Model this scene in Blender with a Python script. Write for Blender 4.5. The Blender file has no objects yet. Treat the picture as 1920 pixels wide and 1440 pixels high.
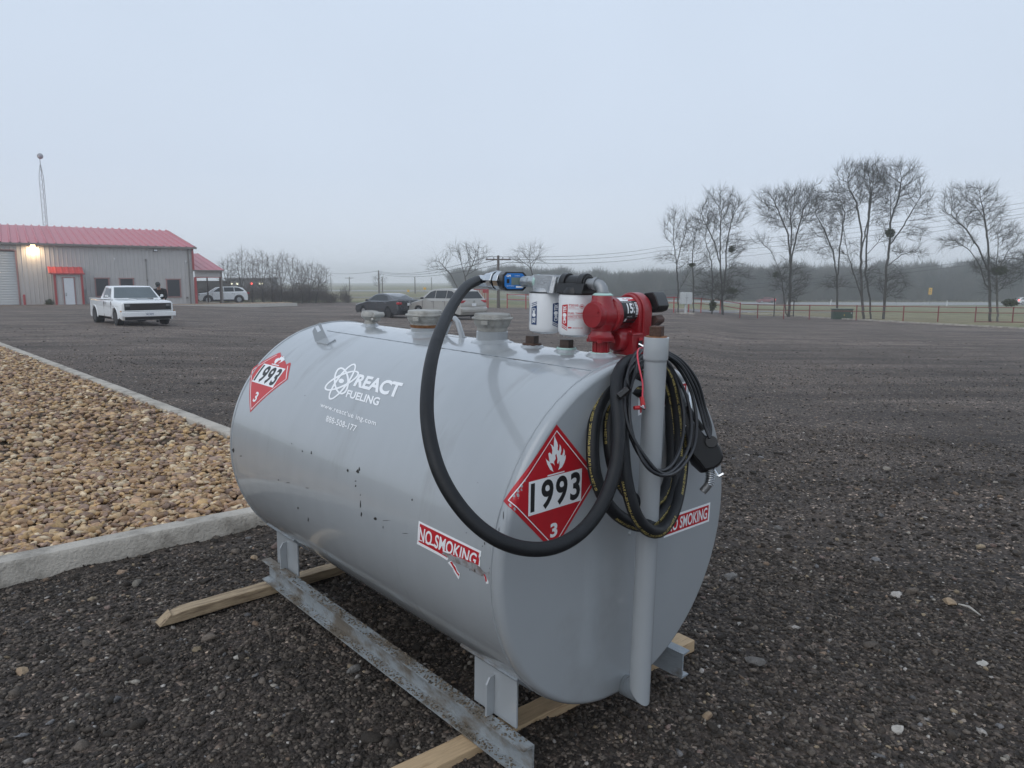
import bpy, bmesh, math, random
import numpy as np
from mathutils import Vector, Matrix, noise
R = math.radians
rnd = random.Random(7)
C = bpy.context.scene.collection
scene = bpy.context.scene

# ---------------------------------------------------------------- camera
EYE = 1.60                      # camera height above the gravel by the tank
PITCH = 0.1402
FPX = 1345.8                    # focal length in pixels of the 1920 wide photo
cam = bpy.data.objects.new('camera', bpy.data.cameras.new('camera'))
C.objects.link(cam)
cam.data.sensor_width = 36.0
cam.data.lens = FPX / 1920 * 36.0
cam.data.clip_start = 0.05
cam.data.clip_end = 5000
cam.location = (0, 0, EYE)
cam.rotation_euler = (math.pi / 2 - PITCH, 0, 0)
scene.camera = cam

# ---------------------------------------------------------------- sky, sun, exposure
world = bpy.data.worlds.new("World"); scene.world = world
world.use_nodes = True
nt = world.node_tree; nt.nodes.clear()
wout = nt.nodes.new('ShaderNodeOutputWorld')
bg = nt.nodes.new('ShaderNodeBackground'); bg.inputs['Strength'].default_value = 0.1
sky = nt.nodes.new('ShaderNodeTexSky'); sky.sky_type = 'NISHITA'; sky.sun_disc = False
SUN_EL, SUN_AZ = R(40), R(215)
sky.sun_elevation = SUN_EL; sky.sun_rotation = SUN_AZ
sky.dust_density = 3.0; sky.air_density = 1.2
tc = nt.nodes.new('ShaderNodeTexCoord')
sx = nt.nodes.new('ShaderNodeSeparateXYZ'); nt.links.new(tc.outputs['Generated'], sx.inputs[0])
cr = nt.nodes.new('ShaderNodeValToRGB'); nt.links.new(sx.outputs['Z'], cr.inputs[0])
SKY = [(0.0, (0.68, 0.735, 0.82)), (0.05, (0.615, 0.68, 0.77)), (0.14, (0.56, 0.635, 0.745)), (0.45, (0.535, 0.622, 0.745)), (1.0, (0.56, 0.65, 0.775))]
cr.color_ramp.elements[0].position = SKY[0][0]; cr.color_ramp.elements[0].color = (*SKY[0][1], 1)
cr.color_ramp.elements[1].position = SKY[-1][0]; cr.color_ramp.elements[1].color = (*SKY[-1][1], 1)
for p_, c_ in SKY[1:-1]:
    e_ = cr.color_ramp.elements.new(p_); e_.color = (*c_, 1)
sc10 = nt.nodes.new('ShaderNodeVectorMath'); sc10.operation = 'SCALE'; sc10.inputs['Scale'].default_value = 10.0
nt.links.new(cr.outputs[0], sc10.inputs[0])
# faint unevenness of the cloud deck
cn = nt.nodes.new('ShaderNodeTexNoise'); cn.inputs['Scale'].default_value = 1.6; cn.inputs['Detail'].default_value = 3
nt.links.new(tc.outputs['Generated'], cn.inputs['Vector'])
cm = nt.nodes.new('ShaderNodeMapRange'); cm.inputs[1].default_value = .3; cm.inputs[2].default_value = .7
cm.inputs[3].default_value = .965; cm.inputs[4].default_value = 1.035
nt.links.new(cn.outputs[0], cm.inputs[0])
sc1 = nt.nodes.new('ShaderNodeVectorMath'); sc1.operation = 'SCALE'
nt.links.new(sc10.outputs[0], sc1.inputs[0]); nt.links.new(cm.outputs[0], sc1.inputs['Scale'])
mx = nt.nodes.new('ShaderNodeMix'); mx.data_type = 'RGBA'; mx.inputs[0].default_value = 0.97
nt.links.new(sky.outputs[0], mx.inputs[6]); nt.links.new(sc1.outputs[0], mx.inputs[7])
nt.links.new(mx.outputs[2], bg.inputs['Color']); nt.links.new(bg.outputs[0], wout.inputs[0])

sun = bpy.data.objects.new('sun', bpy.data.lights.new('sun', 'SUN')); C.objects.link(sun)
sun.data.energy = 0.7; sun.data.angle = R(60); sun.data.color = (1.0, 0.97, 0.93)
sd = Vector((math.sin(SUN_AZ) * math.cos(SUN_EL), math.cos(SUN_AZ) * math.cos(SUN_EL), math.sin(SUN_EL)))
sun.rotation_euler = sd.to_track_quat('Z', 'Y').to_euler()

scene.view_settings.view_transform = 'Standard'
scene.view_settings.look = 'None'
scene.view_settings.exposure = 0.24
scene.view_settings.gamma = 1.0
scene.cycles.max_bounces = 6
scene.cycles.diffuse_bounces = 3
scene.cycles.glossy_bounces = 3
scene.cycles.transmission_bounces = 4
scene.cycles.volume_bounces = 4
scene.cycles.use_denoising = True

# ---------------------------------------------------------------- ground shape and pixel helpers
def sstep(t, a, b):
    t = min(1, max(0, (t - a) / (b - a))); return t * t * (3 - 2 * t)
def zg(x, y):                    # height of the lot and the land round it
    d = math.hypot(x, y)
    if d < 6: return 0.0
    az = math.degrees(math.atan2(x, y)) if y > -abs(x) else (-90 if x < 0 else 90)
    k = 0.003 + 0.0095 * sstep(az, -30, -17) + 0.0035 * sstep(az, 0, 12) + 0.0115 * sstep(az, 13, 19)
    return -k * (min(d, 55) - 6) - 0.0175 * sstep(az, -3, 4) * (min(190, max(60, d)) - 60)
def ray(px, py):
    r, u = (px - 960) / FPX, (720 - py) / FPX
    return Vector((r, math.cos(PITCH) + u * math.sin(PITCH), -math.sin(PITCH) + u * math.cos(PITCH)))
def gp(px, py):                  # where the line of sight meets the land
    d = ray(px, py); z = 0.0
    for _ in range(40):
        if d.z >= -1e-5: return Vector((d.x * 1000, d.y * 1000, -2))
        t = (z - EYE) / d.z
        z = zg(d.x * t, d.y * t)
    return Vector((d.x * t, d.y * t, z))
def at(px, py, depth):           # a point at that distance ahead
    d = ray(px, py); d = d * (depth / d.y)
    return Vector((d.x, d.y, d.z + EYE))

# ---------------------------------------------------------------- tagging
def tag(o, label=None, cat=None, group=None, kind=None):
    if label: o['label'] = label
    if cat: o['category'] = cat
    if group: o['group'] = group
    if kind: o['kind'] = kind
    return o
def empty(name, loc, rz=0.0, **kw):
    o = bpy.data.objects.new(name, None); C.objects.link(o)
    o.location = loc; o.rotation_euler = (0, 0, rz); o.empty_display_size = .2
    return tag(o, **kw)

# ---------------------------------------------------------------- mesh building
class MB:
    def __init__(s): s.v = []; s.f = []
    def add(s, vs, fs):
        n = len(s.v); s.v += [tuple(v) for v in vs]; s.f += [tuple(i + n for i in f) for f in fs]; return s
    def box(s, c, d, M=None):
        x, y, z = d[0] / 2, d[1] / 2, d[2] / 2
        vs = [Vector((i * x, j * y, k * z)) for i in (-1, 1) for j in (-1, 1) for k in (-1, 1)]
        if M is not None: vs = [M @ v for v in vs]
        vs = [v + Vector(c) for v in vs]
        return s.add(vs, [(0, 1, 3, 2), (4, 6, 7, 5), (0, 4, 5, 1), (2, 3, 7, 6), (0, 2, 6, 4), (1, 5, 7, 3)])
    def tube(s, pts, r, n=10, cap=True):
        pts = [Vector(p) for p in pts]; m = len(pts)
        rs = r if isinstance(r, (list, tuple)) else [r] * m
        t0 = (pts[1] - pts[0]).normalized()
        ref = Vector((0, 0, 1)) if abs(t0.z) < .9 else Vector((1, 0, 0))
        nrm = t0.cross(ref).normalized(); vs = []
        for i, p in enumerate(pts):
            t = (pts[min(i + 1, m - 1)] - pts[max(i - 1, 0)])
            t = t.normalized() if t.length > 1e-9 else t0
            nrm = (nrm - t * nrm.dot(t)); nrm = nrm.normalized() if nrm.length > 1e-6 else t.orthogonal().normalized()
            b = t.cross(nrm)
            for k in range(n):
                a = 2 * math.pi * k / n
                vs.append(p + (nrm * math.cos(a) + b * math.sin(a)) * rs[i])
        fs = [(i * n + k, i * n + (k + 1) % n, (i + 1) * n + (k + 1) % n, (i + 1) * n + k) for i in range(m - 1) for k in range(n)]
        if cap: fs += [tuple(range(n))[::-1], tuple((m - 1) * n + k for k in range(n))]
        return s.add(vs, fs)
    def cyl(s, a, b, r, n=20): return s.tube([a, b], r, n)
    def lathe(s, prof, c=(0, 0, 0), axis='Z', n=32):      # prof: list of (radius, height)
        vs = []
        for r_, h in prof:
            for k in range(n):
                a = 2 * math.pi * k / n; p = (r_ * math.cos(a), r_ * math.sin(a), h)
                if axis == 'X': p = (p[2], p[0], p[1])
                if axis == 'Y': p = (p[1], p[2], p[0])
                vs.append((p[0] + c[0], p[1] + c[1], p[2] + c[2]))
        m = len(prof)
        fs = [(i * n + k, i * n + (k + 1) % n, (i + 1) * n + (k + 1) % n, (i + 1) * n + k) for i in range(m - 1) for k in range(n)]
        if prof[0][0] > 1e-6: fs.append(tuple(range(n))[::-1])
        if prof[-1][0] > 1e-6: fs.append(tuple((m - 1) * n + k for k in range(n)))
        return s.add(vs, fs)
    def prism(s, poly, f0, f1):   # poly of 2d points mapped by two functions
        n = len(poly)
        vs = [f0(*p) for p in poly] + [f1(*p) for p in poly]
        return s.add(vs, [tuple(range(n))[::-1], tuple(range(n, 2 * n))] + [(k, (k + 1) % n, n + (k + 1) % n, n + k) for k in range(n)])
    def quad(s, a, b, c, d): return s.add([a, b, c, d], [(0, 1, 2, 3)])

def obj(name, mb, mat, parent=None, smooth=35, bevel=0, loc=None, recalc=True, segs=2):
    me = bpy.data.meshes.new(name)
    me.from_pydata([tuple(v) for v in mb.v], [], mb.f)
    if recalc:
        bm = bmesh.new(); bm.from_mesh(me); bmesh.ops.remove_doubles(bm, verts=bm.verts, dist=1e-6)
        bmesh.ops.recalc_face_normals(bm, faces=bm.faces); bm.to_mesh(me); bm.free()
    if smooth:
        me.polygons.foreach_set('use_smooth', [True] * len(me.polygons))
        me.set_sharp_from_angle(angle=R(smooth))
    if mat: me.materials.append(mat)
    o = bpy.data.objects.new(name, me); C.objects.link(o)
    if parent: o.parent = parent
    if loc is not None: o.location = loc
    if bevel:
        b = o.modifiers.new('bevel', 'BEVEL'); b.width = bevel; b.segments = segs; b.limit_method = 'ANGLE'; b.angle_limit = R(35)
        b.harden_normals = False
    return o
def fastmesh(name, V, F, mat, parent=None, cols=None, smooth=False):
    """big numpy mesh; F is (n,3) or (n,4); cols optional per-vertex colour"""
    V = np.ascontiguousarray(V, dtype=np.float32); F = np.ascontiguousarray(F, dtype=np.int32); k = F.shape[1]
    me = bpy.data.meshes.new(name)
    me.vertices.add(len(V)); me.vertices.foreach_set('co', V.ravel())
    me.loops.add(F.size); me.loops.foreach_set('vertex_index', F.ravel())
    me.polygons.add(len(F)); me.polygons.foreach_set('loop_start', np.arange(0, F.size, k, dtype=np.int32))
    if smooth: me.polygons.foreach_set('use_smooth', np.ones(len(F), dtype=bool))
    me.update(calc_edges=True)
    if cols is not None:
        ca = me.color_attributes.new('tint', 'FLOAT_COLOR', 'POINT')
        c4 = np.ones((len(V), 4), dtype=np.float32); c4[:, :3] = cols; ca.data.foreach_set('color', c4.ravel())
    if mat: me.materials.append(mat)
    o = bpy.data.objects.new(name, me); C.objects.link(o)
    if parent: o.parent = parent
    return o

# ---------------------------------------------------------------- materials
def mat(name, col, rough=.6, metal=0., var=.08, scale=6., bump=0., bscale=60., coat=0., spec=.5, col2=None, c2lo=.5, c2hi=.6, c2scale=4., stretch=None, emit=None, es=1., rvar=.0, crough=.05):
    m = bpy.data.materials.new(name); m.use_nodes = True
    n = m.node_tree; b = n.nodes['Principled BSDF']; L = n.links
    b.inputs['Roughness'].default_value = rough; b.inputs['Metallic'].default_value = metal
    b.inputs['Specular IOR Level'].default_value = spec
    b.inputs['Coat Weight'].default_value = coat; b.inputs['Coat Roughness'].default_value = crough
    t = n.nodes.new('ShaderNodeTexCoord'); src = t.outputs['Object']
    if stretch:
        mp = n.nodes.new('ShaderNodeMapping'); mp.inputs['Scale'].default_value = stretch
        L.new(src, mp.inputs[0]); src = mp.outputs[0]
    nz = n.nodes.new('ShaderNodeTexNoise'); nz.inputs['Scale'].default_value = scale; nz.inputs['Detail'].default_value = 6
    L.new(src, nz.inputs['Vector'])
    mr = n.nodes.new('ShaderNodeMapRange'); mr.inputs[1].default_value = .25; mr.inputs[2].default_value = .75
    mr.inputs[3].default_value = 1 - var; mr.inputs[4].default_value = 1 + var; L.new(nz.outputs[0], mr.inputs[0])
    vm = n.nodes.new('ShaderNodeVectorMath'); vm.operation = 'SCALE'; vm.inputs[0].default_value = col[:3]
    L.new(mr.outputs[0], vm.inputs['Scale']); out = vm.outputs[0]
    if col2:
        n2 = n.nodes.new('ShaderNodeTexNoise'); n2.inputs['Scale'].default_value = c2scale; n2.inputs['Detail'].default_value = 9; n2.inputs['Roughness'].default_value = .65
        L.new(src, n2.inputs['Vector'])
        m2 = n.nodes.new('ShaderNodeMapRange'); m2.inputs[1].default_value = c2lo; m2.inputs[2].default_value = c2hi; L.new(n2.outputs[0], m2.inputs[0])
        mi = n.nodes.new('ShaderNodeMix'); mi.data_type = 'RGBA'; mi.inputs[7].default_value = (*col2, 1)
        L.new(m2.outputs[0], mi.inputs[0]); L.new(out, mi.inputs[6]); out = mi.outputs[2]
        rr = n.nodes.new('ShaderNodeMapRange'); rr.inputs[3].default_value = rough; rr.inputs[4].default_value = max(rough, .8)
        L.new(m2.outputs[0], rr.inputs[0]); L.new(rr.outputs[0], b.inputs['Roughness'])
    elif rvar:
        rr = n.nodes.new('ShaderNodeMapRange'); rr.inputs[1].default_value = .3; rr.inputs[2].default_value = .7
        rr.inputs[3].default_value = rough - rvar; rr.inputs[4].default_value = rough + rvar
        L.new(nz.outputs[0], rr.inputs[0]); L.new(rr.outputs[0], b.inputs['Roughness'])
    L.new(out, b.inputs['Base Color'])
    if bump:
        nb = n.nodes.new('ShaderNodeTexNoise'); nb.inputs['Scale'].default_value = bscale; nb.inputs['Detail'].default_value = 5
        L.new(src, nb.inputs['Vector'])
        bp = n.nodes.new('ShaderNodeBump'); bp.inputs['Strength'].default_value = bump; bp.inputs['Distance'].default_value = .01
        L.new(nb.outputs[0], bp.inputs['Height']); L.new(bp.outputs[0], b.inputs['Normal'])
    if emit:
        b.inputs['Emission Color'].default_value = (*emit, 1); b.inputs['Emission Strength'].default_value = es
    return m
def attr_mat(name, rough=.8, bump=.3, bscale=120., var=.25, vscale=90.):
    m = bpy.data.materials.new(name); m.use_nodes = True
    n = m.node_tree; b = n.nodes['Principled BSDF']; L = n.links
    b.inputs['Roughness'].default_value = rough; b.inputs['Specular IOR Level'].default_value = .3
    at_ = n.nodes.new('ShaderNodeAttribute'); at_.attribute_name = 'tint'
    t = n.nodes.new('ShaderNodeTexCoord')
    nz = n.nodes.new('ShaderNodeTexNoise'); nz.inputs['Scale'].default_value = vscale; nz.inputs['Detail'].default_value = 5; L.new(t.outputs['Object'], nz.inputs['Vector'])
    mr = n.nodes.new('ShaderNodeMapRange'); mr.inputs[1].default_value = .3; mr.inputs[2].default_value = .7
    mr.inputs[3].default_value = 1 - var; mr.inputs[4].default_value = 1 + var; L.new(nz.outputs[0], mr.inputs[0])
    vm = n.nodes.new('ShaderNodeVectorMath'); vm.operation = 'SCALE'; L.new(at_.outputs['Color'], vm.inputs[0]); L.new(mr.outputs[0], vm.inputs['Scale'])
    L.new(vm.outputs[0], b.inputs['Base Color'])
    bp = n.nodes.new('ShaderNodeBump'); bp.inputs['Strength'].default_value = bump; bp.inputs['Distance'].default_value = .004
    nb = n.nodes.new('ShaderNodeTexNoise'); nb.inputs['Scale'].default_value = bscale; L.new(t.outputs['Object'], nb.inputs['Vector'])
    L.new(nb.outputs[0], bp.inputs['Height']); L.new(bp.outputs[0], b.inputs['Normal'])
    return m

M = {}
M['paint'] = mat('grey_paint', (.355, .378, .395), rough=.30, var=.035, scale=3.5, spec=.5, coat=1.0, crough=.07, bump=.05, bscale=6., rvar=.06, stretch=(1, 4.5, 1), col2=(.26, .27, .27), c2lo=.58, c2hi=.86, c2scale=1.6)
M['paint_worn'] = mat('worn_grey_paint', (.27, .30, .325), rough=.5, var=.10, scale=14, col2=(.115, .085, .06), c2lo=.53, c2hi=.66, c2scale=9., bump=.5, bscale=45, stretch=(1, .55, 1))
M['paint_muddy'] = mat('muddy_grey_paint', (.27, .295, .31), rough=.5, var=.12, scale=14, col2=(.15, .13, .105), c2lo=.44, c2hi=.58, c2scale=9., bump=.9, bscale=38, stretch=(1, .6, 1))
M['scuff'] = mat('scuffed_steel', (.20, .17, .16), rough=.6, var=.3, scale=60, col2=(.30, .31, .32), c2lo=.45, c2hi=.6, c2scale=35.)
M['chip'] = mat('paint_chip', (.025, .022, .02), rough=.7)
M['cast'] = mat('cast_aluminium', (.40, .39, .36), rough=.55, metal=.35, var=.12, scale=30, col2=(.20, .185, .165), c2lo=.5, c2hi=.75, c2scale=18., bump=.35, bscale=90)
M['rust'] = mat('rusty_steel', (.085, .045, .03), rough=.75, var=.3, scale=40, bump=.5, bscale=150)
M['plug'] = mat('dark_plug_steel', (.065, .043, .034), rough=.6, var=.3, scale=50)
M['rust_orange'] = mat('orange_rust', (.19, .085, .035), rough=.85, var=.35, scale=60)
M['galv'] = mat('galvanised_pipe', (.46, .49, .50), rough=.28, metal=.85, var=.25, scale=45, bump=.25, bscale=120, col2=(.30, .31, .31), c2lo=.52, c2hi=.66, c2scale=30)
M['chrome'] = mat('chrome', (.60, .62, .64), rough=.12, metal=1., var=.1, scale=30)
M['alu'] = mat('filter_head_aluminium', (.42, .43, .44), rough=.38, metal=.7, var=.12, scale=40, bump=.3, bscale=160)
M['sealant'] = mat('mint_thread_sealant', (.42, .60, .55), rough=.6, var=.1)
M['black'] = mat('black_plastic', (.012, .012, .013), rough=.38, var=.1)
M['rubber'] = mat('hose_rubber', (.010, .011, .013), rough=.5, var=.30, scale=25, bump=.12, bscale=180, spec=.32, col2=(.026, .027, .03), c2lo=.60, c2hi=.78, c2scale=12.)
M['cable'] = mat('cable_rubber', (.012, .013, .016), rough=.38, var=.15, scale=30, spec=.42)
M['hose_print'] = mat('yellow_hose_print', (.50, .40, .13), rough=.6, var=.3, scale=120)
M['white'] = mat('white_enamel', (.76, .77, .78), rough=.25, coat=.4, var=.02)
M['vinyl_white'] = mat('white_vinyl', (.86, .87, .88), rough=.45, var=.03)
M['vinyl_red'] = mat('red_vinyl', (.50, .012, .022), rough=.42, var=.06, scale=20, coat=.15)
M['vinyl_black'] = mat('black_vinyl', (.02, .02, .022), rough=.45)
M['vinyl_faded'] = mat('sun_faded_red_vinyl', (.56, .045, .05), rough=.45, var=.08)
M['navy'] = mat('navy_print', (.015, .05, .15), rough=.4)
M['redprint'] = mat('red_print', (.50, .02, .03), rough=.4)
M['pump'] = mat('pump_red_paint', (.27, .010, .016), rough=.36, var=.12, scale=14, coat=.25, crough=.2, bump=.08, bscale=120)
M['blue'] = mat('blue_plastic', (.01, .17, .52), rough=.35, coat=.2)
M['lcd'] = mat('grey_display', (.17, .22, .21), rough=.15)
M['redplastic'] = mat('red_plastic', (.50, .03, .035), rough=.4)
M['pinkwire'] = mat('red_wire_insulation', (.62, .06, .09), rough=.45)
M['timber'] = mat('sawn_timber', (.40, .30, .19), rough=.8, var=.25, scale=9, stretch=(1.5, 14, 14), col2=(.15, .10, .06), c2lo=.46, c2hi=.66, c2scale=3., bump=.5, bscale=20)
M['timber_new'] = mat('fresh_timber', (.52, .37, .22), rough=.75, var=.15, scale=9, stretch=(1.5, 14, 14), col2=(.28, .17, .085), c2lo=.55, c2hi=.75, c2scale=4., bump=.3, bscale=20)
M['concrete'] = mat('kerb_concrete', (.45, .41, .355), rough=.9, var=.16, scale=5, col2=(.17, .15, .125), c2lo=.48, c2hi=.70, c2scale=4., bump=1.0, bscale=55)
M['glass'] = mat('car_glass', (.018, .022, .025), rough=.08, var=.05, spec=.45)
M['glass_light'] = mat('car_windscreen', (.11, .135, .145), rough=.1, var=.15, scale=2, spec=.5)
M['tyre'] = mat('tyre', (.016, .016, .017), rough=.8)
M['rim'] = mat('alloy_rim', (.42, .43, .44), rough=.3, metal=.8)
M['rim_dark'] = mat('dark_rim', (.04, .04, .042), rough=.35, metal=.4)
M['car_white'] = mat('white_car_paint', (.82, .83, .83), rough=.25, coat=.8, var=.03, scale=2)
M['car_dark'] = mat('charcoal_car_paint', (.026, .028, .034), rough=.25, coat=.9, var=.05)
M['car_silver'] = mat('champagne_car_paint', (.38, .365, .335), rough=.28, metal=.25, coat=.8, var=.04)
M['car_maroon'] = mat('maroon_car_paint', (.22, .02, .03), rough=.3, coat=.7)
M['lamp_red'] = mat('tail_lamp', (.42, .01, .02), rough=.15, coat=.8)
M['lamp_red_lit'] = mat('lit_tail_lamp', (.5, .02, .02), rough=.2, emit=(1., .06, .04), es=9.)
M['lamp_amber_lit'] = mat('lit_amber_lamp', (.5, .2, .02), rough=.2, emit=(1., .35, .08), es=2.5)
M['lamp_clear'] = mat('head_lamp', (.20, .205, .21), rough=.1, coat=.8, metal=.3)
M['amber'] = mat('amber_lamp', (.42, .20, .04), rough=.3)
M['wall'] = mat('grey_metal_siding', (.46, .445, .435), rough=.45, metal=.0, var=.05, scale=1.5)
M['trim_red'] = mat('red_trim', (.36, .05, .05), rough=.5, var=.06)
M['roof_red'] = mat('red_metal_roof', (.46, .06, .085), rough=.40, metal=.0, var=.05, scale=1, coat=.15, crough=.3)
M['awning_red'] = mat('bright_red_awning', (.48, .05, .045), rough=.4, var=.05)
M['gutter'] = mat('taupe_gutter', (.19, .175, .16), rough=.5)
M['trim_brown'] = mat('faded_window_trim', (.32, .17, .16), rough=.6)
M['door_white'] = mat('white_door', (.66, .68, .71), rough=.5, var=.02)
M['rollup'] = mat('rollup_door', (.50, .52, .52), rough=.5, var=.03)
M['screen'] = mat('dark_window_screen', (.028, .032, .038), rough=.5, var=.08, scale=30)
M['lit_lamp'] = mat('lit_lamp', (1, .85, .5), emit=(1., .70, .34), es=14.)
M['lit_far'] = mat('lit_far_lamp', (1, 1, .8), emit=(1., .93, .66), es=1.4)
M['steel'] = mat('dull_steel', (.30, .31, .32), rough=.45, metal=.6)
M['fence_red'] = mat('red_pipe_fence', (.20, .035, .035), rough=.6, var=.2, scale=3)
M['fence_bright'] = mat('bright_red_gate', (.38, .045, .05), rough=.6, var=.1, scale=3)
M['pole'] = mat('weathered_pole', (.12, .10, .085), rough=.9, var=.2)
M['wire'] = mat('overhead_wire', (.06, .065, .07), rough=.6)
M['bark'] = mat('bark', (.075, .071, .062), rough=.95, var=.35, scale=8, bump=.6, bscale=25)
M['twig'] = mat('twigs', (.060, .057, .043), rough=.95, var=.3, scale=2)
M['twig_brown'] = mat('brown_twigs', (.135, .115, .10), rough=.95, var=.3, scale=2)
M['bark_pale'] = mat('pale_bark', (.135, .13, .115), rough=.95, var=.3, scale=6)
M['mistle'] = mat('mistletoe_leaves', (.05, .06, .02), rough=.9, var=.35, scale=5)
M['green_box'] = mat('dark_green_enamel', (.03, .06, .04), rough=.45)
M['sign_yellow'] = mat('yellow_sign', (.75, .42, .01), rough=.5)
M['cloth_dark'] = mat('dark_clothing', (.014, .013, .016), rough=.9, var=.2, scale=10)
M['cloth_blue'] = mat('dark_trousers', (.02, .024, .035), rough=.9, var=.2)
M['skin'] = mat('skin', (.42, .24, .17), rough=.6)
M['cap'] = mat('dark_cap', (.045, .05, .05), rough=.8)
M['dark_fabric'] = mat('dark_screen_fabric', (.06, .055, .05), rough=.95, var=.15, scale=3)
M['asphalt'] = mat('road_asphalt', (.30, .30, .30), rough=.9, var=.08, scale=.6)
M['asphalt_side'] = mat('side_road', (.21, .20, .20), rough=.9, var=.08, scale=.6)
# ================================================================= SETTING
rs = np.random.RandomState(11)
_lat = rs.rand(256, 256)
def vnoise(x, y):
    xi = np.floor(x).astype(int); yi = np.floor(y).astype(int); fx = x - xi; fy = y - yi
    fx = fx * fx * (3 - 2 * fx); fy = fy * fy * (3 - 2 * fy)
    g = lambda a, b: _lat[a % 256, b % 256]
    return (g(xi, yi) * (1 - fx) + g(xi + 1, yi) * fx) * (1 - fy) + (g(xi, yi + 1) * (1 - fx) + g(xi + 1, yi + 1) * fx) * fy
def zgv(x, y):
    d = np.hypot(x, y); az = np.degrees(np.arctan2(x, y)); az = np.where(y > -np.abs(x), az, np.where(x < 0, -90, 90))
    ss = lambda t, a, b: (lambda q: q * q * (3 - 2 * q))(np.clip((t - a) / (b - a), 0, 1))
    k = 0.003 + 0.0095 * ss(az, -30, -17) + 0.0035 * ss(az, 0, 12) + 0.0115 * ss(az, 13, 19)
    return -k * np.clip(np.minimum(d, 55) - 6, 0, None) - 0.0175 * ss(az, -3, 4) * (np.clip(d, 60, 190) - 60)
def rough_z(x, y):               # heaps and ruts in the loose gravel near the tank
    d = np.hypot(x, y); f = np.clip((16 - d) / 10, 0, 1)
    return f * (.030 * (vnoise(x * 1.3, y * 1.3) - .5) + .020 * (vnoise(x * 4 + 9, y * 4) - .5) + .012 * (vnoise(x * 11, y * 11 + 5) - .5)
                + .010 * (vnoise(x * 30, y * 30 + 5) - .5)) \
        + .060 * np.exp(-((x + 1.0) ** 2 + (y - 3.35) ** 2) / 1.7) + .030 * np.exp(-((x - .1) ** 2 + (y - 2.3) ** 2) / .8)

# edge of the gravel lot, traced where it meets grass, fence and thicket
edge_px = [(-900, 566), (0, 566), (375, 566), (640, 566), (800, 571), (930, 577), (1240, 578.5), (1330, 582), (1500, 594), (1600, 600), (1750, 608), (1920, 617), (2200, 633), (2700, 668)]
edge_pt = [gp(*p) for p in edge_px]
eaz = [math.degrees(math.atan2(p.x, p.y)) for p in edge_pt]; er = [math.hypot(p.x, p.y) for p in edge_pt]
eaz = [-180, eaz[0] - 12] + eaz + [eaz[-1] + 15, 180]; er = [45, 45] + er + [30, 45]
def lot_r(az): return np.interp(az, eaz, er)

azs = np.unique(np.concatenate([np.linspace(-180, -52, 40), np.linspace(-52, 52, 640), np.linspace(52, 180, 40)]))
def polar(name, rfun0, rfun1, nr, m, rough):
    A = np.radians(azs)[None, :]; t = np.linspace(0, 1, nr)[:, None]
    r0 = rfun0(azs)[None, :]; r1 = rfun1(azs)[None, :]
    rr = r0 * (r1 / r0) ** t
    x = rr * np.sin(A); y = rr * np.cos(A); z = zgv(x, y)
    if rough: z = z + rough_z(x, y)
    V = np.stack([x, y, z], -1).reshape(-1, 3); n = len(azs)
    i, j = np.meshgrid(np.arange(nr - 1), np.arange(n - 1), indexing='ij')
    a = (i * n + j).ravel(); F = np.stack([a, a + 1, a + n + 1, a + n], -1)[:, ::-1]
    return fastmesh(name, V, F, m, smooth=True)

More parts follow.
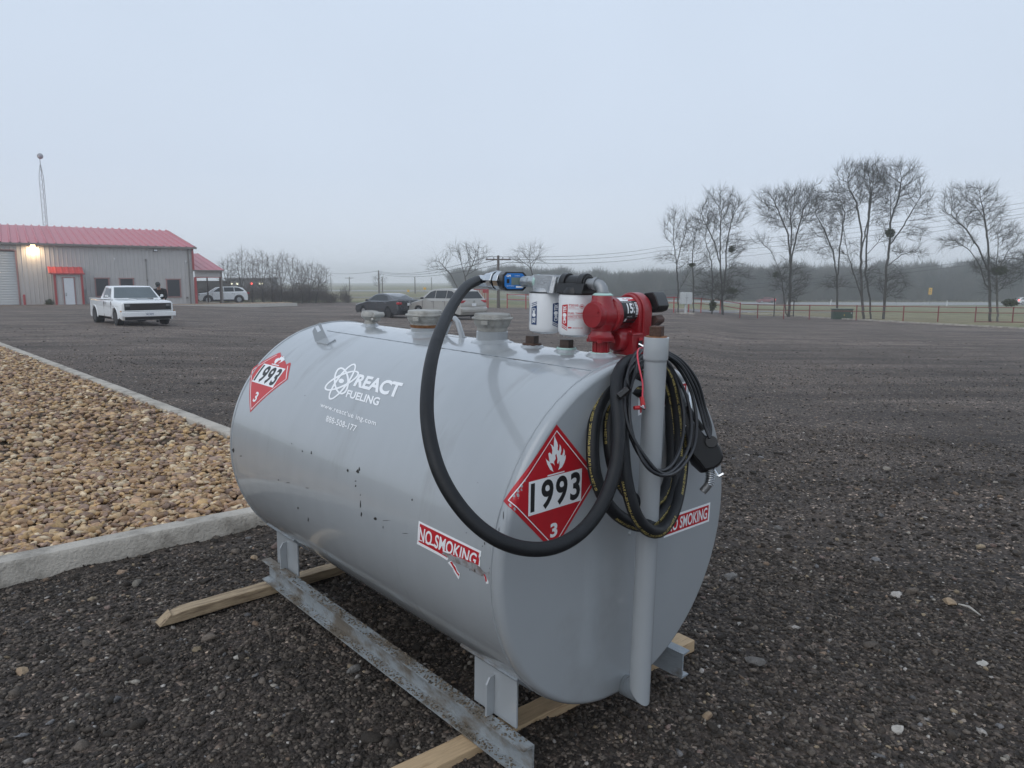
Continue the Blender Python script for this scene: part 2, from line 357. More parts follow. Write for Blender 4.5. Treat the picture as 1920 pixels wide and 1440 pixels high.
def gravel_material():
    m = bpy.data.materials.new('dark_gravel'); m.use_nodes = True
    n = m.node_tree; b = n.nodes['Principled BSDF']; L = n.links
    b.inputs['Roughness'].default_value = .85; b.inputs['Specular IOR Level'].default_value = .35
    t = n.nodes.new('ShaderNodeTexCoord'); O = t.outputs['Object']
    def noise_(s, det=6, ro=.6, vec=None):
        q = n.nodes.new('ShaderNodeTexNoise'); q.inputs['Scale'].default_value = s; q.inputs['Detail'].default_value = det; q.inputs['Roughness'].default_value = ro
        L.new(vec or O, q.inputs['Vector']); return q.outputs[0]
    def rng(src, a, b_, c, d):
        q = n.nodes.new('ShaderNodeMapRange'); q.inputs[1].default_value = a; q.inputs[2].default_value = b_; q.inputs[3].default_value = c; q.inputs[4].default_value = d
        L.new(src, q.inputs[0]); return q.outputs[0]
    def mul(a, b_):
        q = n.nodes.new('ShaderNodeMath'); q.operation = 'MULTIPLY'; L.new(a, q.inputs[0]); L.new(b_, q.inputs[1]); return q.outputs[0]
    vo = n.nodes.new('ShaderNodeTexVoronoi'); vo.inputs['Scale'].default_value = 75; L.new(O, vo.inputs['Vector'])
    v2 = n.nodes.new('ShaderNodeTexVoronoi'); v2.inputs['Scale'].default_value = 28; L.new(O, v2.inputs['Vector'])
    s1 = n.nodes.new('ShaderNodeSeparateColor'); L.new(vo.outputs['Color'], s1.inputs[0])
    s2 = n.nodes.new('ShaderNodeSeparateColor'); L.new(v2.outputs['Color'], s2.inputs[0])
    ramp = n.nodes.new('ShaderNodeValToRGB'); L.new(s1.outputs[0], ramp.inputs[0])
    e = ramp.color_ramp.elements; e[0].position = 0; e[0].color = (.042, .037, .034, 1); e[1].position = 1; e[1].color = (.40, .37, .34, 1)
    for p_, c_ in ((.5, (.065, .058, .054)), (.80, (.105, .094, .088)), (.93, (.15, .135, .125)), (.96, (.30, .27, .24))):
        k = e.new(p_); k.color = (*c_, 1)
    r2 = n.nodes.new('ShaderNodeValToRGB'); L.new(s2.outputs[1], r2.inputs[0])
    e = r2.color_ramp.elements; e[0].position = 0; e[0].color = (.75, .75, .75, 1); e[1].position = 1; e[1].color = (2.6, 2.4, 2.2, 1)
    k = e.new(.9); k.color = (1.15, 1.12, 1.1, 1)
    mm = n.nodes.new('ShaderNodeMix'); mm.data_type = 'RGBA'; mm.blend_type = 'MULTIPLY'; mm.inputs[0].default_value = 1
    L.new(ramp.outputs[0], mm.inputs[6]); L.new(r2.outputs[0], mm.inputs[7])
    # broad damp / dry areas and the wheel tracks across the lot
    mp = n.nodes.new('ShaderNodeMapping'); mp.inputs['Scale'].default_value = (.10, .9, 1); mp.inputs['Rotation'].default_value = (0, 0, R(-14)); L.new(O, mp.inputs[0])
    tr = rng(noise_(1.0, 5, .6, mp.outputs[0]), .35, .65, .72, 1.30)
    dm = rng(noise_(.45, 6, .6), .35, .65, .75, 1.25)
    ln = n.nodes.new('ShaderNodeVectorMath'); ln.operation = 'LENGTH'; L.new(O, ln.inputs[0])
    dist = rng(ln.outputs['Value'], 3, 30, .76, 1.45)      # gravel paler with distance: grazing brightness put into the colour
    wv = n.nodes.new('ShaderNodeTexWave'); wv.inputs['Scale'].default_value = .22; wv.inputs['Distortion'].default_value = 5; wv.inputs['Detail'].default_value = 2; wv.inputs['Detail Scale'].default_value = .4
    w2 = n.nodes.new('ShaderNodeMapping'); w2.inputs['Rotation'].default_value = (0, 0, R(72)); L.new(O, w2.inputs[0]); L.new(w2.outputs[0], wv.inputs['Vector'])
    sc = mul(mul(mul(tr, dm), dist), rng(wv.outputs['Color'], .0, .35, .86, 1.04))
    wm = n.nodes.new('ShaderNodeMix'); wm.data_type = 'RGBA'; wm.blend_type = 'MULTIPLY'; wm.inputs[0].default_value = 1; L.new(mm.outputs[2], wm.inputs[6])
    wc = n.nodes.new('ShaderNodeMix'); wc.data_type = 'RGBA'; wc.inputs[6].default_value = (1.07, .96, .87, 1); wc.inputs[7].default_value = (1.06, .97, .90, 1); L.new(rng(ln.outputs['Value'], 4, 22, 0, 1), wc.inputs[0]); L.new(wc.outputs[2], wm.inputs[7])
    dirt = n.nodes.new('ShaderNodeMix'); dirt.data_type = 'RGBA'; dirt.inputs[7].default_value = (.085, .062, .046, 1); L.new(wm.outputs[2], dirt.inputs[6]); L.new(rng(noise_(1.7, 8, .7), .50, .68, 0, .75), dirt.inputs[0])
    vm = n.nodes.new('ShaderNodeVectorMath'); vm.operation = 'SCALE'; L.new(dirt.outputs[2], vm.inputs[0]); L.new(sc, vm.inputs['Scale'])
    L.new(vm.outputs[0], b.inputs['Base Color'])
    h1 = rng(vo.outputs['Distance'], 0, .8, 1, 0); h2 = rng(v2.outputs['Distance'], 0, .8, 1, 0)
    ad = n.nodes.new('ShaderNodeMath'); ad.operation = 'MULTIPLY_ADD'; L.new(h2, ad.inputs[0]); ad.inputs[1].default_value = 1.6; L.new(h1, ad.inputs[2])
    bp = n.nodes.new('ShaderNodeBump'); bp.inputs['Strength'].default_value = .9; bp.inputs['Distance'].default_value = .008
    L.new(ad.outputs[0], bp.inputs['Height']); L.new(bp.outputs[0], b.inputs['Normal'])
    return m
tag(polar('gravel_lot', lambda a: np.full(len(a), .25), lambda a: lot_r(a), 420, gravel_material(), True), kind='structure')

def field_material():
    m = bpy.data.materials.new('grass_fields'); m.use_nodes = True
    n = m.node_tree; b = n.nodes['Principled BSDF']; L = n.links; b.inputs['Roughness'].default_value = 1; b.inputs['Specular IOR Level'].default_value = .1
    t = n.nodes.new('ShaderNodeTexCoord'); O = t.outputs['Object']
    mp = n.nodes.new('ShaderNodeMapping'); mp.inputs['Scale'].default_value = (.012, .055, 1); mp.inputs['Rotation'].default_value = (0, 0, R(6)); L.new(O, mp.inputs[0])
    a = n.nodes.new('ShaderNodeTexNoise'); a.inputs['Scale'].default_value = 1.; a.inputs['Detail'].default_value = 4; L.new(mp.outputs[0], a.inputs['Vector'])
    c = n.nodes.new('ShaderNodeTexNoise'); c.inputs['Scale'].default_value = .9; c.inputs['Detail'].default_value = 8; L.new(O, c.inputs['Vector'])
    ra = n.nodes.new('ShaderNodeValToRGB'); L.new(a.outputs[0], ra.inputs[0]); e = ra.color_ramp.elements
    e[0].position = .36; e[0].color = (.15, .165, .085, 1); e[1].position = .66; e[1].color = (.29, .24, .16, 1)
    k = e.new(.5); k.color = (.22, .205, .12, 1)
    mr = n.nodes.new('ShaderNodeMapRange'); mr.inputs[1].default_value = .3; mr.inputs[2].default_value = .7; mr.inputs[3].default_value = .72; mr.inputs[4].default_value = 1.28; L.new(c.outputs[0], mr.inputs[0])
    vm = n.nodes.new('ShaderNodeVectorMath'); vm.operation = 'SCALE'; L.new(ra.outputs[0], vm.inputs[0]); L.new(mr.outputs[0], vm.inputs['Scale'])
    L.new(vm.outputs[0], b.inputs['Base Color'])
    return m
tag(polar('grass_fields', lambda a: lot_r(a), lambda a: np.full(len(a), 2600.), 130, field_material(), False), kind='structure')

def strip(name, pts, w, z, m, kind='structure', thick=0.0, zoff=0):
    """a ribbon following the land, from a centre line"""
    P = []
    for a, b in zip(pts[:-1], pts[1:]):
        k = max(1, int((Vector(b) - Vector(a)).length / 6)); P += [Vector(a).lerp(Vector(b), i / k) for i in range(k)]
    P.append(Vector(pts[-1])); mb = MB(); vs = []
    for i, p in enumerate(P):
        t = (P[min(i + 1, len(P) - 1)] - P[max(i - 1, 0)]).normalized(); nn = Vector((-t.y, t.x))
        for s in (-.5, .5):
            q = p + nn * w * s; vs.append((q.x, q.y, zg(q.x, q.y) + z))
    mb.add(vs, [(2 * i, 2 * i + 1, 2 * i + 3, 2 * i + 2) for i in range(len(P) - 1)])
    o = obj(name, mb, m, recalc=False); tag(o, kind=kind); return o
def gxy(px, py): p = gp(px, py); return (p.x, p.y)
strip('highway', [(420, 180), (60, 180), (10, 184), (-40, 198), (-120, 235), (-300, 330)], 25, .05, M['asphalt'])
strip('service_road', [gxy(1600, 586), gxy(1400, 584), gxy(1290, 583)], 3.0, .03, M['asphalt_side'])
strip('frontage_road', [gxy(1235, 569), gxy(1100, 567), gxy(900, 560.5), gxy(700, 558), gxy(560, 557)], 5.0, .04, M['asphalt_side'])


# pale kerb along the far right edge of the lot
mb = MB(); prev = None
for i in range(60):
    px = 1180 + i * 22; py = np.interp(px, [p[0] for p in edge_px], [p[1] for p in edge_px]); g = gp(px, py)
    if prev is not None:
        t = (g - prev).normalized(); nn = Vector((-t.y, t.x, 0)) * .10
        h = Vector((0, 0, .09 + .03 * rnd.random()))
        a, b = prev, g
        mb.add([a - nn, b - nn, b - nn + h, a - nn + h, a + nn, b + nn, b + nn + h, a + nn + h], [(0, 1, 2, 3), (3, 2, 6, 7), (7, 6, 5, 4)])
    prev = g
tag(obj('lot_kerb', mb, M['concrete'], smooth=0, recalc=False), kind='structure')

# ---- kerb round the bed of river rock
def corner(a, c, b, r, n=14):
    a, b, c = Vector(a), Vector(b), Vector(c); u = (a - c).normalized(); v = (b - c).normalized()
    p0, p1 = c + u * r, c + v * r
    return [((1 - t) ** 2) * p0 + 2 * t * (1 - t) * c + t * t * p1 for t in [i / n for i in range(n + 1)]]
K0, KC, K1 = (-7.3, -.18), (-.88, 5.07), (-24.0, 30.25)
outer = [Vector(K0)] + corner(K0, KC, K1, .7) + [Vector(K1)]
fine = []
for a, b in zip(outer[:-1], outer[1:]):
    k = max(1, int((b - a).length / .25)); fine += [a.lerp(b, i / k) for i in range(k)]
fine.append(outer[-1])
W_K = .15; H_K = .14; vs = []; n_ = len(fine); kin = []
for i, p in enumerate(fine):
    t = (fine[min(i + 1, n_ - 1)] - fine[max(i - 1, 0)]).normalized(); nn = Vector((-t.y, t.x))   # to the left: inside
    j = lambda s: s * (rnd.random() - .5)
    w0 = j(.006)
    prof = [(0 + w0, -.15), (.002 + w0, H_K - .022 + j(.004)), (.018 + w0, H_K + j(.004)), (W_K - .012, H_K + j(.004)), (W_K, H_K - .012), (W_K + .004, -.15)]
    for o_, z in prof: q = p + nn * o_; vs.append((q.x, q.y, z + zg(q.x, q.y)))
    kin.append(p + nn * (W_K + .004))
mb = MB(); k = 6
mb.add(vs, [(i * k + q, (i + 1) * k + q, (i + 1) * k + q + 1, i * k + q + 1) for i in range(n_ - 1) for q in range(k - 1)] + [tuple(range(k)), tuple((n_ - 1) * k + q for q in range(k))[::-1]])
tag(obj('kerb', mb, M['concrete'], smooth=50), kind='structure')
mb = MB(); poly = [(p.x, p.y, .07 + zg(p.x, p.y)) for p in kin] + [(-30, 26, .07), (-30, -5, .07), (-9, -5, .07)]
mb.add(poly, [tuple(range(len(poly)))])
M['bedsoil'] = mat('bed_soil', (.12, .09, .06), rough=1, var=.3, scale=20)
tag(obj('rock_bed_soil', mb, M['bedsoil'], smooth=0), kind='structure')

def inpoly(x, y, P):
    c = np.zeros(len(x), bool); n = len(P)
    for i in range(n):
        x0, y0 = P[i]; x1, y1 = P[(i + 1) % n]
        if y0 == y1: continue
        c ^= ((y0 > y) != (y1 > y)) & (x < (x1 - x0) * (y - y0) / (y1 - y0) + x0)
    return c
bedP = [(p.x, p.y) for p in kin] + [(-30, 26), (-30, -5), (-9, -5)]
bedO = [(p.x, p.y) for p in outer] + [(-30, 28), (-30, -5), (-9, -5)]

def ico(sub):
    bm = bmesh.new(); bmesh.ops.create_icosphere(bm, subdivisions=sub, radius=1)
    V = np.array([v.co[:] for v in bm.verts]); F = np.array([[v.index for v in f.verts] for f in bm.faces]); bm.free(); return V, F
ICO = {1: ico(1), 2: ico(2)}
def scatter(name, x, y, z, size, flat, cols, sub, m, jit=.22, kind='stuff', seed=1, smooth=False, tilt=.35, cuts=3):
    r = np.random.RandomState(seed); V0, F0 = ICO[sub]; N = len(x); nv = len(V0); K = 24
    shapes = []
    for _ in range(K):                       # a set of lumpy, angular stones
        s = V0 * (1 + jit * r.randn(nv, 1)).clip(.6, 1.5)
        for _ in range(cuts):
            d = r.randn(3); d /= np.linalg.norm(d); c = r.uniform(.40, .8); q = s @ d; s = s - np.outer(np.clip(q - c, 0, None), d)
        shapes.append(s)
    shapes = np.array(shapes)
    S = shapes[r.randint(0, K, N)]
    sc = np.stack([size * r.uniform(.8, 1.5, N), size * r.uniform(.7, 1.1, N), size * flat], -1)
    S = S * sc[:, None, :]
    a = r.uniform(0, 2 * np.pi, N); tx = r.randn(N) * tilt * .5
    c, s = np.cos(tx)[:, None], np.sin(tx)[:, None]
    yy = S[..., 1] * c - S[..., 2] * s; zz = S[..., 1] * s + S[..., 2] * c
    ca, sa = np.cos(a)[:, None], np.sin(a)[:, None]
    X = S[..., 0] * ca - yy * sa + x[:, None]; Y = S[..., 0] * sa + yy * ca + y[:, None]; Z = zz + z[:, None]
    V = np.stack([X, Y, Z], -1).reshape(-1, 3)
    F = (F0[None] + (np.arange(N) * nv)[:, None, None]).reshape(-1, 3)
    C_ = np.repeat(cols, nv, axis=0)
    o = fastmesh(name, V, F, m, cols=C_, smooth=smooth); 
    if kind: tag(o, kind=kind)
    return o
M['rock'] = attr_mat('river_rock', .75, .35, 60, .30, 40)
M['pebble'] = attr_mat('gravel_stone', .85, .5, 250, .3, 160)

def sector(n, r0, r1, a0, a1, r_):
    A = np.radians(r_.uniform(a0, a1, n)); rr = np.sqrt(r_.uniform(r0 * r0, r1 * r1, n)); return rr * np.sin(A), rr * np.cos(A)
r1_ = np.random.RandomState(5)
# river rock
pal = 1.08 * np.array([(.40, .265, .15), (.47, .335, .20), (.29, .185, .11), (.55, .44, .30), (.37, .24, .15), (.23, .155, .115), (.44, .29, .145), (.32, .22, .165)])
def bed(n, r0, r1, a0, a1, smin, smax, sub, name, seed):
    x, y = sector(n, r0, r1, a0, a1, r1_); k = inpoly(x, y, bedP); x, y = x[k], y[k]; N = len(x)
    c = pal[r1_.randint(0, len(pal), N)] * r1_.uniform(.72, 1.22, (N, 1))
    size = r1_.uniform(smin, smax, N) * (1 + .9 * (r1_.rand(N) > .95))
    z = zgv(x, y) + .085 + r1_.uniform(0, .042, N)
    scatter(name, x, y, z, size, r1_.uniform(.38, .75, N), c, sub, M['rock'], .10, seed=seed, smooth=False, cuts=9, tilt=.7)
bed(30000, 2.6, 7.2, -56, -3, .018, .034, 2, 'river_rocks', 3)
bed(46000, 7.2, 22, -52, -18, .028, .046, 1, 'river_rocks', 4)
# loose gravel
def gcol(N, light=.07):
    t = r1_.rand(N, 1); c = np.array([.068, .056, .046]) * (.40 + 1.9 * t * t)
    L_ = r1_.rand(N) < light
    lp = np.array([(.30, .27, .23), (.24, .17, .12), (.38, .35, .32), (.20, .145, .125), (.17, .165, .165), (.28, .22, .15)])
    c[L_] = (lp[r1_.randint(0, len(lp), N)] * r1_.uniform(.55, 1.15, (N, 1)))[L_]
    return c
def gravel(n, r0, r1, s0, s1, light, seed, a0=-46, a1=46, sub=1):
    x, y = sector(n, r0, r1, a0, a1, r1_); k = ~inpoly(x, y, bedO); x, y = x[k], y[k]; N = len(x)
    size = s0 + (s1 - s0) * r1_.rand(N) ** 2.2
    z = zgv(x, y) + rough_z(x, y) + size * .12
    return scatter('loose_gravel', x, y, z, size, r1_.uniform(.5, .9, N), gcol(N, light), sub, M['pebble'], .18, seed=seed, tilt=.8)
gravel(70000, 1.75, 4.4, .0035, .0125, .045, 21)
gravel(7000, 1.75, 6.5, .009, .018, .10, 28)
gravel(1100, 1.9, 7.5, .015, .030, .16, 22, sub=2)
gravel(36000, 4.4, 9.0, .006, .015, .04, 23)
gravel(9000, 9.0, 19.0, .010, .022, .09, 24)
gravel(2500, 19.0, 34.0, .014, .03, .2, 25)

# single stones that stand out in the gravel
M['stone_tan'] = mat('tan_stone', (.33, .24, .155), rough=.85, var=.35, scale=30, bump=.7, bscale=80, col2=(.19, .12, .08), c2lo=.5, c2hi=.7, c2scale=20)
M['stone_grey'] = mat('grey_stone', (.15, .14, .13), rough=.9, var=.35, scale=40, bump=.8, bscale=90)
M['stone_pale'] = mat('pale_stone', (.42, .39, .35), rough=.85, var=.25, scale=40, bump=.5, bscale=90)
def stone(px, py, r_, sq, m, label, seed):
    g = gp(px, py); q = random.Random(seed); V0, F0 = ICO[2]
    cuts = [(Vector((q.uniform(-1, 1), q.uniform(-1, 1), q.uniform(-1, 1))).normalized(), q.uniform(.5, .8)) for _ in range(7)]
    mb = MB(); vs = []
    for v in V0:
        p = Vector(v)
        for d, c in cuts:
            e = p.dot(d) - c
            if e > 0: p -= d * e
        p *= 1 + .05 * q.uniform(-1, 1); vs.append((p.x * r_ * 1.25, p.y * r_, p.z * r_ * sq))
    mb.add(vs, F0.tolist()); o = obj('stone', mb, m, smooth=25, loc=(g.x, g.y, g.z + r_ * sq * .35 + float(rough_z(np.array([g.x]), np.array([g.y]))[0])))
    o.rotation_euler = (q.uniform(-.2, .2), q.uniform(-.2, .2), q.uniform(0, 6))
    tag(o, label, 'stone', 'single stones in the gravel')
stone(1323, 1355, .021, .8, M['stone_tan'], 'orange-brown stone in the gravel at the bottom right of the tank', 1)
stone(1413, 1250, .040, .55, M['stone_grey'], 'large dark grey stone half buried right of the skid end', 2)
stone(1780, 1133, .034, .6, M['stone_tan'], 'tan stone beside a pale stick in the gravel on the right', 3)
stone(1842, 1247, .030, .35, M['stone_pale'], 'flat pale oval stone in the gravel at the lower right', 4)
stone(42, 1268, .026, .6, M['stone_tan'], 'orange tan stone in the gravel at the far left below the kerb', 5)
stone(447, 1252, .017, .7, M['stone_pale'], 'broken pale stone in the gravel left of the long skid rail', 6)
stone(663, 1283, .027, .8, M['stone_grey'], 'upright grey stone in the gravel just left of the skid rail', 7)
stone(478, 1003 + 60, .022, .7, M['stone_tan'], 'tan stone lying between the kerb and the tip of the skid rail', 8)
stone(1683, 1370, .024, .8, M['stone_pale'], 'blocky cream stone in the gravel near the lower right', 9)
stone(1458, 993, .030, .6, M['stone_grey'], 'grey stone in the gravel right of the white and red sign', 10)
stone(1370, 1085, .040, .45, M['stone_grey'], 'flat dark stone in the gravel right of the tank end', 11)
# a dry stick by the tan stone
mb = MB(); a_, b_ = gp(1797, 1137), gp(1838, 1157)
mb.tube([a_ + Vector((0, 0, .012)), a_.lerp(b_, .5) + Vector((.004, .01, .02)), b_ + Vector((0, 0, .01))], [.004, .006, .003], 6)
tag(obj('stick', mb, M['stone_pale']), 'pale dry stick on the gravel beside a tan stone', 'stick')
# ================================================================= FUEL TANK
TF = Vector((0.38980105, 2.285957, EYE - 0.82076684))          # centre of the near end plate
TX = Vector((0.73504974, 0.67800966, 0.00218791)); TY = Vector((-0.67782639, 0.73476765, 0.0258435)); TZ = Vector((0.01591454, -0.02047928, 0.99966361))
TR, TK, TSEAM, TL = 0.5773, 0.0223, 0.0371, 1.9208
BASE = Vector((0, .96, -.699))
rotm = Matrix((TX, TY, TZ)).transposed()
fuel_tank = bpy.data.objects.new('fuel_tank', None); C.objects.link(fuel_tank)
fuel_tank.matrix_world = Matrix.Translation(TF + rotm @ BASE) @ rotm.to_4x4()
tag(fuel_tank, 'big grey cylindrical steel fuel tank on skid rails with red pump and 1993 placards', 'fuel tank')
def tloc(P): P = Vector(P) - TF; return Vector((P.dot(TX), P.dot(TY), P.dot(TZ)))      # world -> tank
def twor(p): return TF + rotm @ Vector(p)
def atf(px, py, d): return Vector((0, 0, EYE)) + ray(px, py) * d                          # depth along the view axis
def tp(name, mb, m, parent=None, **kw):
    o = obj(name, mb, m, parent or fuel_tank, **kw)
    if parent is None: o.location = -BASE
    return o
def hit_plane(px, py, axis, val):
    o = tloc((0, 0, EYE)); d = Vector((ray(px, py).dot(TX), ray(px, py).dot(TY), ray(px, py).dot(TZ))); i = 'sau'.index(axis)
    return o + d * ((val - o[i]) / d[i])
def hit_cyl(px, py):             # -> (distance along the tank, arc length down from the crown)
    o = tloc((0, 0, EYE)); r_ = ray(px, py); d = Vector((r_.dot(TX), r_.dot(TY), r_.dot(TZ)))
    A = d.x ** 2 + d.z ** 2; B = 2 * (d.x * o.x + d.z * o.z); C_ = o.x ** 2 + o.z ** 2 - TR ** 2
    t = (-B - math.sqrt(max(0, B * B - 4 * A * C_))) / (2 * A); p = o + d * t
    return Vector((p.y, math.atan2(-p.x, p.z) * TR))
def fp(px, py): h = hit_plane(px, py, 'a', 0); return Vector((h.x, h.z))

def text2d(s, bold=0.0, shear=0.0, spacing=1.0):
    cu = bpy.data.curves.new('t', 'FONT'); cu.body = s; cu.size = 1; cu.offset = bold; cu.resolution_u = 4; cu.space_character = spacing
    ob = bpy.data.objects.new('t', cu); me = bpy.data.meshes.new_from_object(ob)
    V = [Vector((v.co.x + shear * v.co.y, v.co.y)) for v in me.vertices]; F = [tuple(p.vertices) for p in me.polygons]
    bpy.data.objects.remove(ob); bpy.data.curves.remove(cu); bpy.data.meshes.remove(me)
    return V, F
def norm2d(V):
    x0, x1 = min(v.x for v in V), max(v.x for v in V); y0, y1 = min(v.y for v in V), max(v.y for v in V)
    return [Vector(((v.x - x0) / (x1 - x0), (v.y - y0) / (y1 - y0))) for v in V]
def bil(V, bl, br, tr, tl):
    return [bl * (1 - v.x) * (1 - v.y) + br * v.x * (1 - v.y) + tr * v.x * v.y + tl * (1 - v.x) * v.y for v in V]
def poly2d(P): return [Vector(p) for p in P], [tuple(range(len(P)))]
def rect2d(x0, y0, x1, y1): return poly2d([(x0, y0), (x1, y0), (x1, y1), (x0, y1)])
def frame2d(x0, y0, x1, y1, w):
    o, i = [(x0, y0), (x1, y0), (x1, y1), (x0, y1)], [(x0 + w, y0 + w), (x1 - w, y0 + w), (x1 - w, y1 - w), (x0 + w, y1 - w)]
    return [Vector(p) for p in o + i], [(k, (k + 1) % 4, 4 + (k + 1) % 4, 4 + k) for k in range(4)]
def ring2d(c, a, b, th, w, n=48, half=None):
    """elliptic ring outline, semi axes a, b, turned by th"""
    V = []; ct, st = math.cos(th), math.sin(th)
    for q in (1, -1):
        for k in range(n):
            t = 2 * math.pi * k / n; x, y = (a + q * w / 2) * math.cos(t), (b + q * w / 2) * math.sin(t)
            V.append(Vector((c[0] + x * ct - y * st, c[1] + x * st + y * ct)))
    return V, [(k, (k + 1) % n, n + (k + 1) % n, n + k) for k in range(n)]
def merge(*parts):
    V, F = [], []
    for v, f in parts:
        n = len(V); V += v; F += [tuple(i + n for i in q) for q in f]
    return V, F
def decal_flat(name, vf, off, m, parent):            # on the near end plate; coordinates (s, u)
    mb = MB(); mb.add([(v.x, -off, v.y) for v in vf[0]], vf[1]); return tp(name, mb, m, parent, smooth=0, recalc=False)
def decal_cyl(name, vf, off, m, parent, step=.016):  # on the shell; coordinates (a, arc)
    bm = bmesh.new(); vs = [bm.verts.new((v.x, v.y, 0)) for v in vf[0]]
    for f in vf[1]:
        try: bm.faces.new([vs[i] for i in f])
        except ValueError: pass
    bmesh.ops.triangulate(bm, faces=bm.faces)
    y0, y1 = min(v.y for v in vf[0]), max(v.y for v in vf[0]); y = math.floor(y0 / step) * step
    while y < y1:
        bmesh.ops.bisect_plane(bm, geom=bm.verts[:] + bm.edges[:] + bm.faces[:], plane_co=(0, y, 0), plane_no=(0, 1, 0)); y += step
    mb = MB(); bm.verts.index_update()
    mb.add([(-math.sin(v.co.y / TR) * (TR + off), v.co.x, math.cos(v.co.y / TR) * (TR + off)) for v in bm.verts], [tuple(v.index for v in f.verts) for f in bm.faces])
    bm.free(); return tp(name, mb, m, parent, smooth=0, recalc=False)
def cylpx(P): return [hit_cyl(*p) for p in P]
def z4(P, s, ox, oy): return [(ox + x / s, oy + y / s) for x, y in P]      # zoomed-crop pixels to photo pixels

def join_into(target, others):
    """surface marks become part of the mesh they lie on"""
    me = target.data; bm = bmesh.new(); bm.from_mesh(me)
    for o in others:
        me.materials.append(o.data.materials[0]); i = len(me.materials) - 1; n = len(bm.faces); bm.from_mesh(o.data); bm.faces.ensure_lookup_table()
        for f in bm.faces[n:]: f.material_index = i
    bm.to_mesh(me); bm.free()
    for o in others: d = o.data; bpy.data.objects.remove(o); bpy.data.meshes.remove(d)
# ---- shell and end plates
def arc_prof(sign, y0):
    return [(TR - TK + TK * math.sin(t), y0 + sign * TK * (1 - math.cos(t))) for t in [math.pi / 2 * i / 8 for i in range(9)]]
mb = MB(); n = 160
prof = [(TR, TSEAM + .004)] + [(TR, TSEAM + (TL - 2 * TSEAM) * i / 24) for i in range(1, 24)] + [(TR, TL - TSEAM)]
mb.lathe(prof, axis='Y', n=n); mb.f = mb.f[:-2]
shell = tp('shell', mb, M['paint'], smooth=40)
mb = MB(); mb.lathe([(0, 0), (TR - TK, 0)] + arc_prof(1, 0)[1:] + [(TR, TSEAM + .0045)], axis='Y', n=n); tp('end_plate', mb, M['paint'], smooth=40)
mb = MB(); mb.lathe([(TR, TL - TSEAM - .002), (TR, TL - TK)] + [(r_, TL - (y)) for r_, y in arc_prof(1, 0)[::-1][1:]] + [(0, TL)], axis='Y', n=n); tp('end_plate', mb, M['paint'], smooth=40)
# weld beads
q = random.Random(3)
def bead(path, r_): 
    m_ = MB(); m_.tube(path, [r_ * (.7 + .7 * q.random()) for _ in path], 6); return m_
ring = [((TR + .0005) * math.sin(t), TSEAM + .002 * (q.random() - .5), (TR + .0005) * math.cos(t)) for t in [2 * math.pi * i / 260 for i in range(261)]]
tp('weld_seam', bead(ring, .0030), M['paint'])
ring = [(p[0], TL - TSEAM, p[2]) for p in ring]; tp('weld_seam', bead(ring, .0030), M['paint'])
th = -.172 / TR
for y0, y1 in ((TSEAM, 1.70),):
    line = [((TR + .0003) * math.sin(th), y0 + (y1 - y0) * i / 150, (TR + .0003) * math.cos(th)) for i in range(151)]
    tp('weld_seam', bead(line, .0016), M['paint_worn'])
# rubbed dark line of flaked paint along the lap seam, chips and scratches on the shell
chips = []
for i in range(38):
    a = q.uniform(.1, 1.66); w = q.uniform(.004, .03); chips.append(poly2d([(a, .1745), (a + w * .5, .1738), (a + w, .1748), (a + w * .6, .1758)]))
def blob(px, py, rx, ry, k=9, seed=0):
    qq = random.Random(seed or int(px * 7 + py)); return poly2d([hit_cyl(px + rx * math.cos(t) * qq.uniform(.5, 1.2), py + ry * math.sin(t) * qq.uniform(.5, 1.2)) for t in [2 * math.pi * i / k for i in range(k)]])
for a in [(437.5, 844, 2.6, 4.5), (452, 855, 2.5, 1), (567, 846, 1.6, 1.8), (584, 849, 1.6, 3.2), (652, 882, 1.8, 3.2), (671, 884, 3, 4), (674, 880, 1.4, 5), (667, 902, 1.8, 1.2), (667, 911, 1.6, 2.4),
          (676, 946, 1.2, 7.5), (677.5, 964.5, 1.9, 4), (704, 972.5, 3, 4), (718.5, 988.5, .9, 3), (676, 928, .7, 2), (773, 937, 1.6, 2.6), (559, 953, 1.4, 2.5), (578, 974, 1, 4), (572, 742, .9, .9),
          (522, 900, .8, 1.4), (547, 832, 1.0, 1.2), (874.5, 999, .9, 1.3), (905, 1024, .9, 1.3), (909, 1019, 1.2, 3), (944, 965, .8, 9), (936, 992, .8, 5), (576, 915, 4, .6), (540, 905, 5, .5), (760, 1000, 6, .5), (723, 976, 9, .6),
          (498, 676, .6, .6), (664, 768, .5, .5), (818, 700, .7, .7), (858, 735, .6, .6), (896, 905, .8, .8)]:
    chips.append(blob(*a))
join_into(shell, [decal_cyl('paint_chips', merge(*chips), .0006, M['chip'], shell)])

# ---- company lettering on the shell
def tq(s, corners, bold=0., sp=1.):
    V, F = text2d(s, bold, 0, sp); return bil(norm2d(V), *[hit_cyl(*c) for c in corners]), F
zoomA = lambda P: z4(P, 4.364, 560, 560)
react = tq('REACT', [(662, 724), (745.5, 747), (757, 718.5), (674.5, 701.4)], .04)
fuel = tq('FUELING', [(648.2, 744.5), (709, 761.5), (714.5, 746.2), (652.8, 730.7)], .034)
www = tq('www.react\u2018ue ing.com', [(600, 765.4), (703.8, 801.6), (707, 789), (602.2, 754.4)], .018, 1.08)
tel = tq('888-508-177', [(610.9, 790.3), (666.6, 809.8), (670.4, 798.3), (613.2, 778.8)], .020, 1.08)
rings = []
for (cx, cy, a, b, th_) in ((351, 674, 104, 55, R(88)), (354, 672, 148, 44, R(-26)), (358, 680, 172, 42, R(-54))):
    v, f = ring2d((cx, cy), a, b, th_, 15); rings.append((cylpx(zoomA([(p.x, p.y) for p in v])), f))
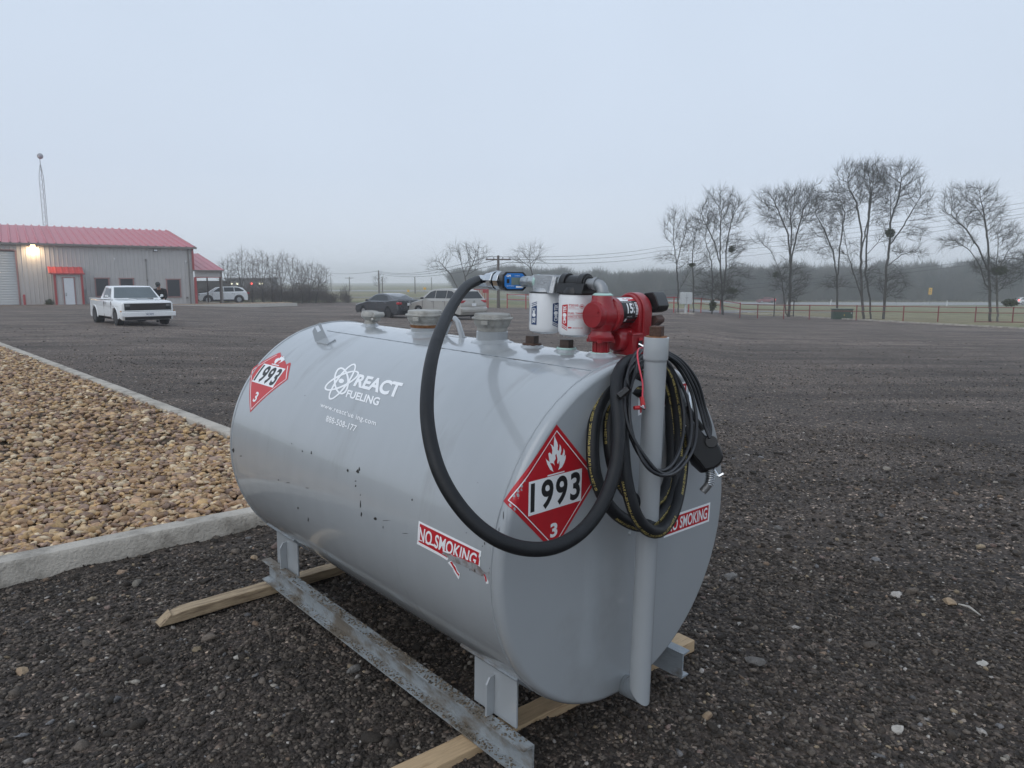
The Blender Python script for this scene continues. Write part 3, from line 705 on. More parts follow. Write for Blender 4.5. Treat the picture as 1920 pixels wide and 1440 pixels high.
nuc = poly2d(cylpx(zoomA([(350 + 22 * math.cos(t), 674 + 19 * math.sin(t)) for t in [2 * math.pi * i / 20 for i in range(20)]])))
decal_cyl('company_name', merge(react, fuel), .0012, M['vinyl_white'], shell)
decal_cyl('web_address', www, .0012, M['vinyl_white'], shell); decal_cyl('phone_number', tel, .0012, M['vinyl_white'], shell)
decal_cyl('atom_logo', merge(*rings, nuc), .0009, M['vinyl_white'], shell)

# ---- flame symbol (traced in crop pixels of the front placard)
FL = [(705, 537), (672, 515), (648, 470), (636, 430), (628, 408), (650, 430), (668, 442), (660, 395), (655, 362), (668, 350), (690, 372), (694, 330), (686, 290), (670, 266), (695, 282), (708, 300), (710, 240), (716, 185),
      (724, 215), (742, 255), (748, 285), (744, 325), (757, 335), (764, 300), (765, 270), (778, 295), (781, 330), (772, 372), (788, 378), (800, 345), (803, 310), (813, 335), (814, 365), (808, 392), (824, 372),
      (822, 410), (808, 452), (785, 495), (750, 521), (764, 480), (763, 430), (750, 462), (740, 452), (744, 412), (732, 362), (722, 378), (727, 410), (710, 440), (718, 478), (700, 455), (672, 452), (690, 490)]
zB = lambda P: z4(P, 5.1433, 900, 780)
# ---- placard on the near end plate
PC = Vector((-.3653, .225)); h = .1931
def diamond(c, h_): return [Vector((c.x, c.y + h_)), Vector((c.x + h_, c.y)), Vector((c.x, c.y - h_)), Vector((c.x - h_, c.y))]
def dframe(c, h0, h1): o, i = diamond(c, h0), diamond(c, h1); return o + i, [(k, (k + 1) % 4, 4 + (k + 1) % 4, 4 + k) for k in range(4)]
# the left tip laps round the rolled edge of the plate
def bend(vf, off, name, m, parent, step=.008):
    bm = bmesh.new(); vs = [bm.verts.new((v.x, v.y, 0)) for v in vf[0]]
    for f in vf[1]: bm.faces.new([vs[i] for i in f])
    bmesh.ops.triangulate(bm, faces=bm.faces)
    for i in range(34):
        for nn, cc in (((1, 0, 0), (-.58 + i * .0125, 0, 0)), ((0, 1, 0), (0, .03 + i * .0125, 0))):
            bmesh.ops.bisect_plane(bm, geom=bm.verts[:] + bm.edges[:] + bm.faces[:], plane_co=cc, plane_no=nn)
    bm.verts.index_update(); vv = []
    for v in bm.verts:
        s, u = v.co.x, v.co.y; rr = math.hypot(s, u); e = rr - (TR - TK)
        if e > 0:
            t = min(e / TK, math.pi / 2); extra = max(0, e - TK * math.pi / 2)
            r2 = TR - TK + (TK + off) * math.sin(t); y = TK - (TK + off) * math.cos(t) + extra; s, u = s / rr * r2, u / rr * r2
        else: y = -off
        vv.append((s, y, u))
    mb = MB(); mb.add(vv, [tuple(v.index for v in f.verts) for f in bm.faces]); bm.free()
    return tp(name, mb, m, parent, smooth=0, recalc=False)
pl = bend(poly2d(diamond(PC, h)), .0008, 'placard', M['vinyl_red'], None); pl['label'] = 'red diamond 1993 placard on the near end plate'
def num_at(s, x0, y0, x1, y1, bold, tall=None, sp=1.): V, F = text2d(s, bold, 0, sp); return bil(norm2d(V), Vector((x0, y0)), Vector((x1, y0)), Vector((x1, y1)), Vector((x0, y1))), F
decal_flat('number_panel', rect2d(-.473, .166, -.250, .267), .0016, M['vinyl_white'], pl)
decal_flat('placard_number', num_at('1993', -.465, .173, -.257, .261, .026, sp=1.14), .0022, M['vinyl_black'], pl)
bend(dframe(PC, .176, .1722), .0022, 'white_border', M['vinyl_white'], pl)
decal_flat('class_number', num_at('3', -.381, .078, -.351, .122, .035), .0015, M['vinyl_white'], pl)
decal_flat('flame_symbol', merge(poly2d([fp(*p) for p in zB(FL)]), poly2d([fp(*p) for p in zB([(648, 570), (812, 527), (812, 538), (648, 583)])])), .0015, M['vinyl_white'], pl)
# ---- torn placard on the far end of the shell
pc = Vector((1.732, .512)); h = .193
torn = [(pc.x, pc.y + h), (pc.x + h * .93, pc.y + .013), (pc.x + h * .96, pc.y - .012), (1.806, .393), (1.790, .389), (1.778, .402), (1.770, .398), (1.756, .412), (1.744, .404), (1.728, .422), (1.712, .432), (1.690, .428), (1.672, .434), (1.650, .446), (1.633, .430), (1.616, .4365), (pc.x - h * .98, pc.y), (pc.x - h * .9, pc.y + .02)]
pt = decal_cyl('placard', poly2d([Vector(p) for p in torn]), .0008, M['vinyl_faded'], None); pt['label'] = 'torn red 1993 placard with its top ripped off at the far end of the tank'
cq = lambda x0, y0, x1, y1: [Vector((x0, y1)), Vector((x1, y1)), Vector((x1, y0)), Vector((x0, y0))]
V, F = text2d('1993', .03, 0, 1.12)
decal_cyl('number_panel', poly2d(cq(1.845, .468, 1.622, .569)), .0016, M['vinyl_white'], pt)
decal_cyl('placard_number', (bil(norm2d(V), *cq(1.837, .474, 1.630, .564)), F), .0022, M['vinyl_black'], pt)
V, F = text2d('3', .03); decal_cyl('class_number', (bil(norm2d(V), *cq(1.748, .607, 1.716, .655)), F), .0016, M['vinyl_white'], pt)
b_, w = .176, .0035
bl = lambda p, r_: poly2d([p, r_, r_ + Vector((0, w * 1.5)), p + Vector((0, w * 1.5))])
decal_cyl('white_border', merge(bl(pc + Vector((b_, 0)), pc + Vector((0, b_))), bl(pc + Vector((0, b_)), pc + Vector((-b_, 0))), bl(pc + Vector((-b_, 0)), Vector((1.625, .448))), bl(pc + Vector((b_, 0)), Vector((1.802, .405)))), .0013, M['vinyl_white'], pt)
fl = [Vector((1.735 - (x - 727) / 700 * .36, .462 - (540 - y) / 700 * .30)) for x, y in [(705, 537), (660, 500), (640, 450), (655, 470), (668, 442), (690, 455), (700, 410), (715, 430), (740, 405), (748, 430), (770, 425), (785, 445), (805, 440), (790, 480), (750, 521), (764, 480), (740, 462), (715, 480)]]
decal_cyl('flame_symbol', merge(poly2d(fl), poly2d(cq(1.775, .458, 1.700, .463))), .0015, M['vinyl_white'], pt)

# ---- NO SMOKING sticker on the shell, scraped away along its lower edge
zC = lambda P: z4(P, 7.2, 740, 940)
cp = lambda P: poly2d(cylpx(zC(P)))
st = decal_cyl('no_smoking_sticker', cp([(328, 262), (1172, 672), (1166, 740), (1148, 760), (1158, 800), (1150, 895), (1130, 870), (1095, 862), (1050, 836), (1000, 838), (960, 800), (905, 790), (860, 760), (800, 758), (770, 720), (735, 745), (715, 798), (600, 728), (303, 574), (312, 515)]), .0008, M['vinyl_white'], None)
st['label'] = 'scraped red and white NO SMOKING sticker on the tank side'
decal_cyl('red_field', cp([(345, 298), (1147, 694), (1136, 740), (1146, 790), (1135, 862), (1100, 850), (1050, 826), (1000, 828), (960, 792), (905, 780), (860, 750), (800, 748), (770, 712), (735, 732), (712, 760), (600, 692), (325, 545)]), .0012, M['vinyl_red'], st)
cut = [(345, 338), (1122, 712), (1088, 872), (328, 528)]
V, F = text2d('NO SMOKING', .02, 0, 1.03); V = norm2d(V)
Q = [hit_cyl(*p) for p in zC([cut[3], cut[2], cut[1], cut[0]])]
# letters are cut off where the scrape took them
bm = bmesh.new(); vs = [bm.verts.new((v.x, v.y, 0)) for v in V]
for f in F:
    try: bm.faces.new([vs[i] for i in f])
    except ValueError: pass
bmesh.ops.triangulate(bm, faces=bm.faces)
bmesh.ops.bisect_plane(bm, geom=bm.verts[:] + bm.edges[:] + bm.faces[:], plane_co=(.45, .02, 0), plane_no=(-.42, 1, 0), clear_inner=True)
bm.verts.index_update(); tv = ([Vector((v.co.x, v.co.y)) for v in bm.verts], [tuple(v.index for v in f.verts) for f in bm.faces]); bm.free()
decal_cyl('sticker_text', (bil(tv[0], *Q), tv[1]), .0016, M['vinyl_white'], st)
decal_cyl('torn_scrap', cp([(738, 815), (770, 800), (800, 840), (828, 870), (850, 930), (884, 975), (880, 1020), (868, 1052), (845, 1015), (805, 950), (790, 905), (722, 826)]), .0012, M['vinyl_white'], st)
decal_cyl('torn_scrap', cp([(752, 818), (778, 812), (805, 860), (826, 890), (846, 945), (878, 985), (870, 1008), (845, 975), (815, 925), (790, 880)]), .0016, M['vinyl_red'], st)
decal_cyl('torn_scrap', cp([(1208, 982), (1225, 985), (1250, 1040), (1270, 1080), (1272, 1110), (1240, 1112), (1228, 1060), (1212, 1020)]), .0012, M['vinyl_white'], st)
decal_cyl('torn_scrap', cp([(1208, 982), (1225, 985), (1245, 1035), (1250, 1080), (1235, 1085), (1228, 1050)]), .0016, M['vinyl_red'], st)
scr_ = decal_cyl('scrape_mark', cp([(640, 700), (690, 672), (715, 690), (745, 712), (790, 735), (850, 752), (905, 772), (950, 782), (1000, 818), (1060, 822), (1110, 850), (1150, 880), (1200, 945), (1240, 958), (1285, 945), (1300, 1060), (1288, 1095), (1270, 1000), (1215, 968), (1190, 1010), (1140, 990), (1080, 955), (1010, 905), (950, 880), (890, 850), (820, 825), (770, 800), (735, 765), (700, 735)]), .0019, M['scuff'], st)
marks_ = decal_cyl('scratches', merge(cp([(1287, 890), (1305, 915), (1300, 925), (1288, 910)]), cp([(1082, 905), (1098, 940), (1090, 958), (1080, 930)]), cp([(1015, 900), (1030, 930), (1022, 935)])), .0023, M['chip'], st)
marks2_ = decal_cyl('primer_scratches', merge(cp([(420, 545), (560, 585), (575, 605), (555, 612), (430, 565)]), cp([(330, 505), (380, 530), (372, 540), (332, 518)]), cp([(660, 655), (745, 690), (735, 705), (655, 672)])), .0022, M['vinyl_white'], st)

join_into(scr_, [marks_, marks2_])
# ---- NO SMOKING stickers on the end plate
def nosmoke(P, lab, m_text=True):
    bl, br, tr, tl = [fp(*p) for p in P]; mpp = lambda x, y: bil([Vector((x, y))], bl, br, tr, tl)[0]
    w = decal_flat('no_smoking_sticker', poly2d([bl, br, tr, tl]), .0008, M['vinyl_white'], None); w['label'] = lab
    r_ = [mpp(*c) for c in ((.035, .11), (.965, .11), (.965, .89), (.035, .89))]
    decal_flat('red_field', poly2d(r_), .0013, M['vinyl_red'], w)
    V, F = text2d('NO SMOKING', .018, 0, 1.02); I = [mpp(*c) for c in ((.065, .20), (.935, .20), (.935, .80), (.065, .80))]
    decal_flat('sticker_text', (bil(norm2d(V), *I), F), .0018, M['vinyl_white'], w)
nosmoke([(1244, 1008.8), (1328.8, 977.5), (1331.6, 941.6), (1247, 970.5)], 'clean NO SMOKING sticker low on the right of the end plate')
nosmoke([(1195.6, 779.5), (1288, 748), (1290, 713), (1196.5, 744)], 'NO SMOKING sticker mostly hidden behind hose and cables')

# ---- fittings along the crown
def collar_cap(a, r0, r_top, base_u, ring_u, top_u, name='fill_cap'):
    mb = MB(); mb.lathe([(r0, .55), (r0, ring_u - .012), (r0 - .004, ring_u - .010), (r0 - .004, ring_u - .02)], c=(0, a, 0), n=40); col = tp('fill_collar', mb, M['paint'])
    mb = MB(); w = r_top
    mb.lathe([(w * .80, ring_u - .010), (w * .82, ring_u + .004), (w * .90, ring_u + .010), (w * .98, ring_u + .022), (w * 1.0, ring_u + .034), (w * 1.10, ring_u + .036), (w * 1.10, ring_u + .042),
              (w * .97, ring_u + .044), (w * .965, top_u - .006), (w * .93, top_u), (w * .5, top_u + .001), (0, top_u + .001)], c=(0, a, 0), n=44)
    for k in range(2): mb.box((w * 1.04 * math.cos(.5 + k * math.pi), a + w * 1.04 * math.sin(.5 + k * math.pi), ring_u + .026), (.026, .026, .016), Matrix.Rotation(.5, 3, 'Z'))
    return tp(name, mb, M['cast'], bevel=.001)
def puddle(a, r_, seed, u=TR):       # thick weld and paint round each fitting
    qq = random.Random(seed); mb = MB(); n = 40; vs = []
    for j, (f, hh) in enumerate(((1.0, .010), (1.10, .006), (1.28, .0025), (1.42, -.004))):
        for k in range(n):
            t = 2 * math.pi * k / n; rr = r_ * f * (1 + (.0 if j == 0 else .06) * qq.uniform(-1, 1)); x, y = rr * math.cos(t), rr * math.sin(t)
            vs.append((x, a + y, math.sqrt(TR ** 2 - x * x) + hh))
    mb.add(vs, [(j * n + k, j * n + (k + 1) % n, (j + 1) * n + (k + 1) % n, (j + 1) * n + k) for j in range(3) for k in range(n)]); mb.f.append(tuple(range(n)))
    tp('weld_collar', mb, M['paint'])
c1 = collar_cap(1.145, .062, .077, .57, .615, .674); c2 = collar_cap(.703, .062, .073, .57, .628, .685)
puddle(1.145, .062, 1); puddle(.703, .062, 2)
mb = MB(); mb.lathe([(.063, .600), (.064, .612), (.060, .614)], c=(0, 1.145, 0), n=40); tp('rust_ring', mb, M['rust_orange'])
# small vent cap with a side latch
va = hit_plane(694, 600, 's', 0).y
mb = MB(); mb.lathe([(.030, .565), (.032, .588), (.026, .592), (.026, .604), (.038, .618), (.043, .622), (.043, .636), (.036, .646), (.012, .650), (0, .650)], c=(0, va, 0), n=30)
tp('vent_cap', mb, M['cast'])
mb = MB(); mb.box((.010, va - .046, .624), (.03, .022, .04), Matrix.Rotation(.1, 3, 'X')); mb.tube([(-.022, va - .062, .632), (.035, va - .062, .632)], .012, 12); mb.tube([(-.02, va - .05, .612), (.02, va - .03, .60)], .007, 8)
tp('latch', mb, M['cast'], bevel=.002); puddle(va, .033, 3)
# bungs
def bung(a, seed):
    puddle(a, .033, seed)
    mb = MB(); mb.lathe([(.034, .578), (.036, .586), (.033, .590), (0, .590)], c=(0, a, 0), n=30); tp('bung_seat', mb, M['sealant'] if seed > 4 else M['rust'])
    mb = MB(); mb.lathe([(.030, .588), (.030, .591), (0, .591)], c=(0, a, 0), n=24); mb.box((0, a, .603), (.036, .036, .028), Matrix.Rotation(.25, 3, 'Z')); return tp('bung', mb, M['plug'], bevel=.002)
bung(.480, 4); bung(.308, 5)
# lifting loop between the two big caps
mb = MB(); mb.tube([(0, 1.012, .565), (0, 1.005, .585), (0, .975, .632), (0, .958, .648), (0, .938, .652), (0, .920, .640), (0, .893, .590), (0, .886, .565)], [.013, .012, .011, .010, .010, .011, .012, .013], 8)
mb.box((0, .949, .573), (.024, .15, .012)); ll = tp('lifting_lug', mb, M['paint'])
ll['label'] = 'bent loop lifting lug between the two big fill caps'
mb = MB(); mb.tube([(-.006, .972, .634), (-.006, .958, .645), (-.005, .945, .648)], [.0075, .008, .006], 7); tp('rust_patch', mb, M['rust_orange'], ll)
# plate lug on the shoulder, with a square hole
ang = R(26.5); rad = Vector((-math.sin(ang), 0, math.cos(ang))); foot = twor((-math.sin(ang) * TR, 1.600, math.cos(ang) * TR)); fd = foot.y * math.cos(PITCH) - (foot.z - EYE) * math.sin(PITCH)
outl = [(591, 641), (585.5, 621), (593, 609), (600.5, 604.5), (615, 637)]; hole = [(590.5, 612.5), (596.5, 609.5), (602, 619.5), (595.5, 623)]
PLf = lambda x, y, t: tloc(atf(x, y, fd - .01 + (x - 600) * .0009 + t))
mb = MB()
for t_ in (0, .009):
    vs = [PLf(x, y, t_) for x, y in outl] + [PLf(x, y, t_) for x, y in hole]; mb.add(vs, [(1, 2, 5), (2, 3, 6, 5), (3, 4, 7, 6), (4, 0, 8, 7), (0, 1, 5, 8)])
for P_ in (outl, hole):
    k = len(P_); mb.add([PLf(x, y, 0) for x, y in P_] + [PLf(x, y, .009) for x, y in P_], [(i, (i + 1) % k, k + (i + 1) % k, k + i) for i in range(k)])
mb.box((rad * (TR + .003)) + Vector((0, 1.545, 0)), (.045, .10, .008), Matrix.Rotation(-ang, 3, 'Y'))
tp('lifting_lug', mb, M['paint'], smooth=0)['label'] = 'flat plate lifting lug with a square hole on the far shoulder'

# ---- plumbing above the tank: meter, pipe, filters
PU = .812
mb = MB(); mb.tube([(0, .532, PU), (0, .455, PU)], .0195, 20); mb.tube([(0, .475, PU), (0, .452, PU)], .025, 20); tp('pipe_nipple', mb, M['galv'])
mb = MB(); mb.lathe([(.0258, .449), (.0275, .455), (.0258, .461)], c=(0, 0, PU), axis='Y', n=20); tp('thread_sealant', mb, M['sealant'])
mb = MB(); mb.tube([(0, .352, PU), (0, .315, PU)], .0195, 20); mb.tube([(0, .34, PU), (0, .33, PU)], .024, 20); tp('pipe_nipple', mb, M['galv'])
mb = MB(); mb.tube([(0, .225, PU), (0, .180, PU), (0, .165, PU - .004), (0, .157, PU - .014), (0, .152, PU - .03), (0, .152, PU - .05)], [.0175, .0175, .0185, .0195, .0195, .0195], 20)
mb.tube([(0, .190, PU), (0, .176, PU)], .0215, 20); mb.tube([(0, .152, PU - .026), (0, .152, PU - .04)], .022, 20); tp('pipe_elbow', mb, M['steel'])
# flow meter
mb = MB(); mb.tube([(0, .735, PU), (0, .60, PU)], [.027, .027], 24); mb.tube([(0, .712, PU), (0, .685, PU)], .033, 8); mb.tube([(0, .680, PU), (0, .674, PU)], .038, 24); mb.tube([(0, .668, PU), (0, .640, PU)], .036, 10)
tp('meter_inlet', mb, M['chrome'], smooth=20, bevel=.002)
mb = MB(); oc = lambda w, h_, c: [(-w + c, -h_), (w - c, -h_), (w, -h_ + c), (w, h_ - c), (w - c, h_), (-w + c, h_), (-w, h_ - c), (-w, -h_ + c)]
mc = .595; dcm = Vector((0, 0, EYE)) - twor((0, mc, PU)); phi = math.atan2(dcm.dot(TY), dcm.dot(TX)) - math.pi + R(13)
def mr_(s, x, z): c, q_ = math.cos(phi), math.sin(phi); return (s * c + x * q_, mc + s * q_ - x * c, z)     # face looks toward -s before the turn
mb.prism(oc(.045, .0345, .012), lambda x, y: mr_(-.046, x, PU + y), lambda x, y: mr_(.034, x, PU + y)); meter = tp('flow_meter', mb, M['black'], smooth=20, bevel=.003)
mb = MB(); mb.prism(oc(.0385, .0285, .011), lambda x, y: mr_(-.051, x, PU + y), lambda x, y: mr_(-.045, x, PU + y)); tp('meter_face', mb, M['blue'], meter, smooth=20, bevel=.0015)
def mface(x0, y0, x1, y1, off, m, name, par=meter):
    mb = MB(); mb.add([mr_(-.051 - off, x, PU + y) for x, y in ((x0, y0), (x1, y0), (x1, y1), (x0, y1))], [(0, 1, 2, 3)]); return tp(name, mb, m, par, smooth=0, recalc=False)
mface(-.014, -.013, .032, .014, .0008, M['lcd'], 'display'); mface(-.031, -.007, -.021, .008, .0008, M['black'], 'button'); mface(.004, -.0235, .031, -.017, .0008, M['vinyl_white'], 'white_strip')
def mtext(s, x0, y0, x1, y1, bold, m=M['vinyl_white']):
    V, F = text2d(s, bold, .15); V = bil(norm2d(V), Vector((x0, y0)), Vector((x1, y0)), Vector((x1, y1)), Vector((x0, y1)))
    mb = MB(); mb.add([mr_(-.0522, v.x, PU + v.y) for v in V], F); tp('meter_text', mb, m, meter, smooth=0, recalc=False)
mtext('GPI', -.032, .0155, -.016, .0235, .04); mtext('TM SERIES', -.002, .018, .018, .0215, .0); mtext('BATTERY', -.031, -.0185, -.002, -.0155, 0)
# filter heads
mb = MB(); HA = .402; hz0, hz1 = .776, .838
P8 = [(.062, -.030), (.062, .030), (-.055, .038), (-.055, -.038)]
mb.prism([(.056, -.026), (.056, .026), (-.050, .036), (-.050, -.036)], lambda x, y: (y, HA + x, hz0), lambda x, y: (y * .8, HA + x, hz1))
mb.prism([(-.030, -.040), (-.050, -.052), (-.062, -.040), (-.062, .040), (-.030, .04)], lambda x, y: (y, HA + x, hz0 - .001), lambda x, y: (y * .62, HA + x * .9 - .004, hz1 - .004))
mb.lathe([(.046, .768), (.046, .780), (.036, .792)], c=(0, HA + .01, 0), n=30)
tp('filter_head', mb, M['alu'], smooth=20, bevel=.002)['label'] = 'silver cast filter head'
mb = MB(); HB = .265
mb.tube([(0, HB + .060, PU), (0, HB - .050, PU)], .027, 24)
for a_, r_ in ((HB + .048, .034), (HB - .034, .034)):
    mb.tube([(0, a_ + .012, PU), (0, a_ - .012, PU)], r_, 24)
mb.prism([(.062, -.040), (.062, .040), (-.058, .040), (-.058, -.040)], lambda x, y: (y * 1.1, HB + x, .778), lambda x, y: (y * .85, HB + x, PU)); mb.lathe([(.050, .772), (.050, .784), (.04, .80)], c=(0, HB, 0), n=30)
tp('filter_head', mb, M['black'], smooth=35, bevel=.002)['label'] = 'black plastic filter head'
def canister(a, lab, seed):
    mb = MB(); r_ = .0590
    mb.lathe([(r_ * .9, .778), (r_ * .985, .776), (r_ * .99, .768), (r_, .766), (r_, .656), (r_ * .985, .648), (r_ * .93, .640), (r_ * .75, .634), (r_ * .4, .630), (0, .629)], c=(0, a, 0), n=48)
    o = tp('fuel_filter', mb, M['white']); o['label'] = lab
    mb = MB(); mb.lathe([(r_ * 1.012, .7745), (r_ * 1.012, .7775), (r_ * .9, .779)], c=(0, a, 0), n=48); tp('gasket', mb, M['black'], o)
    return o, a, r_
F1 = canister(.415, 'white filter canister with two navy logo strips', 1); F2 = canister(.270, 'white filter canister with red print', 2)
# print on the canisters: x = degrees round the can (0 faces the camera), y = height
def canprint(Fx, vf, m, off=.0005, name='filter_print'):
    o, a, r_ = Fx; c0 = twor((0, a, .7)); d = Vector((0, 0, EYE)) - c0; base = math.atan2(d.dot(TY), d.dot(TX))
    bm = bmesh.new(); vs = [bm.verts.new((v.x, v.y, 0)) for v in vf[0]]
    for f in vf[1]:
        try: bm.faces.new([vs[i] for i in f])
        except ValueError: pass
    bmesh.ops.triangulate(bm, faces=bm.faces); x = -88
    while x < 89: bmesh.ops.bisect_plane(bm, geom=bm.verts[:] + bm.edges[:] + bm.faces[:], plane_co=(x, 0, 0), plane_no=(1, 0, 0)); x += 5
    bm.verts.index_update(); mb = MB()
    mb.add([((r_ + off) * math.cos(base + R(v.co.x)), a + (r_ + off) * math.sin(base + R(v.co.x)), .748 - (.748 - v.co.y) * .84) for v in bm.verts], [tuple(v.index for v in f.verts) for f in bm.faces]); bm.free()
    tp(name, mb, m, o, smooth=0, recalc=False)
def ctext(s, x0, y0, x1, y1, bold=.02, rot=0):
    V, F = text2d(s, bold); V = norm2d(V)
    if rot == 90: V = [Vector((1 - v.y, v.x)) for v in V]       # reads upward
    if rot == -90: V = [Vector((v.y, 1 - v.x)) for v in V]      # reads downward
    return bil(V, Vector((x0, y0)), Vector((x1, y0)), Vector((x1, y1)), Vector((x0, y1))), F
def logo_strip(Fx, x0, x1, m, down=False, y0=.645, y1=.742):
    sl = .010; s_ = -1 if down else 1
    if not down:
        canprint(Fx, poly2d([(x0, y0 + .021 ), (x1, y0 + .008), (x1, y1), (x0, y1 - .004)]), m)
        canprint(Fx, merge(poly2d([(x0, y0 + .014), (x1, y0 + .001), (x1, y0 + .004), (x0, y0 + .017)]), poly2d([(x0, y0 + .006), (x1, y0 - .006), (x1, y0 - .003), (x0, y0 + .010)])), m)
        canprint(Fx, ctext('CIM', x0 + (x1 - x0) * .22, y0 + .022, x1 - (x1 - x0) * .2, y0 + .046, .03, 90), M['vinyl_white'], .0009)
        canprint(Fx, ctext('TEK', x0 + (x1 - x0) * .22, y0 + .066, x1 - (x1 - x0) * .2, y1 - .006, .03, 90), M['vinyl_white'], .0009)
    else:
        canprint(Fx, poly2d([(x0, y0), (x1, y0), (x1, y1 - .012), (x0, y1 - .022)]), m)
        canprint(Fx, merge(poly2d([(x0, y1 - .017), (x1, y1 - .007), (x1, y1 - .004), (x0, y1 - .014)]), poly2d([(x0, y1 - .009), (x1, y1), (x1, y1 + .003), (x0, y1 - .006)])), m)
        canprint(Fx, ctext('TEK', x0 + (x1 - x0) * .2, y0 + .006, x1 - (x1 - x0) * .2, y0 + .030, .03, -90), M['vinyl_white'], .0009)
        canprint(Fx, ctext('CIM', x0 + (x1 - x0) * .2, y0 + .050, x1 - (x1 - x0) * .2, y1 - .024, .03, -90), M['vinyl_white'], .0009)
    cx, cy, rx, ry = (x0 + x1) / 2, (y0 + y1) / 2 + (-.006 if down else .006), (x1 - x0) * .34, .0085
    canprint(Fx, poly2d([(cx + rx * math.cos(t), cy + ry * math.sin(t)) for t in [2 * math.pi * i / 16 for i in range(16)]]), M['vinyl_white'], .0009)
logo_strip(F1, -56, -31, M['navy'], down=True, y0=.648); logo_strip(F1, 25, 51, M['navy'], y0=.643, y1=.742)
for x0, x1, rr in ((-80, -66, -90), (55, 70, 90)):
    canprint(F1, ctext('DO NOT REUSE   800 BHA 30 GPM', x0, .655, (x0 + x1) / 2 - 1, .738, 0, rr), M['navy']); canprint(F1, ctext('INSTALLATION  FUEL ONLY', (x0 + x1) / 2 + 1, .66, x1, .735, 0, rr), M['navy'])
logo_strip(F2, -50, -27, M['redprint'], y0=.643, y1=.742)
canprint(F2, ctext('72010', -24, .734, 8, .743, .02), M['redprint']); canprint(F2, ctext('800 30 MICRON', -24, .728, -2, .7315, 0), M['redprint']); canprint(F2, ctext('ANTI-STATIC', -24, .723, 10, .726, 0), M['redprint'])
canprint(F2, (lambda vf: ([Vector((20 + v.x * 1000, .7345 + v.y)) for v in vf[0]], vf[1]))(ring2d((0, 0), .0075, .0075, 0, .0014)), M['redprint']); canprint(F2, ctext('+', 15, .7305, 25, .7385, .03), M['redprint'])
canprint(F2, ctext('FUEL TANK FILTER', -24, .7035, 56, .7105, .022), M['redprint']); canprint(F2, rect2d(-24, .6985, 57, .7000), M['redprint'])
canprint(F2, ctext('REMOVE PARTICULATE', -24, .690, 56, .6955, .018), M['redprint']); canprint(F2, ctext('GASOLINE KEROSENE DIESEL AND BIODIESEL', -24, .6845, 46, .6875, 0), M['redprint']); canprint(F2, ctext('FUELS 15 GPM', -24, .679, -2, .682, 0), M['redprint'])
canprint(F2, ctext('MADE IN USA', -8, .6465, 26, .6510, .01), M['redprint']); canprint(F2, rect2d(-24, .6460, -12, .6520), M['redprint'])
canprint(F2, ctext('SERIAL NO   LOT', 74, .66, 79, .735, 0, 90), M['redprint'])

# ---- the pump
A0 = .152
mb = MB(); mb.lathe([(.026, .565), (.026, .632), (.024, .634)], c=(0, A0, 0), n=8); 
for k in range(8):
    t = k * math.pi / 4; mb.box((.0262 * math.cos(t), A0 + .0262 * math.sin(t), .598), (.005, .006, .062), Matrix.Rotation(t, 3, 'Z'))
tp('pump_nipple', mb, M['pump'], smooth=20); puddle(A0, .040, 9)
mb = MB(); mb.lathe([(.032, .574), (.040, .579), (.041, .584), (.034, .588)], c=(0, A0, 0), n=24); tp('thread_sealant', mb, M['sealant'])
mb = MB()
mb.lathe([(.030, .624), (.043, .626), (.045, .630), (.045, .641), (.040, .646), (.033, .660), (.036, .676), (.044, .690)], c=(0, A0, 0), n=36)
for k in range(4): mb.lathe([(.010, .622), (.010, .632), (.009, .632)], c=(.039 * math.cos(k * math.pi / 2 + .6), A0 + .039 * math.sin(k * math.pi / 2 + .6), 0), n=10)
CU = .712
mb.lathe([(.020, -.048), (.042, -.046), (.044, -.042), (.044, -.026), (.046, -.024), (.049, -.016), (.052, 0), (.053, .020), (.061, .024), (.061, .046), (.052, .052), (.046, .058)], c=(0, A0, CU), axis='X', n=44)
mb.lathe([(.050, .715), (.045, .745), (.036, .760), (.036, .772), (.033, .776)], c=(0, A0, 0), n=36)
mb.tube([(0, A0, CU), (0, A0, .66)], [.05, .036], 28)
pump = tp('fuel_pump', mb, M['pump'], smooth=40)
mb = MB(); mb.lathe([(.0, -.0525), (.040, -.0522), (.0415, -.050), (.0415, -.047)], c=(0, A0, CU), axis='X', n=44); mb.tube([(-.052, A0 - .026, CU + .012), (-.057, A0 - .026, CU + .012)], .0035, 8); mb.box((-.0528, A0 + .004, CU - .001), (.003, .07, .0016)); tp('round_cover', mb, M['pump'], pump)
mb = MB(); mb.lathe([(.033, .772), (.034, .778), (.026, .783)], c=(0, A0, 0), n=28); tp('thread_sealant', mb, M['sealant'])
MU = .722; MRR = .047
mb = MB(); mb.tube([(.05, A0, MU), (.185, A0, MU)], MRR, 36); motor = tp('pump_motor', mb, M['pump'], pump)
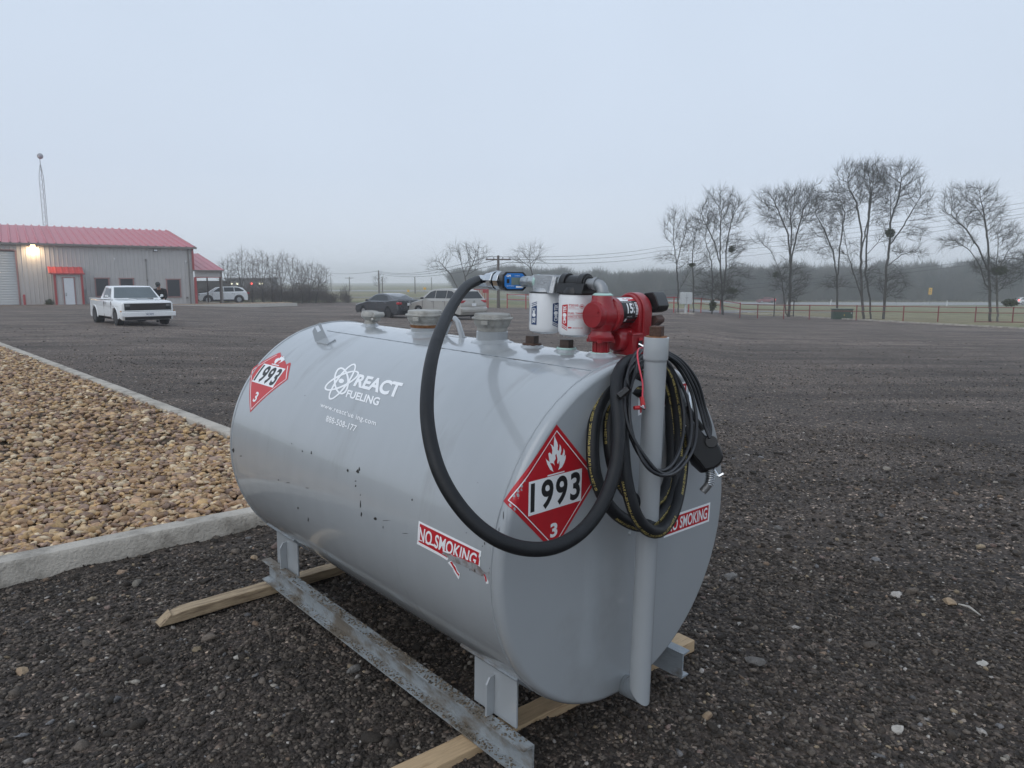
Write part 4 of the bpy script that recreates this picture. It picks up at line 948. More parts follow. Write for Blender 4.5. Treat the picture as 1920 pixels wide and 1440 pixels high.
# printed label wrapped round the motor: x along the motor, y degrees up from the camera side
dcm = Vector((0, 0, EYE)) - twor((.1, A0, MU)); mb0 = math.atan2(dcm.dot(TZ), -dcm.dot(TY))
def mlabel(vf, m, off):
    bm = bmesh.new(); vs = [bm.verts.new((v.x, v.y, 0)) for v in vf[0]]
    for f in vf[1]:
        try: bm.faces.new([vs[i] for i in f])
        except ValueError: pass
    bmesh.ops.triangulate(bm, faces=bm.faces); y = -85
    while y < 96: bmesh.ops.bisect_plane(bm, geom=bm.verts[:] + bm.edges[:] + bm.faces[:], plane_co=(0, y, 0), plane_no=(0, 1, 0)); y += 6
    bm.verts.index_update(); mb = MB(); r_ = MRR + off
    mb.add([(v.co.x, A0 - r_ * math.cos(mb0 + R(v.co.y)), MU + r_ * math.sin(mb0 + R(v.co.y))) for v in bm.verts], [tuple(v.index for v in f.verts) for f in bm.faces]); bm.free()
    tp('motor_label', mb, m, pump, smooth=0, recalc=False)
mlabel(rect2d(.062, -62, .168, 78), M['vinyl_black'], .0006); mlabel(rect2d(.062, 42, .168, 66), M['vinyl_white'], .0010); mlabel(poly2d([(.11, 42), (.168, 42), (.168, 55), (.12, 50)]), M['redprint'], .0014)
def mt(s, x0, y0, x1, y1, b=.03, m=None): V, F = text2d(s, b); mlabel((bil(norm2d(V), Vector((x0, y0)), Vector((x1, y0)), Vector((x1, y1)), Vector((x0, y1))), F), m or M['vinyl_white'], .0012)
mt('15', .090, -12, .127, 30, .035); mt('G\nP\nM', .130, -12, .137, 30, .03); mt('FUEL TRANSFER PUMP', .066, 34, .130, 39, 0); mt('FILL-RITE', .09, 50, .14, 60, .02, M['redprint'])
mlabel(rect2d(.145, -18, .162, 34), M['vinyl_white'], .0010); mt('WARNING\nNOTICE\nREAD\nMANUAL', .1465, -14, .1605, 30, 0, M['vinyl_black'])
mt('12 VOLT DC', .09, -28, .125, -22, 0); mt('DIESEL', .145, -28, .163, -23, 0); mt('MADE IN USA', .10, -44, .15, -38, 0, M['redprint']); mlabel(rect2d(.085, -48, .096, -34), M['vinyl_white'], .0010)
# end bell and lower switch housing
mb = MB(); BY = lambda y, z, x: (x, A0 + y, z)
bell = [(.062 * math.cos(t), MU + .062 * math.sin(t)) for t in [math.pi * i / 16 for i in range(17)]] + [(-.062, .60), (-.045, .568), (.045, .560), (.062, .60)]
mb.prism([(-y, z) for y, z in bell][::-1], lambda y, z: BY(y, z, .178), lambda y, z: BY(y * 1.0, z, .232))
mb.prism([(-y * .88, MU + (z - MU) * .93) for y, z in bell][::-1], lambda y, z: BY(y, z, .160), lambda y, z: BY(y, z, .180))
tp('end_bell', mb, M['pump'], pump, smooth=40, bevel=.004, segs=3)
mb = MB(); mb.lathe([(.0, .070), (.030, .071), (.037, .078), (.040, .100), (.041, .180)], c=(0, A0 - .004, .625), axis='X', n=36)
mb.box((.145, A0 - .02, .612), (.07, .082, .075)); mb.tube([(.098, A0 - .052, .655), (.10, A0 - .060, .655)], .006, 8); mb.tube([(.11, A0 - .058, .645), (.175, A0 - .058, .645)], .0045, 8)
tp('switch_housing', mb, M['pump'], pump, smooth=40, bevel=.004)
def plab(x0, z0, x1, z1, y, m): mb = MB(); mb.add([(x0 + (z0 - .57) * .12, y, z0), (x1 + (z0 - .57) * .12, y, z0), (x1 + (z1 - .57) * .12, y, z1), (x0 + (z1 - .57) * .12, y, z1)], [(0, 1, 2, 3)]); tp('warning_label', mb, m, pump, smooth=0, recalc=False)
yy = A0 - .0655
plab(.138, .588, .163, .600, yy, M['vinyl_white']); plab(.138, .600, .163, .625, yy, M['vinyl_black']); plab(.138, .625, .163, .634, yy, M['redprint'])
# nozzle holder behind the pump and its bracket
dd = lambda px, py, s_: hit_plane(px, py, 's', s_)
mb = MB(); P_ = [dd(*p, .200) for p in ((1196, 562), (1209, 549), (1224, 547.5), (1230, 556), (1235.5, 574), (1232, 583), (1222.5, 587), (1217, 576), (1214, 566))]; n = len(P_)
Q_ = [p + Vector((.075, .01, 0)) for p in P_]; mb.add(P_ + Q_, [tuple(range(n)), tuple(range(n, 2 * n))[::-1]] + [(k, (k + 1) % n, n + (k + 1) % n, n + k) for k in range(n)])
tp('nozzle_holder', mb, M['black'], pump, smooth=30, bevel=.003)
mb = MB(); P_ = [dd(*p, .215) for p in ((1216, 592), (1229, 591), (1234, 598), (1233, 604), (1217, 617), (1215, 616))]; n = len(P_); Q_ = [p + Vector((.04, 0, 0)) for p in P_]
mb.add(P_ + Q_, [tuple(range(n)), tuple(range(n, 2 * n))[::-1]] + [(k, (k + 1) % n, n + (k + 1) % n, n + k) for k in range(n)]); tp('holder_boot', mb, mat('brown_boot', (.10, .06, .05), rough=.7), pump, bevel=.003)
mb = MB(); P_ = [dd(*p, .195) for p in ((1218, 574), (1221, 574), (1223, 579), (1216, 625), (1214, 625), (1220, 580), (1217, 579))]; n = len(P_); Q_ = [p + Vector((.004, 0, 0)) for p in P_]
mb.add(P_ + Q_, [tuple(range(n)), tuple(range(n, 2 * n))[::-1]] + [(k, (k + 1) % n, n + (k + 1) % n, n + k) for k in range(n)]); tp('bracket', mb, M['chrome'], pump, smooth=0)

for o_ in [pump] + list(pump.children):       # the motor is short-coupled
    if o_.name.startswith(('nozzle_holder', 'holder_boot', 'bracket')): continue
    for v_ in o_.data.vertices:
        if v_.co.x > 0: v_.co.x *= .82
# ---- standpipe in front of the end plate
SPA = -.11; SPR = .0340
t0, t1 = hit_plane(1231, 632, 'a', SPA), hit_plane(1199, 1296, 'a', SPA)
dirp = (t0 - t1).normalized(); mb = MB(); n = 40; vs = []
e1 = Vector((1, 0, 0)); e2 = Vector((0, 1, 0))
for c_, sh in ((t0 - dirp * .012, 0), (t1, 1)):
    for k in range(n):
        t = 2 * math.pi * k / n; o_ = e1 * math.cos(t) + e2 * math.sin(t); vs.append(c_ + o_ * SPR + Vector((0, 0, sh * math.sin(t) * SPR * 1.0)))
_se = hit_plane(1174, 1284, 'a', 0); stub_end = Vector((_se.x, .004, _se.z))
mb.add(vs, [(k, (k + 1) % n, n + (k + 1) % n, n + k) for k in range(n)] + [tuple(range(n, 2 * n))])
sp = tp('standpipe', mb, M['paint'], smooth=50)
mb = MB(); vs = []
for k in range(n):
    t = 2 * math.pi * k / n; vs.append(t1 + (e1 * math.cos(t) + e2 * math.sin(t)) * SPR * .985 + Vector((0, 0, math.sin(t) * SPR)))
for k in range(n):
    t = 2 * math.pi * k / n; vs.append(stub_end + Vector((.036 * math.cos(t), 0, .036 * math.sin(t))))
mb.add(vs, [(k, (k + 1) % n, n + (k + 1) % n, n + k) for k in range(n)]); tp('elbow_stub', mb, M['paint_worn'], smooth=50)
mb = MB(); cz = t0; b1 = cz - dirp * .068
mb.tube([b1 - dirp * .004, b1, b1 + dirp * .004], [.035, .0370, .0378], 40, cap=False); mb.tube([b1 + dirp * .003, cz - dirp * .003, cz, cz + dirp * .0005], [.0378, .0378, .0370, .034], 40); cap_ = tp('coupling', mb, M['paint'], sp)
mb = MB(); mb.tube([cz, cz + dirp * .0035], [.0335, .031], 32); tp('rust_ring', mb, M['rust_orange'], sp)
mb = MB(); mb.box(cz + dirp * .018, (.036, .036, .030), Matrix.Rotation(.35, 3, 'Z')); tp('square_plug', mb, M['rust'], sp, bevel=.002)
sc_ = hit_plane(1181, 1000, 'a', 0); mb = MB(); mb.lathe([(0, -.006), (.006, -.005), (.008, 0)], c=(sc_.x, 0, sc_.z), axis='Y', n=12); tp('rivet', mb, M['paint'])

# ---- legs and skid rails
for sgn in (-1, 1):
    for a0, a1 in ((.120, .330), (1.630, 1.850)):
        sx_ = sgn * .385; us = -math.sqrt(TR ** 2 - .385 ** 2)
        mb = MB(); mb.box((sx_, (a0 + a1) / 2, (-.596 + us) / 2 + .004), (.008, a1 - a0, us + .596 + .012))
        am = (a0 + a1) / 2 + .005; so = sgn * (.385 + .004)
        mb.prism([(0, -.596), (.034, -.596), (.034, us - .052), (.020, us - .030), (0, us - .026)], lambda x, z: (so + sgn * x, am - .004, z), lambda x, z: (so + sgn * x, am + .004, z))
        tp('support_leg', mb, M['paint'], smooth=0, bevel=.0015)
        t = math.atan2(-.385, us) if sgn < 0 else math.atan2(.385, us)
        mb = MB()
        for i in range(3):
            pass
        rr = TR + .004; vs = []
        for i in range(7):
            tt = t + sgn * (-.085 + .17 * i / 6)
            for r_ in (TR - .001, TR + .006):
                for a_ in (a0 - .035, a1 + .035): vs.append((r_ * math.sin(tt), a_, r_ * math.cos(tt)))
        fs = []
        for i in range(6):
            b = i * 4; fs += [(b + 2, b + 3, b + 7, b + 6), (b, b + 2, b + 6, b + 4), (b + 1, b + 3, b + 7, b + 5)]
        fs += [(0, 1, 3, 2), (24, 25, 27, 26)]
        mb.add(vs, fs); tp('saddle_plate', mb, M['paint_worn'], smooth=0)
    w = sgn * .40; o_ = sgn * .046; ut, hh = -.596, .103
    mb = MB(); prof_ = [(0, 0), (o_, 0), (o_, -.005), (sgn * .007, -.009), (sgn * .007, -hh + .009), (o_, -hh + .005), (o_, -hh), (0, -hh)]
    vs = []; NS = 60
    for i in range(NS + 1):
        a_ = .025 + (1.909 - .025) * i / NS; up_ = .010 * i / NS
        for x, z in prof_: vs.append((w + x, a_, ut + z + up_))
    k = len(prof_); mb.add(vs, [(i * k + q_, i * k + (q_ + 1) % k, (i + 1) * k + (q_ + 1) % k, (i + 1) * k + q_) for i in range(NS) for q_ in range(k)] + [tuple(range(k)), tuple(NS * k + q_ for q_ in range(k))[::-1]])
    rl = tp('skid_rail', mb, M['paint_muddy'] if sgn < 0 else M['paint_worn'], smooth=0)
    # cakes of dried mud lying on the flanges
    if sgn < 0:
        qq = random.Random(5); N = 1500; xs = np.array([qq.uniform(0, 1) for _ in range(N)]); A_ = .05 + 1.8 * np.array([qq.betavariate(1.3, 1.8) for _ in range(N)]); topf = np.array([qq.random() < .45 for _ in range(N)])
        X = w + o_ * np.where(topf, xs, .2 + .75 * xs ** 1.5); Z = np.where(topf, ut + .001, ut - hh + .007) + .010 * (A_ - .025) / 1.884
        pc_ = np.array([(.17, .14, .105)]) * np.random.RandomState(2).uniform(.5, 1.3, (N, 1)); sz = np.random.RandomState(3).uniform(.0015, .0055, N)
        o = scatter('dried_mud', X, A_, Z, sz, np.full(N, .55), pc_, 1, M['pebble'], .25, kind=None, seed=9); o.parent = rl

# ================================================================= TIMBERS UNDER THE SKID
def timber(name, p0, p1, w, hgt, m, label, zt, seed, worn=False):
    """a sawn beam from p0 to p1 (front lower edge line), top at zt"""
    p0, p1 = Vector(p0), Vector(p1); d = (p1 - p0).normalized(); L = (p1 - p0).length; nn = Vector((-d.y, d.x))
    o = bpy.data.objects.new(name, None); q = random.Random(seed); mb = MB(); N = 40; vs = []
    for i in range(N + 1):
        x = L * i / N; e = 0
        for (y, z) in ((0, -hgt), (0, 0), (w, 0), (w, -hgt)):
            jit = lambda: q.uniform(-.0012, .0012); ww = 1
            xx = x
            if i == 0: xx = x + (q.uniform(0, .02) if worn else 0) + (.05 if worn and z == 0 else 0)
            if i == 1 and worn and z == 0: z = -.012
            vs.append((xx + (jit() if 0 < i < N else 0), y + jit(), z + jit()))
    mb.add(vs, [(4 * i + k, 4 * i + (k + 1) % 4, 4 * i + 4 + (k + 1) % 4, 4 * i + 4 + k) for i in range(N) for k in range(4)] + [(0, 1, 2, 3), (4 * N + 3, 4 * N + 2, 4 * N + 1, 4 * N)])
    ob = obj(name, mb, m, smooth=25, bevel=.003); ob.location = (p0.x, p0.y, zt); ob.rotation_euler = (0, 0, math.atan2(d.y, d.x)); return tag(ob, label, 'timber', 'timbers under the skid rails')
timber('timber_beam', (-1.585, 3.04), (.10, 4.52), .075, .048, M['timber'], 'weathered timber beam sticking out left under the far end of the skid', .112, 1, True)
timber('timber_beam', (-.56, 1.83), (.785, 2.90), .088, .052, M['timber_new'], 'fresh pale timber beam under the near end of the skid', .0800, 2)

# ================================================================= HOSES AND CABLES
def spline(P, step=.012):
    P = [Vector(p) for p in P]; P = [P[0] * 2 - P[1]] + P + [P[-1] * 2 - P[-2]]; out = []
    for i in range(1, len(P) - 2):
        a, b, c, d = P[i - 1:i + 3]; n = max(2, int((c - b).length / step))
        for k in range(n):
            t = k / n; out.append(.5 * ((2 * b) + (c - a) * t + (2 * a - 5 * b + 4 * c - d) * t * t + (3 * b - a - 3 * c + d) * t ** 3))
    out.append(P[-2]); return out
def hpts(L): return [atf(*p) for p in L]
HR = .0197
lead = [(903, 527, 2.885), (893, 527, 2.865), (870, 542, 2.70), (842, 585, 2.46), (817, 645, 2.22), (803, 715, 2.05), (802, 795, 1.94), (822, 880, 1.87), (862, 950, 1.84), (915, 1001, 1.83), (975, 1027, 1.84), (1037, 1026, 1.87), (1092, 995, 1.93),
        (1132, 940, 1.98), (1155, 870, 2.03), (1160, 800, 2.07), (1156, 742, 2.12), (1160, 700, 2.18), (1182, 676, 2.27)]
# the coil, three turns hung behind the standpipe
coil = [(1222, 680, 2.335), (1252, 705, 2.40), (1268, 770, 2.43), (1272, 850, 2.42), (1262, 925, 2.36), (1232, 972, 2.26), (1196, 985, 2.19), (1150, 958, 2.14), (1120, 905, 2.12), (1111, 840, 2.13), (1120, 770, 2.18), (1150, 720, 2.24), (1186, 706, 2.31),
        (1222, 708, 2.335), (1246, 735, 2.42), (1258, 800, 2.44), (1260, 870, 2.42), (1245, 925, 2.36), (1215, 946, 2.27), (1182, 930, 2.22), (1152, 880, 2.18), (1142, 815, 2.19), (1150, 760, 2.24), (1180, 735, 2.31),
        (1222, 738, 2.335), (1252, 745, 2.46), (1275, 800, 2.46), (1280, 870, 2.42), (1268, 945, 2.32), (1245, 990, 2.22), (1218, 995, 2.13), (1192, 965, 2.08), (1175, 905, 2.07), (1168, 840, 2.09), (1166, 775, 2.13), (1172, 725, 2.20), (1192, 690, 2.28),
        (1222, 668, 2.345), (1247, 685, 2.42), (1262, 712, 2.46), (1268, 728, 2.47)]
path = spline(hpts(lead + coil))
mb = MB(); mb.tube(path, HR, 18)
hose = tag(obj('fuel_hose', mb, M['rubber'], smooth=60), 'thick black fuel hose looping from the meter and coiled round the grey standpipe', 'hose')
# yellow print following the hose
arc = [0.0]
for a, b in zip(path[:-1], path[1:]): arc.append(arc[-1] + (b - a).length)
def on_path(s):
    s = max(0, min(arc[-1] - 1e-4, s)); i = max(0, min(len(path) - 2, int(np.searchsorted(arc, s)) - 1)); t = (s - arc[i]) / (arc[i + 1] - arc[i])
    p = path[i].lerp(path[i + 1], t); T_ = (path[min(i + 2, len(path) - 1)] - path[max(i - 1, 0)]).normalized(); v = (Vector((0, 0, EYE)) - p); v = (v - T_ * v.dot(T_)).normalized(); return p, T_, v
def hose_text(s0, s, hgt, ang, flip=False):
    V, F = text2d(s, .012); sc = hgt / .72; mb = MB(); vs = []
    L = max(v.x for v in V) * sc
    for v in V:
        x = v.x * sc; y = (v.y - .36) * sc; p, T_, nrm = on_path(s0 + (L - x if flip else x)); y = -y if flip else y
        b = T_.cross(nrm) * (1); aa = ang + y / HR; vs.append(p + (nrm * math.cos(aa) - b * -math.sin(aa)) * (HR + .0006))
    mb.add(vs, F); obj('hose_print', mb, M['hose_print'], hose, smooth=0, recalc=False); return L
MSG = '\u00d8 1"(25.4 mm) FUEL HOSE ANTI STATIC  GZ/EN 1360:2013-1-D/NT-25-16 RAAS      '
lead_end = atf(*lead[-1]); s = arc[min(range(len(path)), key=lambda i: (path[i] - lead_end).length)] + .12
while s < arc[-1] - 1.0: s += hose_text(s, MSG, .0078, -.55, False) + .10
# crimped ferrules
def ferr(s0, s1, r_, m, name):
    pts = [on_path(s0 + (s1 - s0) * i / 6)[0] for i in range(7)]; mb = MB(); mb.tube(pts, [r_ * .97, r_, r_, r_ * .94, r_, r_, r_ * .97], 20); return obj(name, mb, m, hose, smooth=50)
e0 = path[0]; d0 = (atf(925, 528, 2.83) - e0)
mb = MB(); mb.tube([e0 - d0 * .1, e0 + d0 * .7], [.0235, .0235], 22); mb.tube([e0 + d0 * .7, e0 + d0 * 1.0], [.028, .028], 8); obj('hose_ferrule', mb, M['chrome'], hose, smooth=40)
# nozzle hanging on the right of the coil
N_ = lambda *a: atf(*a)
mb = MB(); mb.tube([N_(1264, 722, 2.47), N_(1272, 748, 2.475)], [.0225, .0225], 20); mb.tube([N_(1272, 748, 2.475), N_(1281, 772, 2.48)], [.027, .025], 12)
mb.tube([N_(1276, 757, 2.475), N_(1278, 763, 2.475)], [.031, .031], 12); obj('swivel', mb, mat('swivel_steel', (.12, .125, .13), rough=.35, metal=.7, var=.3), hose, smooth=30)
mb = MB(); mb.tube([N_(1279, 766, 2.50), N_(1292, 770, 2.52), N_(1290, 740, 2.52), N_(1286, 728, 2.52)], [.016, .014, .012, .010], 10); obj('inlet_fitting', mb, M['chrome'], hose, smooth=30)
mb = MB(); mb.tube([N_(1281, 770, 2.485), N_(1288, 800, 2.48), N_(1302, 832, 2.46), N_(1316, 862, 2.45), N_(1326, 882, 2.45)], [.026, .033, .040, .040, .024], 14)
body = N_(1318, 838, 2.45)
P_ = [(1284, 800), (1300, 790), (1322, 816), (1336, 820), (1350, 838), (1357, 856), (1352, 868), (1340, 878), (1322, 882), (1312, 868), (1296, 850), (1288, 828)]
A_ = [N_(x, y, 2.40) for x, y in P_]; B_ = [N_(x, y, 2.475) for x, y in P_]; n = len(P_)
mb.add(A_ + B_, [tuple(range(n)), tuple(range(n, 2 * n))[::-1]] + [(k, (k + 1) % n, n + (k + 1) % n, n + k) for k in range(n)])
nozzle = obj('nozzle', mb, M['black'], hose, smooth=40, bevel=.006, segs=3)
mb = MB(); mb.tube([N_(1334, 828, 2.405), N_(1334, 828, 2.385)], [.021, .019], 20); mb.tube([N_(1318, 806, 2.42), N_(1300, 780, 2.44), N_(1290, 762, 2.46)], [.010, .009, .008], 8); obj('vent_cover', mb, M['black'], nozzle, smooth=40)
sp_path = spline([N_(1330, 878, 2.44), N_(1331.5, 888, 2.44), N_(1331, 900, 2.44), N_(1327, 910, 2.44), N_(1317, 922, 2.44)], .003)
mb = MB(); mb.tube(sp_path, .0135, 16); obj('spout', mb, mat('spout_steel', (.20, .20, .20), rough=.4, metal=.6), nozzle, smooth=50)
mb = MB(); rr = []
kk = len(sp_path); turns = 9
for i in range(turns * 12):
    f = i / (turns * 12) * .66 * (kk - 2); j = int(f); p = sp_path[j].lerp(sp_path[j + 1], f - j); T_ = (sp_path[j + 1] - sp_path[max(0, j - 1)]).normalized(); u_ = T_.orthogonal().normalized(); v_ = T_.cross(u_); t = i / 12 * 2 * math.pi
    rr.append(p + (u_ * math.cos(t) + v_ * math.sin(t)) * .0155)
mb.tube(rr, .0018, 6); obj('spout_spring', mb, M['chrome'], nozzle, smooth=60)
mb = MB(); mb.tube([N_(1338, 880, 2.43), N_(1347, 893, 2.42)], [.005, .005], 8); mb.tube([N_(1347, 893, 2.42), N_(1356, 888, 2.42)], [.006, .006], 6); mb.tube([N_(1341, 874, 2.42), N_(1350, 868, 2.42)], [.008, .006], 8); obj('trigger_lever', mb, M['chrome'], nozzle, smooth=30)
mb = MB(); mb.tube([N_(1281, 797, 2.44), N_(1292, 812, 2.43), N_(1290, 815, 2.43), N_(1280, 800, 2.44)], [.007, .008, .006, .004], 6); obj('white_tag', mb, M['vinyl_white'], nozzle, smooth=30)

# black two-core power cable, hung in the same place
CR = .0056; TDx = lambda L: spline(hpts(L), .01)
loops = [
    (1206, 655, 2.33), (1192, 662, 2.27), (1180, 690, 2.19), (1172, 735, 2.14), (1172, 775, 2.12), (1185, 825, 2.10), (1208, 865, 2.09), (1238, 883, 2.11), (1262, 868, 2.20), (1278, 830, 2.30), (1282, 780, 2.36), (1272, 725, 2.40), (1252, 685, 2.39),
    (1224, 664, 2.345), (1200, 670, 2.28), (1188, 700, 2.20), (1180, 745, 2.13), (1182, 795, 2.09), (1196, 845, 2.07), (1218, 880, 2.06), (1248, 892, 2.09), (1276, 878, 2.19), (1300, 840, 2.31), (1306, 790, 2.37), (1296, 735, 2.41), (1272, 690, 2.41), (1246, 668, 2.38),
    (1222, 672, 2.345), (1196, 680, 2.26), (1176, 705, 2.16), (1170, 750, 2.11), (1178, 800, 2.08), (1205, 850, 2.07), (1240, 888, 2.08), (1268, 876, 2.19), (1290, 840, 2.29), (1296, 790, 2.36), (1286, 740, 2.40), (1262, 695, 2.40), (1244, 675, 2.37)]
cable_mb = MB(); cable_mb.tube(TDx(loops), CR, 10)
tail = [(1246, 663, 2.37), (1275, 684, 2.39), (1298, 722, 2.40), (1312, 765, 2.41), (1322, 800, 2.40), (1331, 822, 2.385)]
for dx, dz in ((0, 0), (5, .012), (10, .02)):
    cable_mb.tube(TDx([(x + dx * (1 if i < 5 else 0) * min(1, i / 2), y - dx * .6 * (i < 3), d + dz) for i, (x, y, d) in enumerate(tail)]), CR, 10)
cable_mb.tube(TDx([(1206, 655, 2.33), (1196, 668, 2.25), (1190, 700, 2.17), (1182, 730, 2.12), (1176, 712, 2.11), (1180, 690, 2.15), (1196, 668, 2.22)]), CR * .7, 8)
cable = tag(obj('power_cable', cable_mb, M['cable'], smooth=60), 'thin black twin power cable hung in loops over the thick hose on the standpipe', 'cable')
mb = MB(); mb.tube([atf(1160, 744, 2.085), atf(1177, 730, 2.09)], [.011, .011], 6); obj('velcro_strap', mb, M['black'], cable, smooth=20)
wire = TDx([(1206, 652, 2.27), (1197, 655, 2.20), (1195.5, 670, 2.16), (1200, 695, 2.14), (1205, 720, 2.135), (1204.5, 745, 2.13)])
mb = MB(); mb.tube(wire, .0026, 8); obj('red_wire', mb, M['pinkwire'], cable, smooth=60)
mb = MB(); mb.tube([atf(1203, 744, 2.13), atf(1206, 760, 2.13)], [.0065, .0072], 8); mb.tube([atf(1203, 764, 2.13), atf(1189, 765, 2.12)], [.0068, .0060], 8); mb.tube([atf(1203, 762, 2.13), atf(1209, 766, 2.13)], .005, 8); obj('battery_clip', mb, M['redplastic'], cable, smooth=30)
mb = MB(); mb.tube([atf(1205, 760, 2.125), atf(1208, 767, 2.12), atf(1200, 762, 2.12)], .003, 6); mb.tube([atf(1198, 645, 2.25), atf(1209, 651, 2.24)], .004, 6); obj('clip_spring', mb, M['chrome'], cable, smooth=30)
# ================================================================= BUILDING
WU = Vector((.822, .569, 0)).normalized(); WN = Vector((-WU.y, WU.x, 0))     # along the front wall, and away from us
g0 = gp(366, 571.5); WALL_Z = g0.z
bld = bpy.data.objects.new('metal_building', None); C.objects.link(bld)
bld.matrix_world = Matrix.Translation(g0) @ Matrix((WU, WN, Vector((0, 0, 1)))).transposed().to_4x4()
tag(bld, 'long grey metal building with pink red ribbed roof and lit lamp under the eave', 'building')
BI = bld.matrix_world.inverted()
def wt(px, py=540, off=0.0):      # photo pixel -> (along wall, height) on the front wall plane
    o = BI @ Vector((0, 0, EYE)); d = BI.to_3x3() @ ray(px, py); t = (off - o.y) / d.y; p = o + d * t; return p.x, p.z
def bp_(name, mb, m, parent=None, **kw): return obj(name, mb, m, parent or bld, **kw)
EAVE = wt(366, 466)[1]; XL = -26.0; DEP = 26.0; RISE = 2.25; OPEN = wt(27, 470)
def ribbed(x0, x1, z0, z1, y=0.0, pitch=.305, h=.03, face=-1):
    """vertical ribbed panel in the wall plane"""
    mb = MB(); x = x0; pts = []
    while x < x1 - 1e-4:
        for dx, dy in ((0, 0), (pitch * .36, 0), (pitch * .42, h), (pitch * .54, h), (pitch * .60, 0)):
            if x + dx < x1: pts.append((x + dx, dy))
        x += pitch
    pts.append((x1, 0)); n = len(pts)
    mb.add([(a, y + face * b, z0) for a, b in pts] + [(a, y + face * b, z1) for a, b in pts], [(i, i + 1, n + i + 1, n + i) for i in range(n - 1)]); return mb
gx, gz = OPEN
w1 = ribbed(gx, 0, -.3, EAVE); w2 = ribbed(XL, gx, gz, EAVE); w1.add(w2.v, w2.f); w3 = ribbed(XL, gx - 4.3, -.3, gz); w1.add(w3.v, w3.f)
w1.add([(0, 0, -.3), (0, DEP, -.3), (0, DEP, EAVE), (0, DEP / 2, EAVE + RISE), (0, 0, EAVE)], [(0, 1, 2, 3, 4)]); w1.add([(XL, 0, -.3), (XL, DEP, -.3), (XL, DEP, EAVE), (XL, DEP / 2, EAVE + RISE), (XL, 0, EAVE)], [(0, 1, 2, 3, 4)])
w1.add([(XL, DEP, -.3), (0, DEP, -.3), (0, DEP, EAVE), (XL, DEP, EAVE)], [(0, 1, 2, 3)]); bp_('wall', w1, M['wall'], smooth=0, recalc=False)
def ribroof(x0, x1, y0, z0, y1, z1, pitch=.61, h=.12, th=.04):
    mb = MB(); x = x0; pts = []
    while x < x1 - 1e-4:
        for dx, dz in ((0, 0), (.07, h), (.13, h), (.20, 0)):
            if x + dx < x1: pts.append((x + dx, dz))
        x += pitch
    pts.append((x1, 0)); n = len(pts)
    mb.add([(a, y0, z0 + b) for a, b in pts] + [(a, y1, z1 + b) for a, b in pts], [(i, i + 1, n + i + 1, n + i) for i in range(n - 1)])
    mb.add([(x0, y0, z0 - th), (x1, y0, z0 - th), (x1, y1, z1 - th), (x0, y1, z1 - th)], [(3, 2, 1, 0)]); return mb
rf = ribroof(XL - .2, .35, -.25, EAVE + .06, DEP / 2, EAVE + RISE + .06); r2 = ribroof(XL - .2, .35, DEP + .25, EAVE + .06, DEP / 2, EAVE + RISE + .06); rf.add(r2.v, r2.f); bp_('roof', rf, M['roof_red'], smooth=0, recalc=False)
mb = MB(); mb.box(((XL + .35) / 2, -.31, EAVE + .02), (.35 - XL, .13, .16)); bp_('gutter', mb, M['gutter'], bevel=.01)
mb = MB(); a_ = Vector((.38, -.25, EAVE + .06)); b_ = Vector((.38, DEP / 2, EAVE + RISE + .06)); mb.add([a_ + Vector((-.05, 0, -.16)), b_ + Vector((-.05, 0, -.16)), b_ + Vector((-.05, 0, .05)), a_ + Vector((-.05, 0, .05))], [(0, 1, 2, 3)]); bp_('rake_trim', mb, M['trim_red'], smooth=0)
zl = wt(366, 508)[1]
mb = MB(); mb.box((.03, -.03, (zl + EAVE) / 2), (.16, .10, EAVE - zl)); bp_('corner_trim', mb, M['trim_red'])
x_ = wt(354, 500)[0]
for xx, w_ in ((wt(353.5, 500)[0], .11), ):
    mb = MB(); mb.box((xx, -.10, EAVE / 2), (w_, .10, EAVE)); bp_('downspout', mb, M['gutter'])
xx = wt(359, 540)[0]; mb = MB(); mb.box((xx, -.06, EAVE / 2 - .2), (.09, .05, EAVE - .4)); bp_('downspout', mb, M['wall'])
# roll-up door
mb = MB(); z = -.1; vs = []; k = 0; zs = []
while z < gz: zs.append(z); z += .10
for i, z in enumerate(zs): vs += [(gx - 4.3, .06 + .02 * (i % 2), z), (gx, .06 + .02 * (i % 2), z)]
mb.add(vs, [(2 * i, 2 * i + 1, 2 * i + 3, 2 * i + 2) for i in range(len(zs) - 1)]); bp_('rollup_door', mb, M['rollup'], smooth=0)
mb = MB(); mb.box((gx + .05, -.02, gz / 2), (.10, .14, gz + .1)); mb.box((gx - 2.15, -.02, gz + .05), (4.3, .14, .09)); bp_('door_trim', mb, M['trim_brown'])
# porch box with door and bright awning
PD = -1.25
x0, x1 = wt(103, 540, PD)[0], wt(156, 540, PD)[0]; zt = wt(130, 513, PD)[1]
mb = ribbed(x0, x1, -.05, zt, PD, .3, .02); mb.add([(x0, PD, -.05), (x0, 0, -.05), (x0, 0, zt + .4), (x0, PD, zt)], [(0, 1, 2, 3)]); mb.add([(x1, PD, -.05), (x1, 0, -.05), (x1, 0, zt + .4), (x1, PD, zt)], [(0, 1, 2, 3)]); porch = bp_('entrance_porch', mb, M['wall'], smooth=0, recalc=False)
rp = ribroof(x0 - .35, x1 + .12, PD - .12, zt + .02, .0, zt + .55, .42, .03); bp_('awning', rp, M['awning_red'], porch, smooth=0, recalc=False)
mb = MB(); mb.box(((x0 + x1) / 2, PD - .15, zt - .02), (x1 - x0 + .4, .06, .10)); bp_('awning_fascia', mb, M['trim_red'], porch)
for xx in (x0 + .03, x1 - .05): mb = MB(); mb.box((xx, PD - .04, zt / 2), (.16, .10, zt)); bp_('corner_trim', mb, M['trim_red'], porch)
